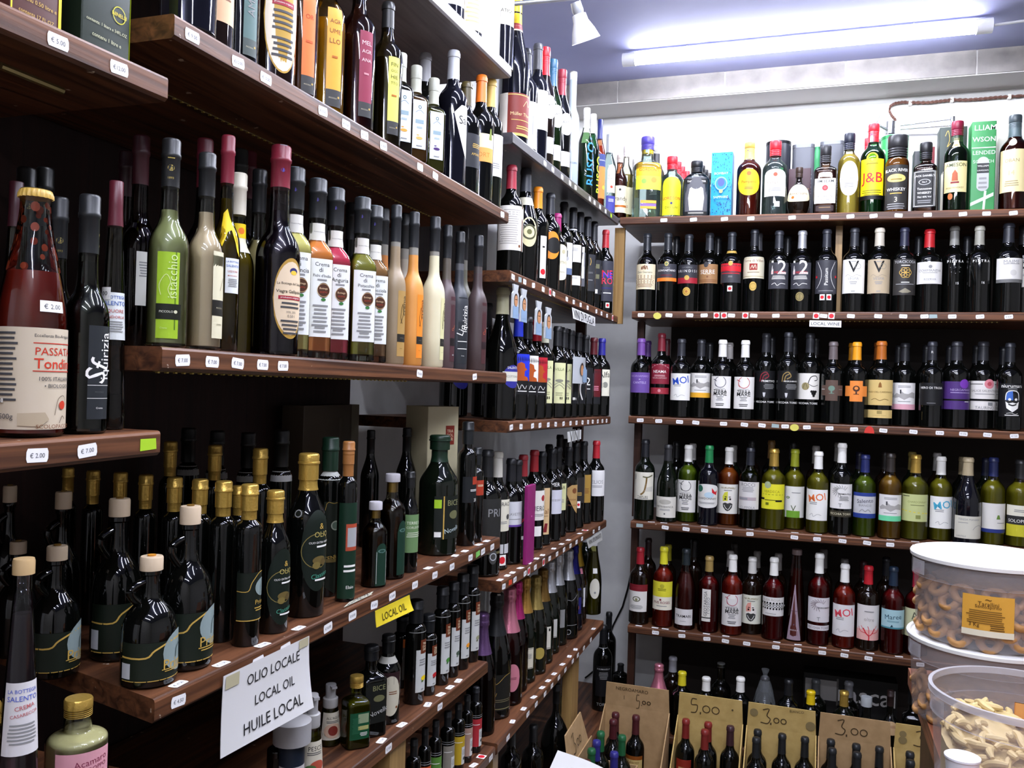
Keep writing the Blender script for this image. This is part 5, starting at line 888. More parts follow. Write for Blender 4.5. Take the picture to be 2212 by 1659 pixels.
for x, y, c1, c2, nm, w_ in [(900, 1297, 'y', '#4a6a2a', 'yellow lemon', 44), (927, 1328, '#c0242a', '#7a1a1a', 'red pepper', 36), (957, 1268, '#4a8a3a', '#2f6a2a', 'green basil', 36), (981, 1258, '#4a5a4a', '#6a7a6a', 'dark herb', 30), (1001, 1240, '#ef9a2a', '#2f4a1a', 'orange fruit', 34), (1022, 1222, '#9a9a78', '#5a5a38', 'grey mushroom', 34)]:
    bot('A4', x, y, 'oi', 'slim black flavoured oil bottle with a %s on its label' % nm, 'r .12 .60 32 -:'+TR(c1, c2)+'//n .70 .708 66 #8a8a88:', 'c #15171a .70 1.45', 'k', pr='cyl', w=w_, u=.75)
bot('A4', 872, 1330, 'oi', 'black oil bottle with orange stripe in the second row', 'r .12 .6 30 #5a5650:L .5 .7 .6 3 g|R .0 .95 .4 1.2 #c8642a', 'c #15171a .72 1.4', 'k', pr='cyl', R=.022, row=.07)
# ---------------------------------------------------------------- lowest left shelf
for x, y, c, nm, w_ in [(895, 1597, '#2a2a2a', 'charcoal', 32), (919, 1574, '#c8562e', 'orange red', 28), (942, 1557, '#5a8a3a', 'leaf green', 28), (968, 1537, '#8a8478', 'stone grey', 32), (991, 1521, '#c0a028', 'mustard yellow', 30), (1010, 1503, '#a88878', 'dusty pink', 26), (1029, 1485, '#b02c34', 'bright red', 28)]:
    bot('A5', x, y, 'oi', 'black capped spice oil bottle with %s label' % nm, 'r .10 .53 40 %s:R .5 0 1 .62 #d0d0ca|L .72 .5 .4 4 g|D .74 .2 .14 G .1|L .3 .8 .5 1 W' % c+'//n .555 .562 60 #a8a8a6://n .585 .59 60 #a8a8a6:', 'c #1d1f22 .6 1.0', 'k', pr='cyl', w=w_, u=.6)
# ---------------------------------------------------------------- corner spirits shelf
bot('B1', 1106, None, 'bg', 'giant magnum bottle with maroon label in gold letters', 'r .05 .32 112 #e8e0d4:R .22 0 .95 1 #7c2a22|R .22 .0 .95 .06 #d8b860|R .22 .95 .95 .97 #d8b860|T .58 .5 .6 #e8c890 Müller Thurgau|R .3 .36 .85 .375 #d8b860|C #e8c890 .01 .55,.7 .65,.85 .7,.72 .78,.84|L .58 .22 .4 2 #d8b860//n .735 .745 100 #d8c8b0://n .745 .785 100 #8a2426:L .5 .6 .5 1 #d8b0a0//n .785 .85 90 y:', 'c y .86', 'b', R=.043, h=.43, u=.5, pr='burg')
bot('B1', 1139, 108, 'w', 'slim black bottle with tall white label beside the magnum', 'r .08 .5 60 W:R .55 .3 .62 .7 #9a9a98|R .66 .3 .75 .7 #aaa', 'c #1c1d22 .8', 'b', u=.5, row=.02)
bot('B1', 1163, 97, 'w', 'grey capped black bottle with broad white label', 'r .28 .60 66 W:L .5 .5 .6 2 #ddd//', 'c #4a4a4e .74', 'b', u=.3)
MAR = 'D .5 .6 .5 W .66|D .62 .62 .22 r|R .05 .54 .95 .74 W|T .5 .64 .86 k *MARTINI|R .15 -.4 .85 -.05 W'
for x, y, c, g, nm in [(1179, 105, 'r', 'n', 'red capped vermouth bottle with round white label'), (1195, 131, '#2a5a7a', 't:b8d0b0:5a7a4a:.7:.45', 'blue capped green vermouth bottle with round white label'), (1215, 153, '#8a2030', 'k', 'crimson capped dark vermouth bottle with round white label')]:
    bot('B1', x, y, 'w', nm, 'e .30 .66 56 -:'+MAR, 's %s .87//c %s .72' % (c, c), g, u=.55, pr='cone', row=.03 if c == 'r' else 0)
bot('B1', 1239, 157, 'li', 'tall frosted vodka bottle with white tree drawing', 'r .02 .58 56 -:'+'|'.join('C #f4f8fa .014 .5,.5 %.2f,%.2f %.2f,%.2f' % (.5+.25*cos(a), .75+.1*sin(a), .5+.42*cos(a+.3), .78+.2*sin(a)) for a in [j*.45 for j in range(14)])+'|C #f4f8fa .02 .5,.1 .5,.5|T .5 .36 .7 #4a5a6a BELVEDERE', 'k #dfe4ea .93 1.02', 'f:a8b4be:.98', pr='vodka', w=32, u=.1)
bot('B1', 1268, 235, 'li', 'green liqueur bottle with blue sideways letters and white cap', 'r .05 .64 40 -:V .7 .55 .8 #2a8ad0 *RUSCO|D .7 1.02 .12 #2a7ad0//s .72 .78 20@-6 W:', 's W .88 1.05//c W .78', 't:b8d8b0:2a5a30:.60:.55', pr='cone', w=32, u=.5)
bot('B1', 1282, 248, 'li', 'green liqueur bottle with lime sideways letters behind the blue one', 'r .05 .64 40 -:V .75 .45 .7 #c0e020 *RUSCO', 's W .88 1.05//c W .78', 't:6aa878:0c3a1c:.6:.8', pr='cone', w=30, u=.8)
bot('B1', 1297, 260, 'li', 'orange liqueur bottle with navy cap', 'r .10 .6 40 #ef8038:R 0 .72 1 1 #2f3f7a|T .5 .86 .7 W KEGLEVICH|D .7 .25 .2 #f0b040', 'c #28306e .78', 't:f0c8a8:d0703a:.7:.6', pr='cone', w=26, u=.6)
bot('B1', 1317, 292, 'li', 'silver topped clear tequila bottle with white and blue labels', 'a .28 .62 36 W:T .5 .62 .8 #5a4a3a Jose|T .5 .5 .9 #3a2a2a *Cuervo|D .5 .2 .16 #a83a20//r .04 .24 42 #37398a:L .5 .8 .7 4 #c8c8e8', 'c ms .74', GIN, pr='cone', w=32, u=.45)
# ---------------------------------------------------------------- second corner shelf
bot('B2', 1106, 359, 'w', 'red capped bottle with large handwritten white label', 'r .22 .62 84 #e8e4dc:R .78 0 .86 1 #6a4a34|L .38 .9 .62 16 #b0aca4|D .7 .1 .04 n', 'c #a83040 .72', u=.25)
bot('B2', 1137, 366, 'bg', 'grey capped wide bottle with round cream seal', 'd .30 .56 54 #d8d0a0:N .5 .5 .42 .32 #4a4a30|D .5 .5 .3 #e0d8a8|D .5 .5 .14 #6a6a40//n .67 .74 60 #c8c4b0:', 'c #3a3d44 .77', u=.35)
bot('B2', 1163, 406, 'w', 'orange capped bottle with white banner and orange crescent', 'r .08 .5 22@8 W:R .3 .72 .7 .76 k|D .5 .15 .4 r', 'c #f0901c .74', u=.4)
bot('B2', 1190, 419, 'w', 'black bottle with an orange crescent on its front', 'd .32 .60 60 #e88a24:D .62 .5 .42 #101010', 'c #2c2e34 .78', u=.25)
bot('B2', 1204, 463, 'w', 'smaller magenta capped bottle with scalloped cream label', 'b .2 .58 56 #e2dcc0:T .55 .5 .8 #8a8060 *PRIMITIVO|T .6 .2 .4 g Salento|D .7 .85 .1 #b8b090', 'c #a0246a .78', u=.35)
bot('B2', 1219, 438, 'w', 'dark capped bottle with grey sketch above a blue band', 'r .26 .58 56 #e6e6e8:R 0 0 1 .2 #5a6a8a|D .5 .5 .25 #b0b0b4 .14|R .6 .55 .66 .75 G', 'c #2c2e34 .78', u=.2, row=.03)
bot('B2', 1239, 450, 'w', 'silver ringed black capped bottle with split white label', 'r .42 .60 50 #e4e2da:L .5 .8 .6 4 g//r .18 .28 50 #e4e2da:L .5 .8 .6 3 g//n .76 .775 60 s:', 'c #2c2e34 .775', u=.2)
bot('B2', 1254, 460, 'w', 'black bottle with tall grey letter strip', 'r .2 .56 26 #5a5a60:T .5 .7 .7 W *I', 'c #2c2e34 .78', u=.3)
bot('B2', 1270, 470, 'w', 'black bottle with dark label and small golden mark', 'r .18 .58 54 #2e2f33:C Y .03 .6,.7 .66,.8 .6,.9|T .5 .5 .6 g APPASSIO|L .5 .3 .6 1 g', 'c #2c2e34 .78', u=.2)
bot('B2', 1284, 480, 'w', 'black bottle with two small gold squares', 'r .18 .56 54 #24252a:R .5 .75 .8 .88 #6a6a50|R .5 .45 .8 .58 #6a6a50|R .2 .02 .7 .14 W', 'c #24262c .78', u=.2)
bot('B2', 1309, 498, 'w', 'red capped bottle with neon red and blue letters by the pine post', 'r .14 .62 64 #33343e:T .6 .68 .6 #e0304a *NE|T .6 .5 .6 #e0304a *RO|T .62 .64 .5 #3a3ae0 NE|R .2 .3 .9 .34 #2a2a60|L .6 .2 .5 1 W//s .06 .12 16@10 W:D .5 .5 .36 r', 'c #b02830 .76', u=.15, row=-.013, R=.034)
bot('B2', 1149, 384, 'w', 'dark bottle in the second row behind the round seal', '', 'c #2a2c32 .78', row=.09, h=.29)
bot('B2', 1225, 446, 'w', 'dark bottle in the second row behind the grey sketch', '', 'c #26282e .78', row=.10, h=.29)
# ---------------------------------------------------------------- third corner shelf
BLU = 'D .5 .5 .48 #2f2f8a|R .0 .38 1 .62 #d8d4c4|T .5 .5 .8 #5a5a4a FICOTTONDO|T .5 .72 .6 W SALENTO'
bot('B3', 1086, 657, 'bg', 'cream capped magnum with round blue label', 'e .18 .48 66 -:'+BLU, 'c #c8c4a0 .80', 'k', u=.75, R=.045, h=.36)
bot('B3', 1002, None, 'bg', 'first magnum with blue label seen under the middle board', 'e .18 .48 66 -:'+BLU, 'c #c8c4a0 .80', 'k', u=.6, R=.042, h=.34, bp=(978, 900))
bot('B3', 1046, None, 'bg', 'second magnum seen under the middle board', 'r .2 .42 40 #3a3c40:L .5 .8 .6 3 g', 'c #2a2c30 .80', 'k', u=.3, R=.040, h=.34, bp=(1046, 901))
HAT = lambda bg: 'R 0 0 1 .34 #121214|R 0 .34 1 1 %s|G #b0501c .08,.34 .9,.34 .85,.42 .66,.46 .68,.58 .82,.62 .7,.66 .66,.76 .5,.8 .36,.76 .32,.66 .2,.62 .34,.58 .34,.46 .14,.42|C W .02 .2,.2 .35,.26 .45,.12 .55,.24 .7,.14 .8,.22|L .6 .08 .5 1 W' % bg
for x, y, bg, c, nm in [(1121, 680, '#2436c8', '#2436b8', 'blue capped bottle with hat silhouette on blue'), (1141, 690, '#e8e4dc', '#26282c', 'bottle with hat silhouette on white'), (1161, 700, '#b82030', '#b82030', 'red capped bottle with hat silhouette on red')]:
    bot('B3', x, y, 'w', nm, 'r .24 .62 56 k:'+HAT(bg), 'c %s .77' % c, u=.3, h=.30)
VIL = 'T .5 .84 .7 #6a7a4a VILLA|D .5 .56 .3 #8a8a78 .1|C #8a8a78 .04 .1,.44 .5,.52 .9,.44|C #8a8a78 .04 .1,.36 .5,.46 .9,.36|L .5 .26 .6 2 #a8a880|R .55 .1 .62 .16 k|R .68 .1 .75 .16 k'
for x, y, nm in [(1177, 708, 'first cream label bottle with tree drawing'), (1205, 712, 'second cream label bottle with tree drawing'), (1219, 716, 'third cream label bottle with tree drawing')]:
    bot('B3', x, y, 'w', nm, 'r .16 .60 46 #dcdca8:'+VIL, 'c %s .77' % ('#c8c8b0' if x == 1177 else '#1e1f22'), u=.3, h=.30)
for x, y, l, c, nm in [(1234, 719, 'R .3 .1 .7 .16 W|T .5 .12 .6 W VICH', '#1c1d20', 'black label bottle left of the white arc'), (1250, 720, 'C W .1 .7,.1 .5,.3 .5,.5 .7,.7|L .5 .9 .4 1 g', '#1c1d20', 'black bottle with a white arc'), (1266, 721, 'T .5 .62 .4 W 2|R .3 .4 .7 .42 W', '#1e1f22', 'black bottle with a white numeral'), (1284, 712, 'R 0 .2 1 1 #5a1018|L .5 .5 .6 3 p', '#5a1a22', 'maroon capped bottle with maroon label')]:
    bot('B3', x, y, 'w', nm, 'r .16 .60 44 #1a1b1e:'+l, 'c %s .77' % c, u=.35, h=.30)
bot('B3', 1301, 732, 'w', 'violet blue capped bottle with cream script label at the end', 'r .26 .60 60 #e0dcc8:A .6 .8 .7 k 6 Alfa|D .65 .42 .16 #8a8a80|D .35 .4 .2 #c8c4b0', 'c #2c2a8a .76', u=.2, row=-.012)
for i, (x, y) in enumerate([(1213, 708), (1226, 712), (1234, 718)]): bot('B3', x, y, 'w', 'dark bottle in the back row, number %s from the left' % ['one', 'two', 'three'][i], '', 'c #1c1d20 .77', row=.10)
# ---------------------------------------------------------------- fourth corner shelf
bot('B4', 1054, 996, 'w', 'black bottle with dark label at the near shelf corner', 'r .25 .62 62 #2a2a28:T .6 .7 .5 g PRI|//d .1 .22 26@6 #4a4a48:N .5 .5 .4 .3 s//n .18 .2 70 #6a6440:', 'c #1e1f22 .77', u=.4, h=.335, R=.04)
bot('B4', 1076, 988, 'w', 'cream capped bottle with ivory label and red stripe', 'r .33 .60 62 #e2ddc8:T .5 .86 .8 G LE BRACI|D .8 .45 .1 #4a4a48|L .5 .3 .6 2 g//r .14 .22 60 #c8c8c8:R .6 0 .64 1 k//s .04 .13 26@4 W:D .5 .5 .38 r', 'c #d8d4c8 .76', u=.45, h=.325)
for x, y, l, c, nm, h in [(1105, 984, 'r .36 .60 60 #d8d8dc:T .5 .5 .8 g GRAVETTO|R 0 0 1 .08 P|L .5 .3 .6 1 g', '#1c1d22', 'bottle with pale grey label and violet edge', .30), (1119, 987, 'r .2 .5 50 #1a1a1c:C r .04 .3,.6 .7,.7 .4,.5|R .2 0 .7 .12 W', '#1c1d22', 'black bottle with red scrawl', .29), (1131, 984, 'r .3 .56 54 #e0dcd4:T .5 .8 .6 #b03a40 CE|L .5 .5 .6 2 g', '#a02830', 'red capped bottle behind the purple booklet', .30),
                         (1155, 970, 'r .30 .60 66 #e8e4dc:D .8 .74 .12 #a83034|T .6 .4 .7 G NERO|L .6 .2 .6 2 g//s .14 .24 26@4 W:', '#9a2028', 'red capped bottle with white label and red dot', .31), (1172, 979, 'r .12 .62 34 #d8b888:T .5 .5 .7 n Sal|T .5 .4 .7 n Castello|G R .3,.05 .7,.05 .8,.24 .5,.24', '#1c1e22', 'bottle with tall apricot strip label', .30),
                         (1194, 975, 'r .30 .56 60 #d4d4de:L .5 .6 .7 2 g//e .60 .64 40 -:T .5 .5 .8 W MER', '#1c1e22', 'bottle with lavender white label', .305), (1206, 974, 'r .3 .6 46 #d8d8a0:T .5 .85 .7 k MAR|L .5 .4 .6 3 g//n .84 .87 60 W:', '#1a1c20', 'bottle with pale yellow label and white neck ring', .305), (1229, 974, 'h .22 .56 50 #b8945c:T .5 .5 .7 n Primitivo|T .5 .3 .7 n di Manduria|D .7 .8 .16 n', '#16171a', 'bottle with tan shield label and red wax tag', .30),
                         (1245, 968, 'r .3 .6 50 #2a2624:L .5 .4 .5 3 Y//s .24 .32 14 W:D .5 .5 .36 r', '#16171a', 'dark bottle with small red and white sticker', .31), (1262, 961, 'r .26 .6 40 #a8843c:L .5 .5 .6 4 n', '#16171a', 'bottle with mustard yellow label', .31)]:
    bot('B4', x, y, 'w', nm, l, 'c %s .76' % c, u=.4, h=h)
bot('B4', 1289, 952, 'w', 'red capped bottle with white label at the far end', 'r .32 .64 66 #e4e2e0:T .5 .55 .6 g ELIOS|L .5 .4 .6 2 g', 'c #b82430 .76', u=.25, h=.31, row=-.03)
for i, (x, y, h) in enumerate([(1210, 944, .33), (1248, 948, .33), (1222, 962, .31), (1186, 976, .3)]): bot('B4', x, y, 'w', 'dark back row bottle, %s from the left' % ['second', 'fourth', 'third', 'first'][i], '', 'c #17181b .77', row=.1, h=h)
# ---------------------------------------------------------------- sparkling wines
bot('B5', 1073, 1315, 'sp', 'big black foiled sparkling bottle at the near corner', 'r .07 .36 72 #191814:C Y .012 .05,.05 .05,.7 .4,.74 .7,.95 .95,1|R .05 .04 .95 .06 #8a8258|C Y .012 .3,.5 .36,.38 .42,.5|L .6 .3 .7 2 #6a6248//e .66 .70 60 -:C #a8a08a .02 .2,.9 .4,.3 .7,.1 .95,.8//s .985 .995 10 W:', 'f #1a1c1e .66', 'k', u=.3, h=.345, R=.046)
bot('B5', 1101, 1290, 'sp', 'rose sparkling bottle with pale pink foil and oval label', 'o .12 .36 50 #c87a88:L .5 .5 .5 2 #7a3a4a', 'f mp .62', 't:d0a8a8:5a2a2a:.62:.85', u=.35, h=.335, R=.045)
for x, y, c, g, lab, nm, h, R in [(1045, 1280, '#7a5a8a', 't:a88888:3a1414:.6:.9', '', 'violet foiled rose bottle behind the near corner', .32, .04), (1117, 1274, '#d03a86', 't:c8a0a0:4a1420:.6:.9', '', 'hot pink foiled bottle behind the pale pink one', .33, .04),
    (1135, 1250, '#c89a4a', 'g', 'r .14 .34 34 #d8d2bc:R .05 .03 .95 .05 k|R .05 .95 .95 .97 k|L .6 .7 .4 5 g', 'orange gold foiled bottle with cream label', .325, .041), (1158, 1253, '#b09a58', 'd', 'o .16 .28 40 #a89448:', 'gold foiled bottle with small gold oval', .31, .041), (1173, 1250, '#8a6a34', 'g', 'r .16 .40 34 #d8d4c4:R .05 .04 .95 .06 k|R .7 .8 .9 .92 k', 'matte bronze foiled bottle with white label', .31, .041),
    (1188, 1230, 's', 'g', 'r .18 .38 30 #c8c8c0:R .05 .04 .95 .06 k', 'first silver foiled sparkling bottle', .315, .041), (1205, 1217, 's', 'd', 'r .2 .4 30 #8a8a88:', 'second silver foiled sparkling bottle', .32, .041), (1228, 1212, 's', 'k', 'r .12 .5 50 -:C g .03 .1,.1 .1,.8 .5,.84 .9,1|C g .03 .1,.1 .9,.1|N .3 -.1 .16 .12 g', 'third silver foiled bottle with thin outlined label', .32, .042),
    (1240, 1205, '#20207a', 'b', 'r .2 .5 36 #24246a:L .5 .3 .5 3 o', 'royal blue capped bottle', .32, .04), (1248, 1189, '#a88828', 'n', 'r .2 .42 40 #d8d8dc:L .6 .5 .5 2 g//s .58 .64 16 p:', 'yellow gold foiled bottle with pink sticker', .335, .041)]:
    bot('B5', x, y, 'sp', nm, lab, 'f m%s .66' % c, g, u=.45, h=h, R=R)
bot('B5', 1282, 1186, 'w', 'slender pale green bottle with white cap at the far end', 'o .2 .44 44 #dcd8c8:D .5 .3 .1 g//s .5 .56 18 W:', 'c #cfcfcf .78', 't:e0e0a8:a09a38:.74:.35', pr='hock', u=.3, h=.335, R=.037)
bot('B5', 1178, 1218, 'sp', 'silver foiled bottle half hidden behind the first silver one', '', 'f ms .66', 'g', row=.10, h=.32)
bot('B5', 1264, 1192, 'w', 'white capped bottle behind the pale green one', '', 'c #b8b8bc .78', 'g', row=.07, h=.33)
rt, P = bot('B5', 1086, 1384, 'lq', 'miniature yellow bottle between black and pink sparkling wines', '', 'k #c8c4bc .93 1.4//c y .80 1.1', 'f:b8901c:.9', pr='slimb', R=.014, h=.26, row=.06)
# under the sparkling wine shelf
bot('B6', 1302, 1418, 'w', 'tall black bottle with grey lettering in the wall corner', 'r .18 .54 60 #121214:T .5 .9 .8 #b8b8b8 *SUSUMANIELLO|L .5 .78 .6 5 g//e .05 .12 60 -:T .5 .5 .9 #8a8a88 *TORRE//n .735 .742 60 g:', 'c #17181b .78', 'k', u=.15, h=.35, R=.04)
for i, (x, y) in enumerate([(1341, 1434), (1357, 1423)]): bot('B6', x, y, 'w', ['left', 'right'][i]+' one of two black bottles against the corner wall', '', 'c #1a1b1d .75 1.0', 'k', row=-.033+.02*i, suf=False)
bot('B6', 1313, 1424, 'w', 'black bottle right behind the tall corner bottle', '', 'c #17181b .78', 'k', row=.03, h=.34)
bot('B6', 1203, 1477, 'bg', 'round bellied black flask', '', 'c #141517 .8', 'k', R=.050, pr='ball', sec=(2, 1), row=-.01)
bot('B6', 1226, 1459, 'li', 'cloudy lemon liqueur bottle with swing top', 'r .06 .34 50 #b8bcbc:D .4 .75 .2 #2a2a3a|D .6 .25 .26 #b88a4a .14|L .5 .55 .6 2 g', 'k #b8b8ba .82 1.2//s s .74 1.1', 'f:8a845c:.74:8a8a84', pr='spirit', row=.03, R=.036, u=.2)
bot('B6', 1153, 1566, 'w', 'dark bottle with faded khaki label', 'r .02 .38 60 #6a6034:L .5 .6 .5 3 n', 'c #141517 .8', 'k', u=.1, row=.02)
bot('B6', 1105, 1600, 'w', 'dark bottle behind the near board end', 'r .2 .5 40 #3a3c3a:C g .02 .4,.9 .6,.5', 'c #141517 .8', 'k', row=.05, h=.3)
# ---------------------------------------------------------------- row behind the boxes
for x, y, ty, c, g, nm, kw in [(1424, 1434, 'sp', 'f mp .6', 't:d0a0a0:a04a50:.7:.5', 'pink foiled sparkling bottle', {}), (1454, 1419, 'w', 'c #9a9aa0 .76', 'n', 'grey capped rose bottle', dict(row=.05)), (1474, 1451, 'w', 'c #e0d02a .77', 'k', 'yellow capped bottle', {}), (1526, 1463, 'w', 'c W .76', 'k', 'white capped bottle left of the clear neck', {}),
    (1558, 1432, 'w', 'k #6a6a68 .94 1.05', 't:c8ccc8:3a3834:.5:.6', 'clear necked bottle', dict(row=.05)), (1600, 1463, 'w', 'c W .76', 'k', 'white capped bottle beside the plastic bag', {}), (1704, 1468, 'w', 'c #16171a .77', 'k', 'black capped bottle right of the plastic bag', {}), (1752, 1492, 'w', 'c #ecc818 .77', 'k', 'bright yellow capped bottle', {}),
    (1763, 1468, 'w', 'c #4a4c4e .77', 'd', 'grey bottle behind the bright yellow cap', dict(row=.09)), (1824, 1493, 'w', 'c mY .77', 'd', 'gold capped bottle', {}), (1834, 1473, 'w', 'c #6a6a6c .77', 'k', 'dim grey capped bottle behind the gold cap', dict(row=.08)), (1872, 1505, 'li', 'k #a8acae .86 1.3', 't:e0e4e4:9a9e9e:.7:.2', 'glass stoppered clear bottle', dict(pr='vodka', R=.03)), (1924, 1492, 'bg', 'c #2a1c1a .8', 'k', 'dark round flask with a cork coloured label', dict(pr='ball', R=.046)), (1974, 1489, 'li', 'k #141414 .8 1.2', 'k', 'square black whiskey bottle with paper strip', dict(pr='sq', R=.037))]:
    bot('R6', x, y, ty, nm, 'o .46 .62 60 #b09068:L .5 .7 .6 4 n' if x == 1924 else ('t .74 1.0 12@8 #7a8a8a:' if x == 1974 else ''), c, g, **kw)
# plastic wrapped bottle
rt, P = bot('R6', 1653, 1462, 'w', 'bottle wrapped in a knotted clear plastic bag', '', 'c #3a3a3c .77', 'k')
o = M(); rr = random.Random(3); h = P.h; pr = [(.06*h, .041), (.3*h, .043), (.5*h, .043), (.66*h, .038), (.8*h, .030), (.9*h, .022), (1.0*h, .012), (1.03*h, .007), (1.08*h, .012), (1.11*h, .014)]
o.lathe(pr, liquid('b8bcc0', .35, 'e8ecf0'), 40, lambda t, r: (r*(1+.07*sin(9*t+r*300)+.04*sin(17*t))*cos(t), r*(1+.07*sin(9*t+r*300)+.04*sin(17*t))*sin(t)), cap=False); o.build('plastic_bag', rt)
carton('wine_carton', 'dim printed wine carton on the board behind the boxes', 'carton', (.0, 3.62, -1.3595), (1, 0, 0), (0, 1, 0), .34, .09, .26, '#1c1b1a', 'R .02 .62 .36 .92 #8a8682|T .68 .76 .6 #b8b4b0 *rascal|R .36 .56 .38 .96 #55524e')
# ---------------------------------------------------------------- cardboard boxes of loose wine
CB = plaster('cardboard', 'a8875c', 'b8966a', 30, .85, .05); CB2 = plaster('cardboard_pale', 'b89a58', 'c8aa68', 30, .85, .05)
def wine_box(x0, x1, label, flap, m, y0=3.10, y1=3.335, zf=-1.235, zt=-1.147):
    t = thing('cardboard_box', label, 'box', up(((x0+x1)/2, (y0+y1)/2, FL))); w_ = (x1-x0)/2+.006; d = (y1-y0)/2; H = zf-FL; o = M(); th = .004
    o.box((-w_, -d, .001), (w_, d, .003), m); o.box((-w_, d-th, .006), (w_, d, H), m); o.box((-w_, -d, .006), (w_, -d+th, .10), m)
    for s in (-1, 1):
        a, b = (s*w_-th/2, s*w_+th/2); vs = [(x, y, z) for x in (a, b) for y, z in ((-d, .006), (d-th, .006), (d-th, H), (-d, .12))]
        o.add(vs, [(0, 1, 2, 3), (7, 6, 5, 4), (0, 4, 5, 1), (1, 5, 6, 2), (2, 6, 7, 3), (3, 7, 4, 0)], m)
    o.build('box_body', t)
    o = M(); k = .006; FH = zt-zf; vs = [(-w_, d-th, H), (w_, d-th, H), (w_-.004, d-th-k, H+FH), (-w_+.004, d-th-k, H+FH)]; vs += [(x, y+.004, z) for x, y, z in vs]
    o.add(vs, [(0, 1, 2, 3), (7, 6, 5, 4), (0, 4, 5, 1), (1, 5, 6, 2), (2, 6, 7, 3), (3, 7, 4, 0)], m)
    ez = Vector((0, -k, FH)); L = ez.length; ez.normalize(); draw(o, flatfn((0, d-th-k/2, H+FH/2), (1, 0, 0), ez, Vector((0, -1, 0))), 2*w_, FH, flap, .0008); o.build('box_flap', t); return t
N5 = lambda x, y, s: 'C #4a3a24 %.3f %.3f,%.3f %.3f,%.3f %.3f,%.3f %.3f,%.3f %.3f,%.3f %.3f,%.3f' % (.015, x+.07*s, y+.3, x, y+.3, x-.01*s, y+.05, x+.08*s, y+.04, x+.06*s, y-.26, x-.02*s, y-.3)
N3 = lambda x, y: 'C #4a3a24 .015 %.3f,%.3f %.3f,%.3f %.3f,%.3f %.3f,%.3f %.3f,%.3f %.3f,%.3f' % (x-.02, y+.26, x+.07, y+.32, x+.04, y+.04, x+.09, y-.1, x+.05, y-.3, x-.05, y-.28)
ZZ = lambda x, y, r: '|'.join('N %.3f %.3f %.3f %.3f #4a3a24' % (q, y, r, r-.014) for q in (x, x+2.3*r))
wine_box(-.722, -.485, 'brown cardboard wine box with a small five price on its flap', 'A .42 .78 .5 #3a2c1c -1 NEGROAMARO|C #5a4a30 .008 .3,.5 .3,.32|'+N5(.5, .3, .5).replace('.015 ', '.01 ')+'|R .57 .14 .58 .2 #4a3a24|'+ZZ(.61, .3, .032), CB)
wine_box(-.440, -.214, 'pale cardboard wine box with large five price on its flap', N5(.22, .5, 1)+'|R .34 .16 .36 .26 #4a3a24|'+ZZ(.44, .42, .062)+'|D .84 .55 .015 #5a4a30', CB2)
wine_box(-.187, .042, 'cardboard wine box with three price and smudged print on flap', N3(.25, .5)+'|R .34 .16 .36 .26 #4a3a24|'+ZZ(.43, .38, .045)+'|A .72 .88 .2 #5a4a30 2 BIANCO|D .1 .6 .06 #8a7850|D .92 .35 .07 #8a7850', CB2)
wine_box(.063, .290, 'cardboard wine box with large three price on its flap', N3(.28, .5)+'|R .38 .14 .4 .24 #4a3a24|'+ZZ(.50, .4, .055), CB)
wine_box(.312, .53, 'pale cardboard wine box half hidden by the wooden counter', N3(.32, .5)+'|D .12 .6 .05 #8a7850|D .12 .35 .06 #8a7850|'+ZZ(.5, .4, .055), CB2)
wlab = {1374: 'r .26 .54 62 #c8b070:A .5 .8 .6 n 3 Salento|R 0 .9 1 1.06 #8a4a14', 1482: 'r .2 .5 40 #c8a070:R -.3 .0 0 1 #a02a20|R -.3 .9 1.2 1.2 #8a2418', 1578: 'r .2 .44 46 #2a2a30:'}
k = 0
for nm, grp in [('wine red capped bottle in the brown small price box', [(1330, 1540, '#4a1c20'), (1325, 1555, '#4a1a20'), (1374, 1546, '#4a1c20')]), ('bottle in the large five price box', [(1482, 1554, '#7a2420'), (1530, 1561, '#7a2420'), (1523, 1577, '#7a2420'), (1578, 1569, '#3a2026')]),
                ('black capped bottle in the smudged three price box', [(1637, 1577, 0), (1634, 1594, 0), (1690, 1586, 0), (1739, 1593, 0)]), ('black capped bottle in the clean three price box', [(1795, 1598, 0), (1798, 1617, 0), (1850, 1608, 0), (1852, 1626, 0), (1900, 1614, 0)]), ('black capped bottle in the half hidden box', [(1966, 1625, 0), (1967, 1643, 0)])]:
    for i, (x, y, c) in enumerate(grp):
        fr = (x, y) in ((1325, 1555), (1523, 1577), (1634, 1594), (1798, 1617), (1852, 1626), (1967, 1643))
        od = ['leftmost', 'second', 'third', 'fourth', 'fifth'][i]
        bot('F', x, y, 'w', ('front ' if fr else '')+od+' '+nm, wlab.get(x, ''), 'c %s .76' % (c or '#1c1e20'), 'k', row=0, hz=.312)
for i, (x, y, c, g, nm) in enumerate([(1298, 1581, '#1c5a34', 'd', 'rear green capped bottle'), (1344, 1589, '#1c5a34', 'd', 'right green capped bottle'), (1289, 1600, '#2c2a78', 'k', 'rear blue capped bottle'), (1278, 1618, '#1c5a34', 'd', 'near green capped bottle'), (1327, 1625, '#2c2a78', 't:c8a8a0:6a2a1a:.7:.8', 'near blue capped bottle'), (1268, 1643, '#4a2218', 'k', 'brown capped bottle')]):
    bot('F', x, y, 'w', nm+' in the open corner box', '', 'c %s .77' % c, g, hz=.312, fix=True)
t = thing('cardboard_box', 'open cardboard box of mixed bottles in the corner', 'box', up((-.633, 2.90, FL))); o = M(); o.box((-.086, -.172, .001), (.086, .172, .003), CB)
o.box((-.086, .168, .003), (.086, .172, .2), CB); o.box((-.086, -.172, .003), (-.082, .168, .28), CB); o.box((.082, -.172, .003), (.086, .168, .2), CB); o.box((-.082, -.172, .003), (.082, -.168, .16), CB); o.build('box_body', t)
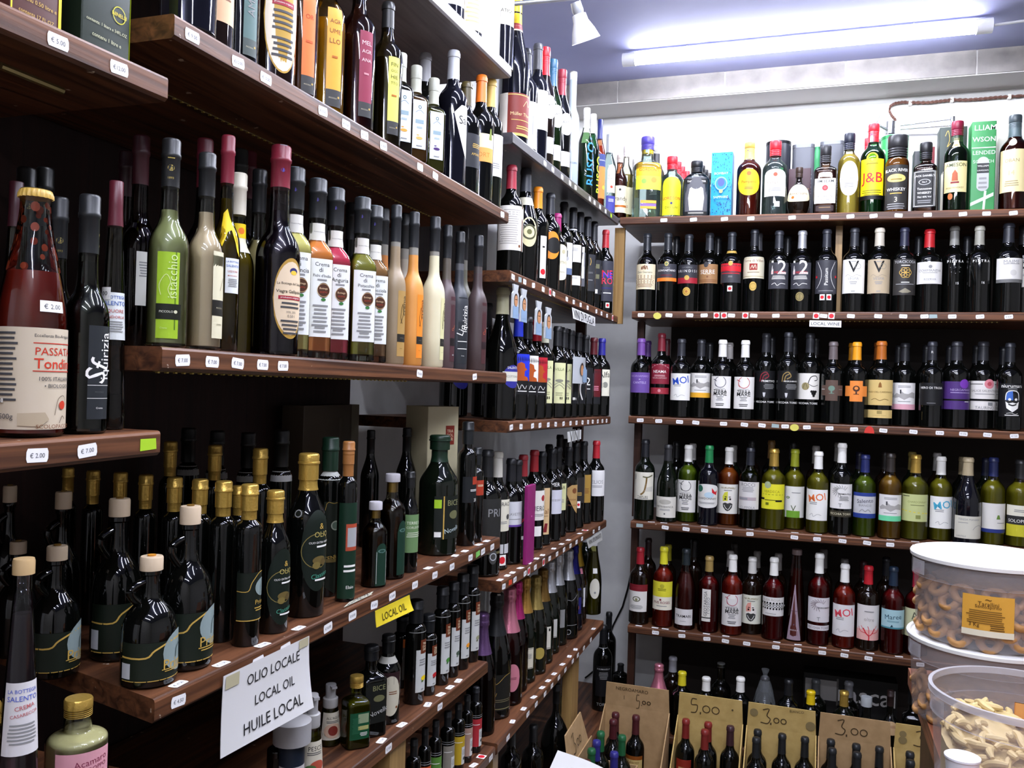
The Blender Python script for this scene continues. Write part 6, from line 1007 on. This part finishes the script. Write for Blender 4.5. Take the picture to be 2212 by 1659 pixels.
o = M(); vs = [(-.0865, -.13, .28), (-.0865, .13, .28), (-.11, .10, .385), (-.11, -.10, .375)]; vs += [(x-.004, y, z) for x, y, z in vs]
o.add(vs, [(0, 1, 2, 3), (7, 6, 5, 4), (0, 4, 5, 1), (1, 5, 6, 2), (2, 6, 7, 3), (3, 7, 4, 0)], CB); draw(o, flatfn((-.098, 0, .33), (0, 1, 0), (-.23, 0, .97), (1, 0, 0)), .26, .1, N3(.3, .5)+'|'+ZZ(.5, .4, .05), .004); o.build('box_flap', t)
t = thing('cardboard_box', 'cardboard box holding a printed paper under the sparkling shelf', 'box', up((-.63, 2.44, FL))); o = M(); o.box((-.11, -.15, .001), (.11, .15, .006), CB)
for a, b in (((-.11, -.15, .006), (-.106, .15, .27)), ((.106, -.15, .006), (.11, .15, .2)), ((-.106, -.15, .006), (.106, -.146, .25)), ((-.106, .146, .006), (.106, .15, .25))): o.box(a, b, CB)
o.build('box_body', t)
cs = [onz(1131, 1652, -1.20), onz(1200, 1600, -1.15), onz(1266, 1582, -1.12), onz(1241, 1620, -1.2), onz(1222, 1665, -1.26)]
cs = [Vector((-.735, 2.36, -1.245)), Vector((-.735, 2.68, -1.165)), Vector((-.56, 2.68, -1.20)), Vector((-.56, 2.36, -1.28))]
o = M(); fn = lambda x, y, f: tuple((cs[0]*(1-x)+cs[3]*x)*(1-y)+(cs[1]*(1-x)+cs[2]*x)*y+Vector((0, 0, f+.008*sin(7*y+3*x)*x)))
o.patch(fn, 0, 1, 0, 1, 0, paper('#dcdad6', .6), 12, 12); f2 = lambda x, y, f: fn(x+.5, y+.5, f); draw(o, f2, 1, 1, 'V .55 .55 .34 G CONT 1000CA|V .4 .55 .4 g 750 ML|V .34 .55 .4 g BOTTIGLIE|V .28 .5 .3 g VINO|V .9 .6 .3 g SALENTO', .001)
tag(o.build('printed_paper', None, (0, 0, ZC)), 'crumpled white printed paper lying in the lower corner box', 'paper')
# ---------------------------------------------------------------- cartons and tins on the top back shelf
def rbox(name, label, x0, x1, ytop, y, Dp, col, el='', **kw):
    a = ony(x0, ytop, y); b = ony(x1, ytop, y); z = ztop(SH['R1'], (a.x+b.x)/2)+.0012
    return carton(name, label, 'tin' if kw.get('lid') else 'carton', (a.x, y, z), (1, 0, 0), (0, 1, 0), b.x-a.x, Dp, (a.z+b.z)/2-z, col, el, **kw)
rr = random.Random(11); fl = '|'.join('G #1a3a7a %s' % ' '.join('%.3f,%.3f' % (min(.98, max(.02, cx+.035*cos(t+q))), min(.985, max(.015, cy+.018*sin(t+q)))) for q in (0, 1.2, 3.3)) for cx, cy, t in [(rr.random(), y, rr.random()*6) for y in [rr.random() for _ in range(150)]] if not (.22 < cx < .8 and .22 < cy < .72))
rbox('gin_carton', 'turquoise blue patterned gin carton beside the shirt label bottle', 1538, 1583, 329, 3.45, .075, '#1596c8', 'R 0 .5 1 1 #2cb4d4|'+fl+'|D .5 .5 .30 #8ab8d8 .34|D .5 .5 .25 #2a88c0 .28|D .5 .52 .16 #4a5ac0 .2|D .5 .38 .09 #d8c878|T .5 .66 .66 #c8e0ec BOMBAY|T .5 .29 .7 #c8e0ec SAPPHIRE', top='#3ab0d8', side='R 0 0 1 1 #3a78b0')
def rtin(label, px, w_, ytop, y, col, el, rim):
    a = ony(px, ytop, y); R = w_/2*a.dot(FW)/FPX; z = ztop(SH['R1'], a.x)+.0014; t = thing('whisky_tin', label, 'tin', up((a.x, y, z))); H = a.z-z; o = M()
    o.lathe([(0, R*.98), (.003, R), (H-.004, R), (H, R*.98)], paper(col, .35), 40)
    fn = lambda x, yy, f: ((R+f)*sin(x/R), -(R+f)*cos(x/R), H/2+yy); draw(o, fn, 2*R, H, el, .0004); o.build('tin_body', t)
    o = M(); o.lathe([(H-.008, R*1.02), (H+.003, R*1.02), (H+.003, R*.95), (H-.001, R*.93), (H-.001, 0)], paper(rim, .3, .4), 40); o.build('lid', t)
rtin('round black whisky tin with green stripes behind the white rum', 1682, 52, 311, 3.63, '#1d1f26', 'G #3a8a4a .5,.6 .9,.66 .9,.7 .5,.64|G #3a8a4a .5,.55 .9,.61 .9,.65 .5,.59|G #3a8a4a .5,.5 .9,.56 .9,.6 .5,.54', '#15161a')
rtin('green whisky tin with sideways white letters behind the amber whiskey', 1933, 55, 299, 3.62, '#2c8a4a', 'V -.12 .55 .6 W *GLEN\'S|L .9 .5 .3 4 W', '#2a7a44')
rtin('green tin sliver between two dark tins', 1766, 14, 320, 3.80, '#2a7a4a', '', '#2a6a44')
for x0, x1, yt, nm, el in [(1712, 1760, 312, 'dark grey whisky tin with sideways white letters', 'V .42 .36 .5 W *GRANT|V .72 .4 .5 g WHISKY'), (1772, 1824, 305, 'taller dark grey whisky tin behind the square bourbon', 'V .5 .3 .4 W *GRANT|V .8 .4 .5 g WHISKY')]:
    rbox('whisky_tin', nm, x0, x1, yt, 3.62, .085, '#4a4c52', el, lid='#55575c', bev=.016)
rbox('rum_carton', 'dark maroon carton right behind the squat rum flask', 1704, 1752, 364, 3.57, .03, '#3a2228', 'L .85 .6 .2 4 #7a5a40', top='#4a3036')
rbox('whisky_carton', 'dark slate carton behind the square black whiskey', 1975, 1998, 326, 3.54, .07, '#3c3e40', 'R .0 .0 .06 1 #2a2c2e')
rbox('whisky_carton', 'maroon carton peeking right of the square black whiskey', 2004, 2020, 317, 3.60, .06, '#6a2226', 'G #c04a2a .4,.1 1,.1 1,.3 .6,.24')
rbox('whisky_carton', 'dark green carton with cream arch behind the irish whiskey', 2031, 2090, 274, 3.56, .08, '#2c3630', 'R .08 0 .92 .46 #d8d4c0|D .5 .46 .42 #d8d4c0 .3|T .5 .5 .8 #4a4a44 *JAMESON|C Y .02 .2,.9 .3,.96 .36,.86 .28,.78 .4,.82')
rbox('whisky_carton', 'tall bright green carton with large cropped white letters', 2101, 2153, 262, 3.45, .085, '#3f8f52', 'T .55 .93 .9 #dfe8df *LLIAM|T .5 .8 .96 #dfe8df *WSON|R 0 .70 1 .71 #dfe8df|T .52 .65 .94 #c8dcc8 *LENDED|T .5 .55 .86 #b8d0b8 *SCOTCH|G #b8bab8 .24,.26 .74,.26 .74,.54 .24,.54|D .49 .54 .25 #b8bab8 .26|D .49 .27 .25 #b8bab8 .22|R .24 .42 .74 .53 #2a2c2c|T .49 .5 .46 W WILLIAM|T .49 .45 .46 W LAWSON\'S|L .49 .36 .4 3 g|G #c8dcc8 0,.05 .95,.16 .95,.2 0,.09|G #c8dcc8 .5,0 .6,0 .66,.22 .56,.22', side='R 0 0 1 1 #357a46', top='#5aa86a')
rbox('whisky_carton', 'cream white carton behind the brown malt whisky', 2155, 2186, 260, 3.55, .07, '#dcd8c8', '', bev=.01)
# ---------------------------------------------------------------- signs
def sheet(name, label, cs, col, el, W, H, th=.0006, curl=0):
    a, b, c, d = [Vector(q) for q in cs]   # lower left, lower right, upper right, upper left
    ctr = (a+b+c+d)/4; nn = (b-a).cross(d-a).normalized(); o = M()
    def fn(x, y, f):
        s, t = x/W+.5, y/H+.5; p = (a*(1-s)+b*s)*(1-t)+(d*(1-s)+c*s)*t; return tuple(p-ctr+nn*(f+curl*((1-t)**2)*(.4+s)))
    o.patch(fn, -W/2, W/2, -H/2, H/2, th, paper(col, .6), 10, 10); o.patch(lambda x, y, f: fn(-x, y, -f), -W/2, W/2, -H/2, H/2, 0, paper(col, .6), 10, 10)
    draw(o, fn, W, H, el, th+.0006); return tag(o.build(name, None, up(ctr)), label, 'sign')
X = -.7465
sheet('paper_sign', 'white paper sign in three languages taped under the oil shelf', [(X, .986, -.519), (X, 1.203, -.522), (X, 1.206, -.411), (X, .993, -.410)], '#d8d6d4', 'T .56 .80 .62 K OLIO LOCALE|T .57 .5 .46 K LOCAL OIL|T .55 .2 .66 K HUILE LOCAL|R .02 .82 .16 .98 #b8b090|R .86 .88 .98 1 #b8b090', .215, .11, curl=.01)
sheet('paper_sign', 'yellow handwritten local oil card under the oil shelf', [(X, 1.43, -.455), (X, 1.576, -.457), (X, 1.572, -.426), (X, 1.428, -.424)], '#dcc428', 'T .5 .45 .66 #3a3414 LOCAL OIL', .145, .031, curl=.006)
sheet('paper_sign', 'white regional wine card on the second corner board', [(X, 2.75, .220), (X, 3.053, .217), (X, 3.050, .249), (X, 2.73, .255)], '#e4e4e4', 'T .5 .5 .9 K VINI DI PUGLIA', .31, .035)
sheet('paper_sign', 'tilted white card under the far end of the fourth corner board', [(X, 3.056, -.585), (X, 3.276, -.590), (X, 3.255, -.552), (X, 3.023, -.549)], '#c8c8c4', 'T .5 .6 .84 #5a5a58 VINI SPUMANTI', .225, .04)
sheet('paper_sign', 'small white card under the third corner board', [(X, 2.73, -.185), (X, 2.90, -.182), (X, 2.90, -.150), (X, 2.72, -.150)], '#cfcfcc', 'T .5 .5 .7 #7a7a78 VINI', .17, .034)
sheet('paper_sign', 'small white local wine card on the second back board', [(-.017, 3.4155, .247), (.094, 3.4155, .244), (.094, 3.4155, .2685), (-.017, 3.4155, .270)], '#e8e8e8', 'T .5 .5 .9 K LOCAL WINE', .11, .0245)
sheet('paper_sign', 'handwritten paper strip lying on the oil shelf edge', [Vector((-.757, onx(742, 1320, -.757).y, -.3968)), Vector((-.757, onx(800, 1293, -.757).y, -.3965)), Vector((-.766, onx(800, 1290, -.772).y, -.3965)), Vector((-.766, onx(748, 1312, -.772).y, -.3965))], '#c8c4b0', 'T .5 .5 .8 G LEMON', .1, .02)
# hanging bag tags with a smiling man
for i, (x, y0, y1, yy) in enumerate([(1113, 614, 686, 0), (1131, 624, 694, 0), (1163, 650, 722, .01), (1184, 664, 730, .01)]):
    a = onx(x-8, y1, X+.004-yy); b = onx(x+8, y1, X+.004-yy); zt_ = onx(x, y0, X+.004-yy).z; sw = (b.y-a.y)*.9
    m = (a.y+b.y)/2; zb = a.z; H = zt_-zb; xx = X+.004-yy
    o = M(); vs = [(0, -sw/2, 0), (0, sw/2, 0), (0, sw*.45, H*.72), (0, sw*.28, H*.8), (0, sw*.4, H), (0, -sw*.4, H), (0, -sw*.28, H*.8), (0, -sw*.45, H*.72)]; vs += [(-.004, y, z) for _, y, z in vs]; n = 8
    o.add(vs, [tuple(range(n)), tuple(range(2*n-1, n-1, -1))]+[(j, n+j, n+(j+1) % n, (j+1) % n) for j in range(n)], paper('#c4c8ca', .3))
    draw(o, flatfn((0, 0, H/2), (0, 1, 0), (0, 0, 1), (1, 0, 0)), sw, H, 'R .08 .0 .92 .36 #8aa4c0|D .5 .54 .28 #3a2a20 .32|D .5 .52 .24 #c08a60 .27|G #8aa4c0 .1,.1 .9,.1 .7,.38 .5,.3 .3,.38|R .36 .55 .64 .57 #3a2a20', .0006)
    tag(o.build('bag_tag', None, up((xx, m, zb))), ['first', 'second', 'third', 'fourth'][i]+' hanging plastic tag with a smiling face under the corner board', 'tag')
c = onx(1239, 800, -.775); o = M(); w_ = .05
vs = [(.002+.012*cos(PI*j/8-PI/2), (j/8-.5)*.17, z) for z in (0, .09) for j in range(9)]; o.add(vs, [(j, j+1, 10+j, 9+j) for j in range(8)], paper('#b8bcc0', .3)); draw(o, flatfn((.0145, 0, .045), (0, 1, 0), (0, 0, 1), (1, 0, 0)), .12, .09, 'D .4 .55 .18 #3a2a20|D .4 .5 .15 #c08a60|R .5 .05 .95 .55 #8aa4c0|D .7 .4 .2 #8aa4c0', .0008)
tag(o.build('bag_tag', None, up(Vector((-.757, c.y, c.z-.045)))), 'folded plastic bag tag with a smiling face between wine labels', 'tag')
a = onx(1137, 1200, -.77); t0 = carton('wine_booklet', 'magenta booklet leaning on the fourth corner shelf', 'booklet', (-.758, a.y-.035, -.5165), (0, 1, 0), (-1, 0, 0), .07, .012, .225, '#8e2468', 'L .5 .6 .2 1 #c85aa0')
# ---------------------------------------------------------------- ceiling spot, wall lamp, cables
p = ray(1243, 5)*2.33; q = ray(1266, 88)*2.36; ax = (q-p).normalized(); e1 = ax.cross(Vector((0, 0, 1))).normalized(); e2 = ax.cross(e1)
t = thing('spot_lamp', 'white cone spotlight hanging from a thin ceiling rail', 'lamp', up(p)); L = (q-p).length
def cone(pr, m, name, emn=None):
    o = M(); n = 28; vs = [ax*z+e1*r*cos(2*PI*i/n)+e2*r*sin(2*PI*i/n) for z, r in pr for i in range(n)]
    o.add(vs, [(k*n+i, k*n+(i+1) % n, k*n+n+(i+1) % n, k*n+n+i) for k in range(len(pr)-1) for i in range(n)], m); return o.build(name, t)
wm = paper('#e8e8ee', .25)
cone([(0, 0), (0, .014), (.022, .016), (.03, .014)], paper('s', .3, .6), 'lamp_socket'); cone([(.03, .014), (.032, .019), (.05, .021), (.075, .032), (L, .040)], wm, 'lamp_shade'); cone([(L-.004, .0), (L-.004, .037)], emit('#f4f4ff', 9.), 'bulb_face')
a = Vector((-1.0, 2.2, 1.075)); b = p+Vector((0, 0, .012)); o = M(); o.tube([onx(1100, 20, -.9) if 0 else b+(ray(1118, 17)*2.33-p)*1.6, b], .006, paper('s', .3, .7), 10); o.tube([b, b+Vector((0, 0, CEIL-b.z))], .005, paper('s', .3, .7), 10); o.build('rail_arm', t, -p if 0 else (-p.x, -p.y, -p.z))
# wall lamp with two chrome arms
YW = YB-.06; b0 = ony(1925, 283, YW); t = thing('wall_lamp', 'chrome double armed wall lamp behind the whisky bottles', 'lamp', up(b0)); ch = paper('#b8babf', .15, .9)
def T(px, py, y): return ony(px, py, y)-b0
o = M(); o.box(T(1898, 300, YW)+Vector((0, .0, 0)), T(1946, 288, YW)+Vector((0, .06, .0)), ch); o.lathe([(0, .02), (.05, .02)], ch, 20, ctr=tuple(T(1923, 290, YW+.01))); o.build('wall_bracket', t)
for i, (q0, q1) in enumerate([((1945, 271), (2062, 256)), ((1945, 279), (2062, 270))]):
    o = M(); o.tube([T(*q0, YW), T(*q1, YW-.03)], .004, ch, 10); o.build('lamp_arm', t)
o = M(); o.tube([T(2058, 275, YW-.03), T(2058, 252, YW-.03)], .009, ch, 14); o.build('arm_joint', t)
o = M(); o.tube([T(1926, 285, YW), T(1880, 262, YW-.02)], .005, ch, 10); o.build('lamp_arm', t)
o = M(); c0 = T(1876, 285, YW-.02); c1 = T(1884, 240, YW-.03); d = c1-c0
o.tube([c0+d*s for s in (0, .3, .55, .8, 1)], lambda k: (.018, .022, .030, .034, .030)[k], paper('#e2e2e2', .4), 24); o.build('lamp_head', t)
pts = [ony(*q, YB-.012) for q in ((1935, 260), (1926, 250), (1921, 240), (1923, 230), (1932, 224), (1950, 221), (1975, 222), (2005, 222), (2030, 219), (2056, 216), (2090, 216), (2120, 214), (2150, 211), (2180, 209), (2230, 206), (2300, 203))]
o = M()
for ph in (0, PI):
    Q = []
    for j in range(len(pts)-1):
        for s in range(8):
            p_ = pts[j]*(1-s/8)+pts[j+1]*s/8; k_ = (j*8+s)*1.1+ph; Q.append(p_+Vector((0, .0035*cos(k_)-.002, .0035*sin(k_))))
    o.tube(Q, .0036, paper('#6a4a40', .7), 8)
cb = tag(o.build('twisted_cable', None, (0, 0, ZC)), 'brown twisted cable clipped along the back wall', 'cable')
for q in ((1966, 223), (2056, 216), (2180, 209)):
    o = M(); pp = ony(*q, YB-.012); o.box(Vector((-.006, -.008, -.009)), Vector((.006, .012, .009)), paper('W', .4)); o.build('cable_clip', cb, pp)
pts = [ony(*q, YB-.012) for q in ((1372, 1180), (1366, 1225), (1356, 1272), (1345, 1310), (1325, 1350), (1310, 1392), (1303, 1425), (1288, 1445), (1270, 1460), (1262, 1466))]
o = M(); Q = []
for j in range(len(pts)-1):
    for s in range(4): Q.append(pts[j]*(1-s/4)+pts[j+1]*s/4)
o.tube(Q, .004, paper('k', .5), 8); tag(o.build('black_cable', None, (0, 0, ZC)), 'thin black cable hanging down the corner wall', 'cable')
# ---------------------------------------------------------------- counter and snack buckets
CT = -.505
t = thing('wooden_counter', 'reddish wooden counter carrying the snack buckets', 'counter', up((.6, 1.35, FL))); o = M(); WC = wood('counter_wood', '6a3a26', 'a86a4a', 'y', .4, False)
o.box((-.417, -.6, CT-FL-.03), (.45, .42, CT-FL), WC); o.build('counter_top', t); o = M(); o.box((-.395, -.58, .0), (.43, .40, CT-FL-.03), wood('counter_side', '3a2418', '5a3a28', 'z')); o.build('counter_body', t)
def bucket(px, py, dist, R, H, z0, label, lid=True, el=None, topz=None):
    c = ray(px, py)*dist; t = thing('snack_bucket', label, 'bucket', up((c.x, c.y, z0+.0006))); va = math.atan2(-c.y, -c.x); wl = bucketmat; o = M(); rb = R*.93
    o.lathe([(0, 0), (0, rb*.97), (.004, rb), (H*.72, R*.975), (H*.72, R*1.005), (H*.95, R*1.01), (H*.97, R*1.0)], wl, 56, cap=False); o.build('bucket_wall', t, smooth=30)
    if lid:
        o = M(); o.lathe([(H*.945, R*1.012), (H*.945, R*1.035), (H*.985, R*1.04), (H, R*1.03), (H, R*.985), (H*.975, R*.97), (H*.975, R*.93), (H*.985, R*.9), (H*.985, 0)], paper('#f2f2f0', .35), 56, cap=False); o.build('bucket_lid', t, smooth=30)
    else:
        o = M(); o.lathe([(H*.93, R*1.012), (H*.93, R*1.03), (H, R*1.03), (H, R*.985), (H*.93, R*.985)], rimmat, 56, cap=False); o.build('bucket_rim', t, smooth=30)
    for s in (-1, 1):
        o = M(); a = va+s*1.05; fn = lambda x, y, f: ((R*1.005+f)*cos(a+x/R), (R*1.005+f)*sin(a+x/R), H*.84+y)
        o.patch(fn, -.018, .018, -H*.085, H*.085, .003, rimmat, 8, 2); o.patch(fn, -.013, .013, -H*.055, H*.055, .0036, bucketmat, 8, 2); o.build('handle_mount', t)
    if el:
        o = M(); a = va+.02; Rl = R*.965; fn = lambda x, y, f: ((Rl+f)*cos(a+x/Rl), (Rl+f)*sin(a+x/Rl), H*.42+y); o.patch(fn, -.034, .034, -.030, .030, .0012, paper('#d8a03c', .5), 12, 2); draw(o, fn, .068, .06, el, .0016); o.build('paper_label', t)
    return t, c
bucketmat = thin('e6e2e2', 'clear_plastic_')
def milky(key, a, c='d8d6da'):
    m, n, l, b = newmat(key); out = n['Material Output']; b.inputs['Base Color'].default_value = lin(c); b.inputs['Roughness'].default_value = .3
    tr = n.new('ShaderNodeBsdfTransparent'); tr.inputs[0].default_value = lin('f4f2f4'); mx = n.new('ShaderNodeMixShader'); mx.inputs[0].default_value = a
    l.new(tr.outputs[0], mx.inputs[1]); l.new(b.outputs[0], mx.inputs[2]); l.new(mx.outputs[0], out.inputs[0]); return m
bucketmat = milky('milky_plastic', .24); rimmat = milky('milky_rim', .5)
LB = 'T .5 .9 .12 #5a3a10 ~|T .5 .8 .4 #5a3a10 Tarallini|T .5 .72 .5 #5a3a10 SantoSpirito|L .45 .62 .84 7 #7a5418|T .24 .26 .2 #4a2c0a 3 Kg|L .68 .28 .3 3 #5a3a10|R 0 0 1 .15 #e4dcc4'
t1, c1 = bucket(2135, 1190, 1.37, .108, .128, CT+.1295, 'lidded bucket of ring crackers on top of the bucket stack', True, LB)
t2, c2 = bucket(2132, 1370, 1.37, .110, .128, CT, 'lower bucket of the stack under the ring cracker bucket')
t2.location.x = t1.location.x; t2.location.y = t1.location.y
t3, c3 = bucket(2210, 1478, 1.13, .108, .122, CT, 'open bucket of pale snack sticks in front of the stack', False)
tor = None; rr = random.Random(21); TM_ = plaster('baked_dough', '9a6a38', 'c08e54', 40, .6, .2)
def torus():
    o = M(); n, k = 20, 10; vs = []
    for i in range(n):
        a = 2*PI*i/n; R = .0125*(1+.06*sin(3*a)); r = .0062*(1+.08*sin(2*a+1))
        for j in range(k): b = 2*PI*j/k; vs.append(((R+r*cos(b))*cos(a), (R+r*cos(b))*sin(a)*.85, r*sin(b)))
    o.add(vs, [(i*k+j, ((i+1) % n)*k+j, ((i+1) % n)*k+(j+1) % k, i*k+(j+1) % k) for i in range(n) for j in range(k)], TM_); return o
proto = None
def ring(pos, rot, label, grp):
    global proto
    if proto is None: proto = torus().build('ring_cracker')
    o = proto if 'label' not in proto else link('ring_cracker', proto.data)
    o.location = pos; o.rotation_euler = rot; o['label'] = label; o['category'] = 'cracker'; o['group'] = grp
def fill_rings(t, R, z0, z1, label, grp, core):
    z = z0; b = t.location; layer = 0; va = math.atan2(-b.y, -b.x)
    while z < z1:
        n = 15
        for i in range(n):
            a = 2*PI*(i+.5*(layer % 2))/n; d = abs((a-va+PI) % (2*PI)-PI)
            if d > 2.0: continue
            r = R-.0105-.004*rr.random(); aa = a+rr.uniform(-.06, .06)
            tilt = rr.choice([PI/2+rr.uniform(-.35, .35), PI/2+rr.uniform(-.9, .9), rr.uniform(.5, 1.1)])
            ring((b.x+r*cos(aa), b.y+r*sin(aa), b.z+z+rr.uniform(-.003, .003)), (0, tilt, aa) if 0 else (PI/2 if 0 else tilt, 0, aa+PI/2), label, grp)
        z += .0165; layer += 1
fill_rings(t1, .104, .014, .095, 'golden ring cracker inside the upper lidded bucket', 'ring crackers in the upper bucket', True)
fill_rings(t2, .106, .014, .05, 'golden ring cracker in the lower stacked bucket', 'ring crackers in the lower bucket', True)
for t, R, zt_, nm in ((t1, .076, .10, 'heap of ring crackers filling the middle of the upper bucket'), (t2, .078, .055, 'heap of ring crackers in the middle of the lower bucket')):
    o = M(); o.lathe([(0, .0), (0, R*.96), (.002, R), (zt_*.85, R), (zt_, R*.6), (zt_+.004, 0)], TM_, 40, lambda q, r: (r*(1+.05*sin(11*q+r*90))*cos(q), r*(1+.05*sin(11*q+r*90))*sin(q)), cap=False)
    ob = o.build('ring_crackers', None, t.location+Vector((0, 0, .006))); tag(ob, nm, 'crackers'); ob['kind'] = 'stuff'
SM = plaster('pale_dough', 'c4ab70', 'd8c08a', 40, .6, .1); sp = None
b = t3.location
def heap(x, y): return .012+.072*max(0, 1-((x+.04)**2+(y-.03)**2)**.5/.16)
for i in range(110):
    a = rr.random()*2*PI; r = .088*math.sqrt(rr.random()); x, y = r*cos(a), r*sin(a); z = heap(x, y)*(1 if i > 30 else .8)
    if sp is None:
        o = M(); o.tube([(-.02+.04*j/6, .003*sin(j*.9), .0025*sin(j*.6)) for j in range(7)], lambda k: (.0025, .0042, .0048, .005, .0048, .0042, .0025)[k], SM, 8); sp = o.build('snack_stick'); ob = sp
    else: ob = link('snack_stick', sp.data)
    ob.location = b+Vector((x, y, z+.006)); ob.rotation_euler = (rr.uniform(-.5, .5), rr.uniform(-.5, .5), rr.random()*PI); ob['label'] = 'pale crunchy snack stick heaped in the open bucket'; ob['category'] = 'snack'; ob['group'] = 'snack sticks in the open bucket'
o = M(); n = 24; vs = [(0, 0, heap(0, 0))]; rings = 8
for k in range(1, rings+1):
    for i in range(n): r = .094*k/rings; x, y = r*cos(2*PI*i/n), r*sin(2*PI*i/n); vs.append((x, y, heap(x, y)-.002))
fs = [(0, 1+i, 1+(i+1) % n) for i in range(n)]+[(1+(k-1)*n+i, 1+k*n+i, 1+k*n+(i+1) % n, 1+(k-1)*n+(i+1) % n) for k in range(1, rings) for i in range(n)]
m0 = len(vs); vs += [(.094*cos(2*PI*i/n), .094*sin(2*PI*i/n), .005) for i in range(n)]; fs += [(1+(rings-1)*n+i, m0+i, m0+(i+1) % n, 1+(rings-1)*n+(i+1) % n) for i in range(n)]+[tuple(m0+i for i in range(n))[::-1]]
o.add(vs, fs, SM); ob = o.build('snack_crumbs', None, b); tag(ob, 'crumbly base of snack pieces under the sticks', 'snack'); ob['kind'] = 'stuff'
t = carton('price_card', 'small orange and white card standing inside the open bucket', 'card', b-Vector((0, 0, ZC))+Vector((.0, .045, .03)), (1, -.2, 0), (.2, 1, 0), .055, .002, .065, '#d89a58', 'R 0 0 1 .5 #d0a878')
c = ray(2079, 1634)*1.04; t = thing('tasting_cup', 'small white plastic tasting cup at the counter edge', 'cup', up((c.x, c.y, CT+.0006))); H = c.z-CT; R = 36*1.04/FPX; o = M()
o.lathe([(0, 0), (0, R*.66), (.002, R*.68), (H*.97, R*.94), (H*.97, R), (H, R), (H, R*.93), (H*.9, R*.9), (H*.86, 0)], paper('#ecebf2', .35), 36, cap=False); o.build('cup_body', t, smooth=30)
print('PLACEMENT', len(LOG)); [print('  ', *l) for l in LOG]; print('objects', len(D.objects))
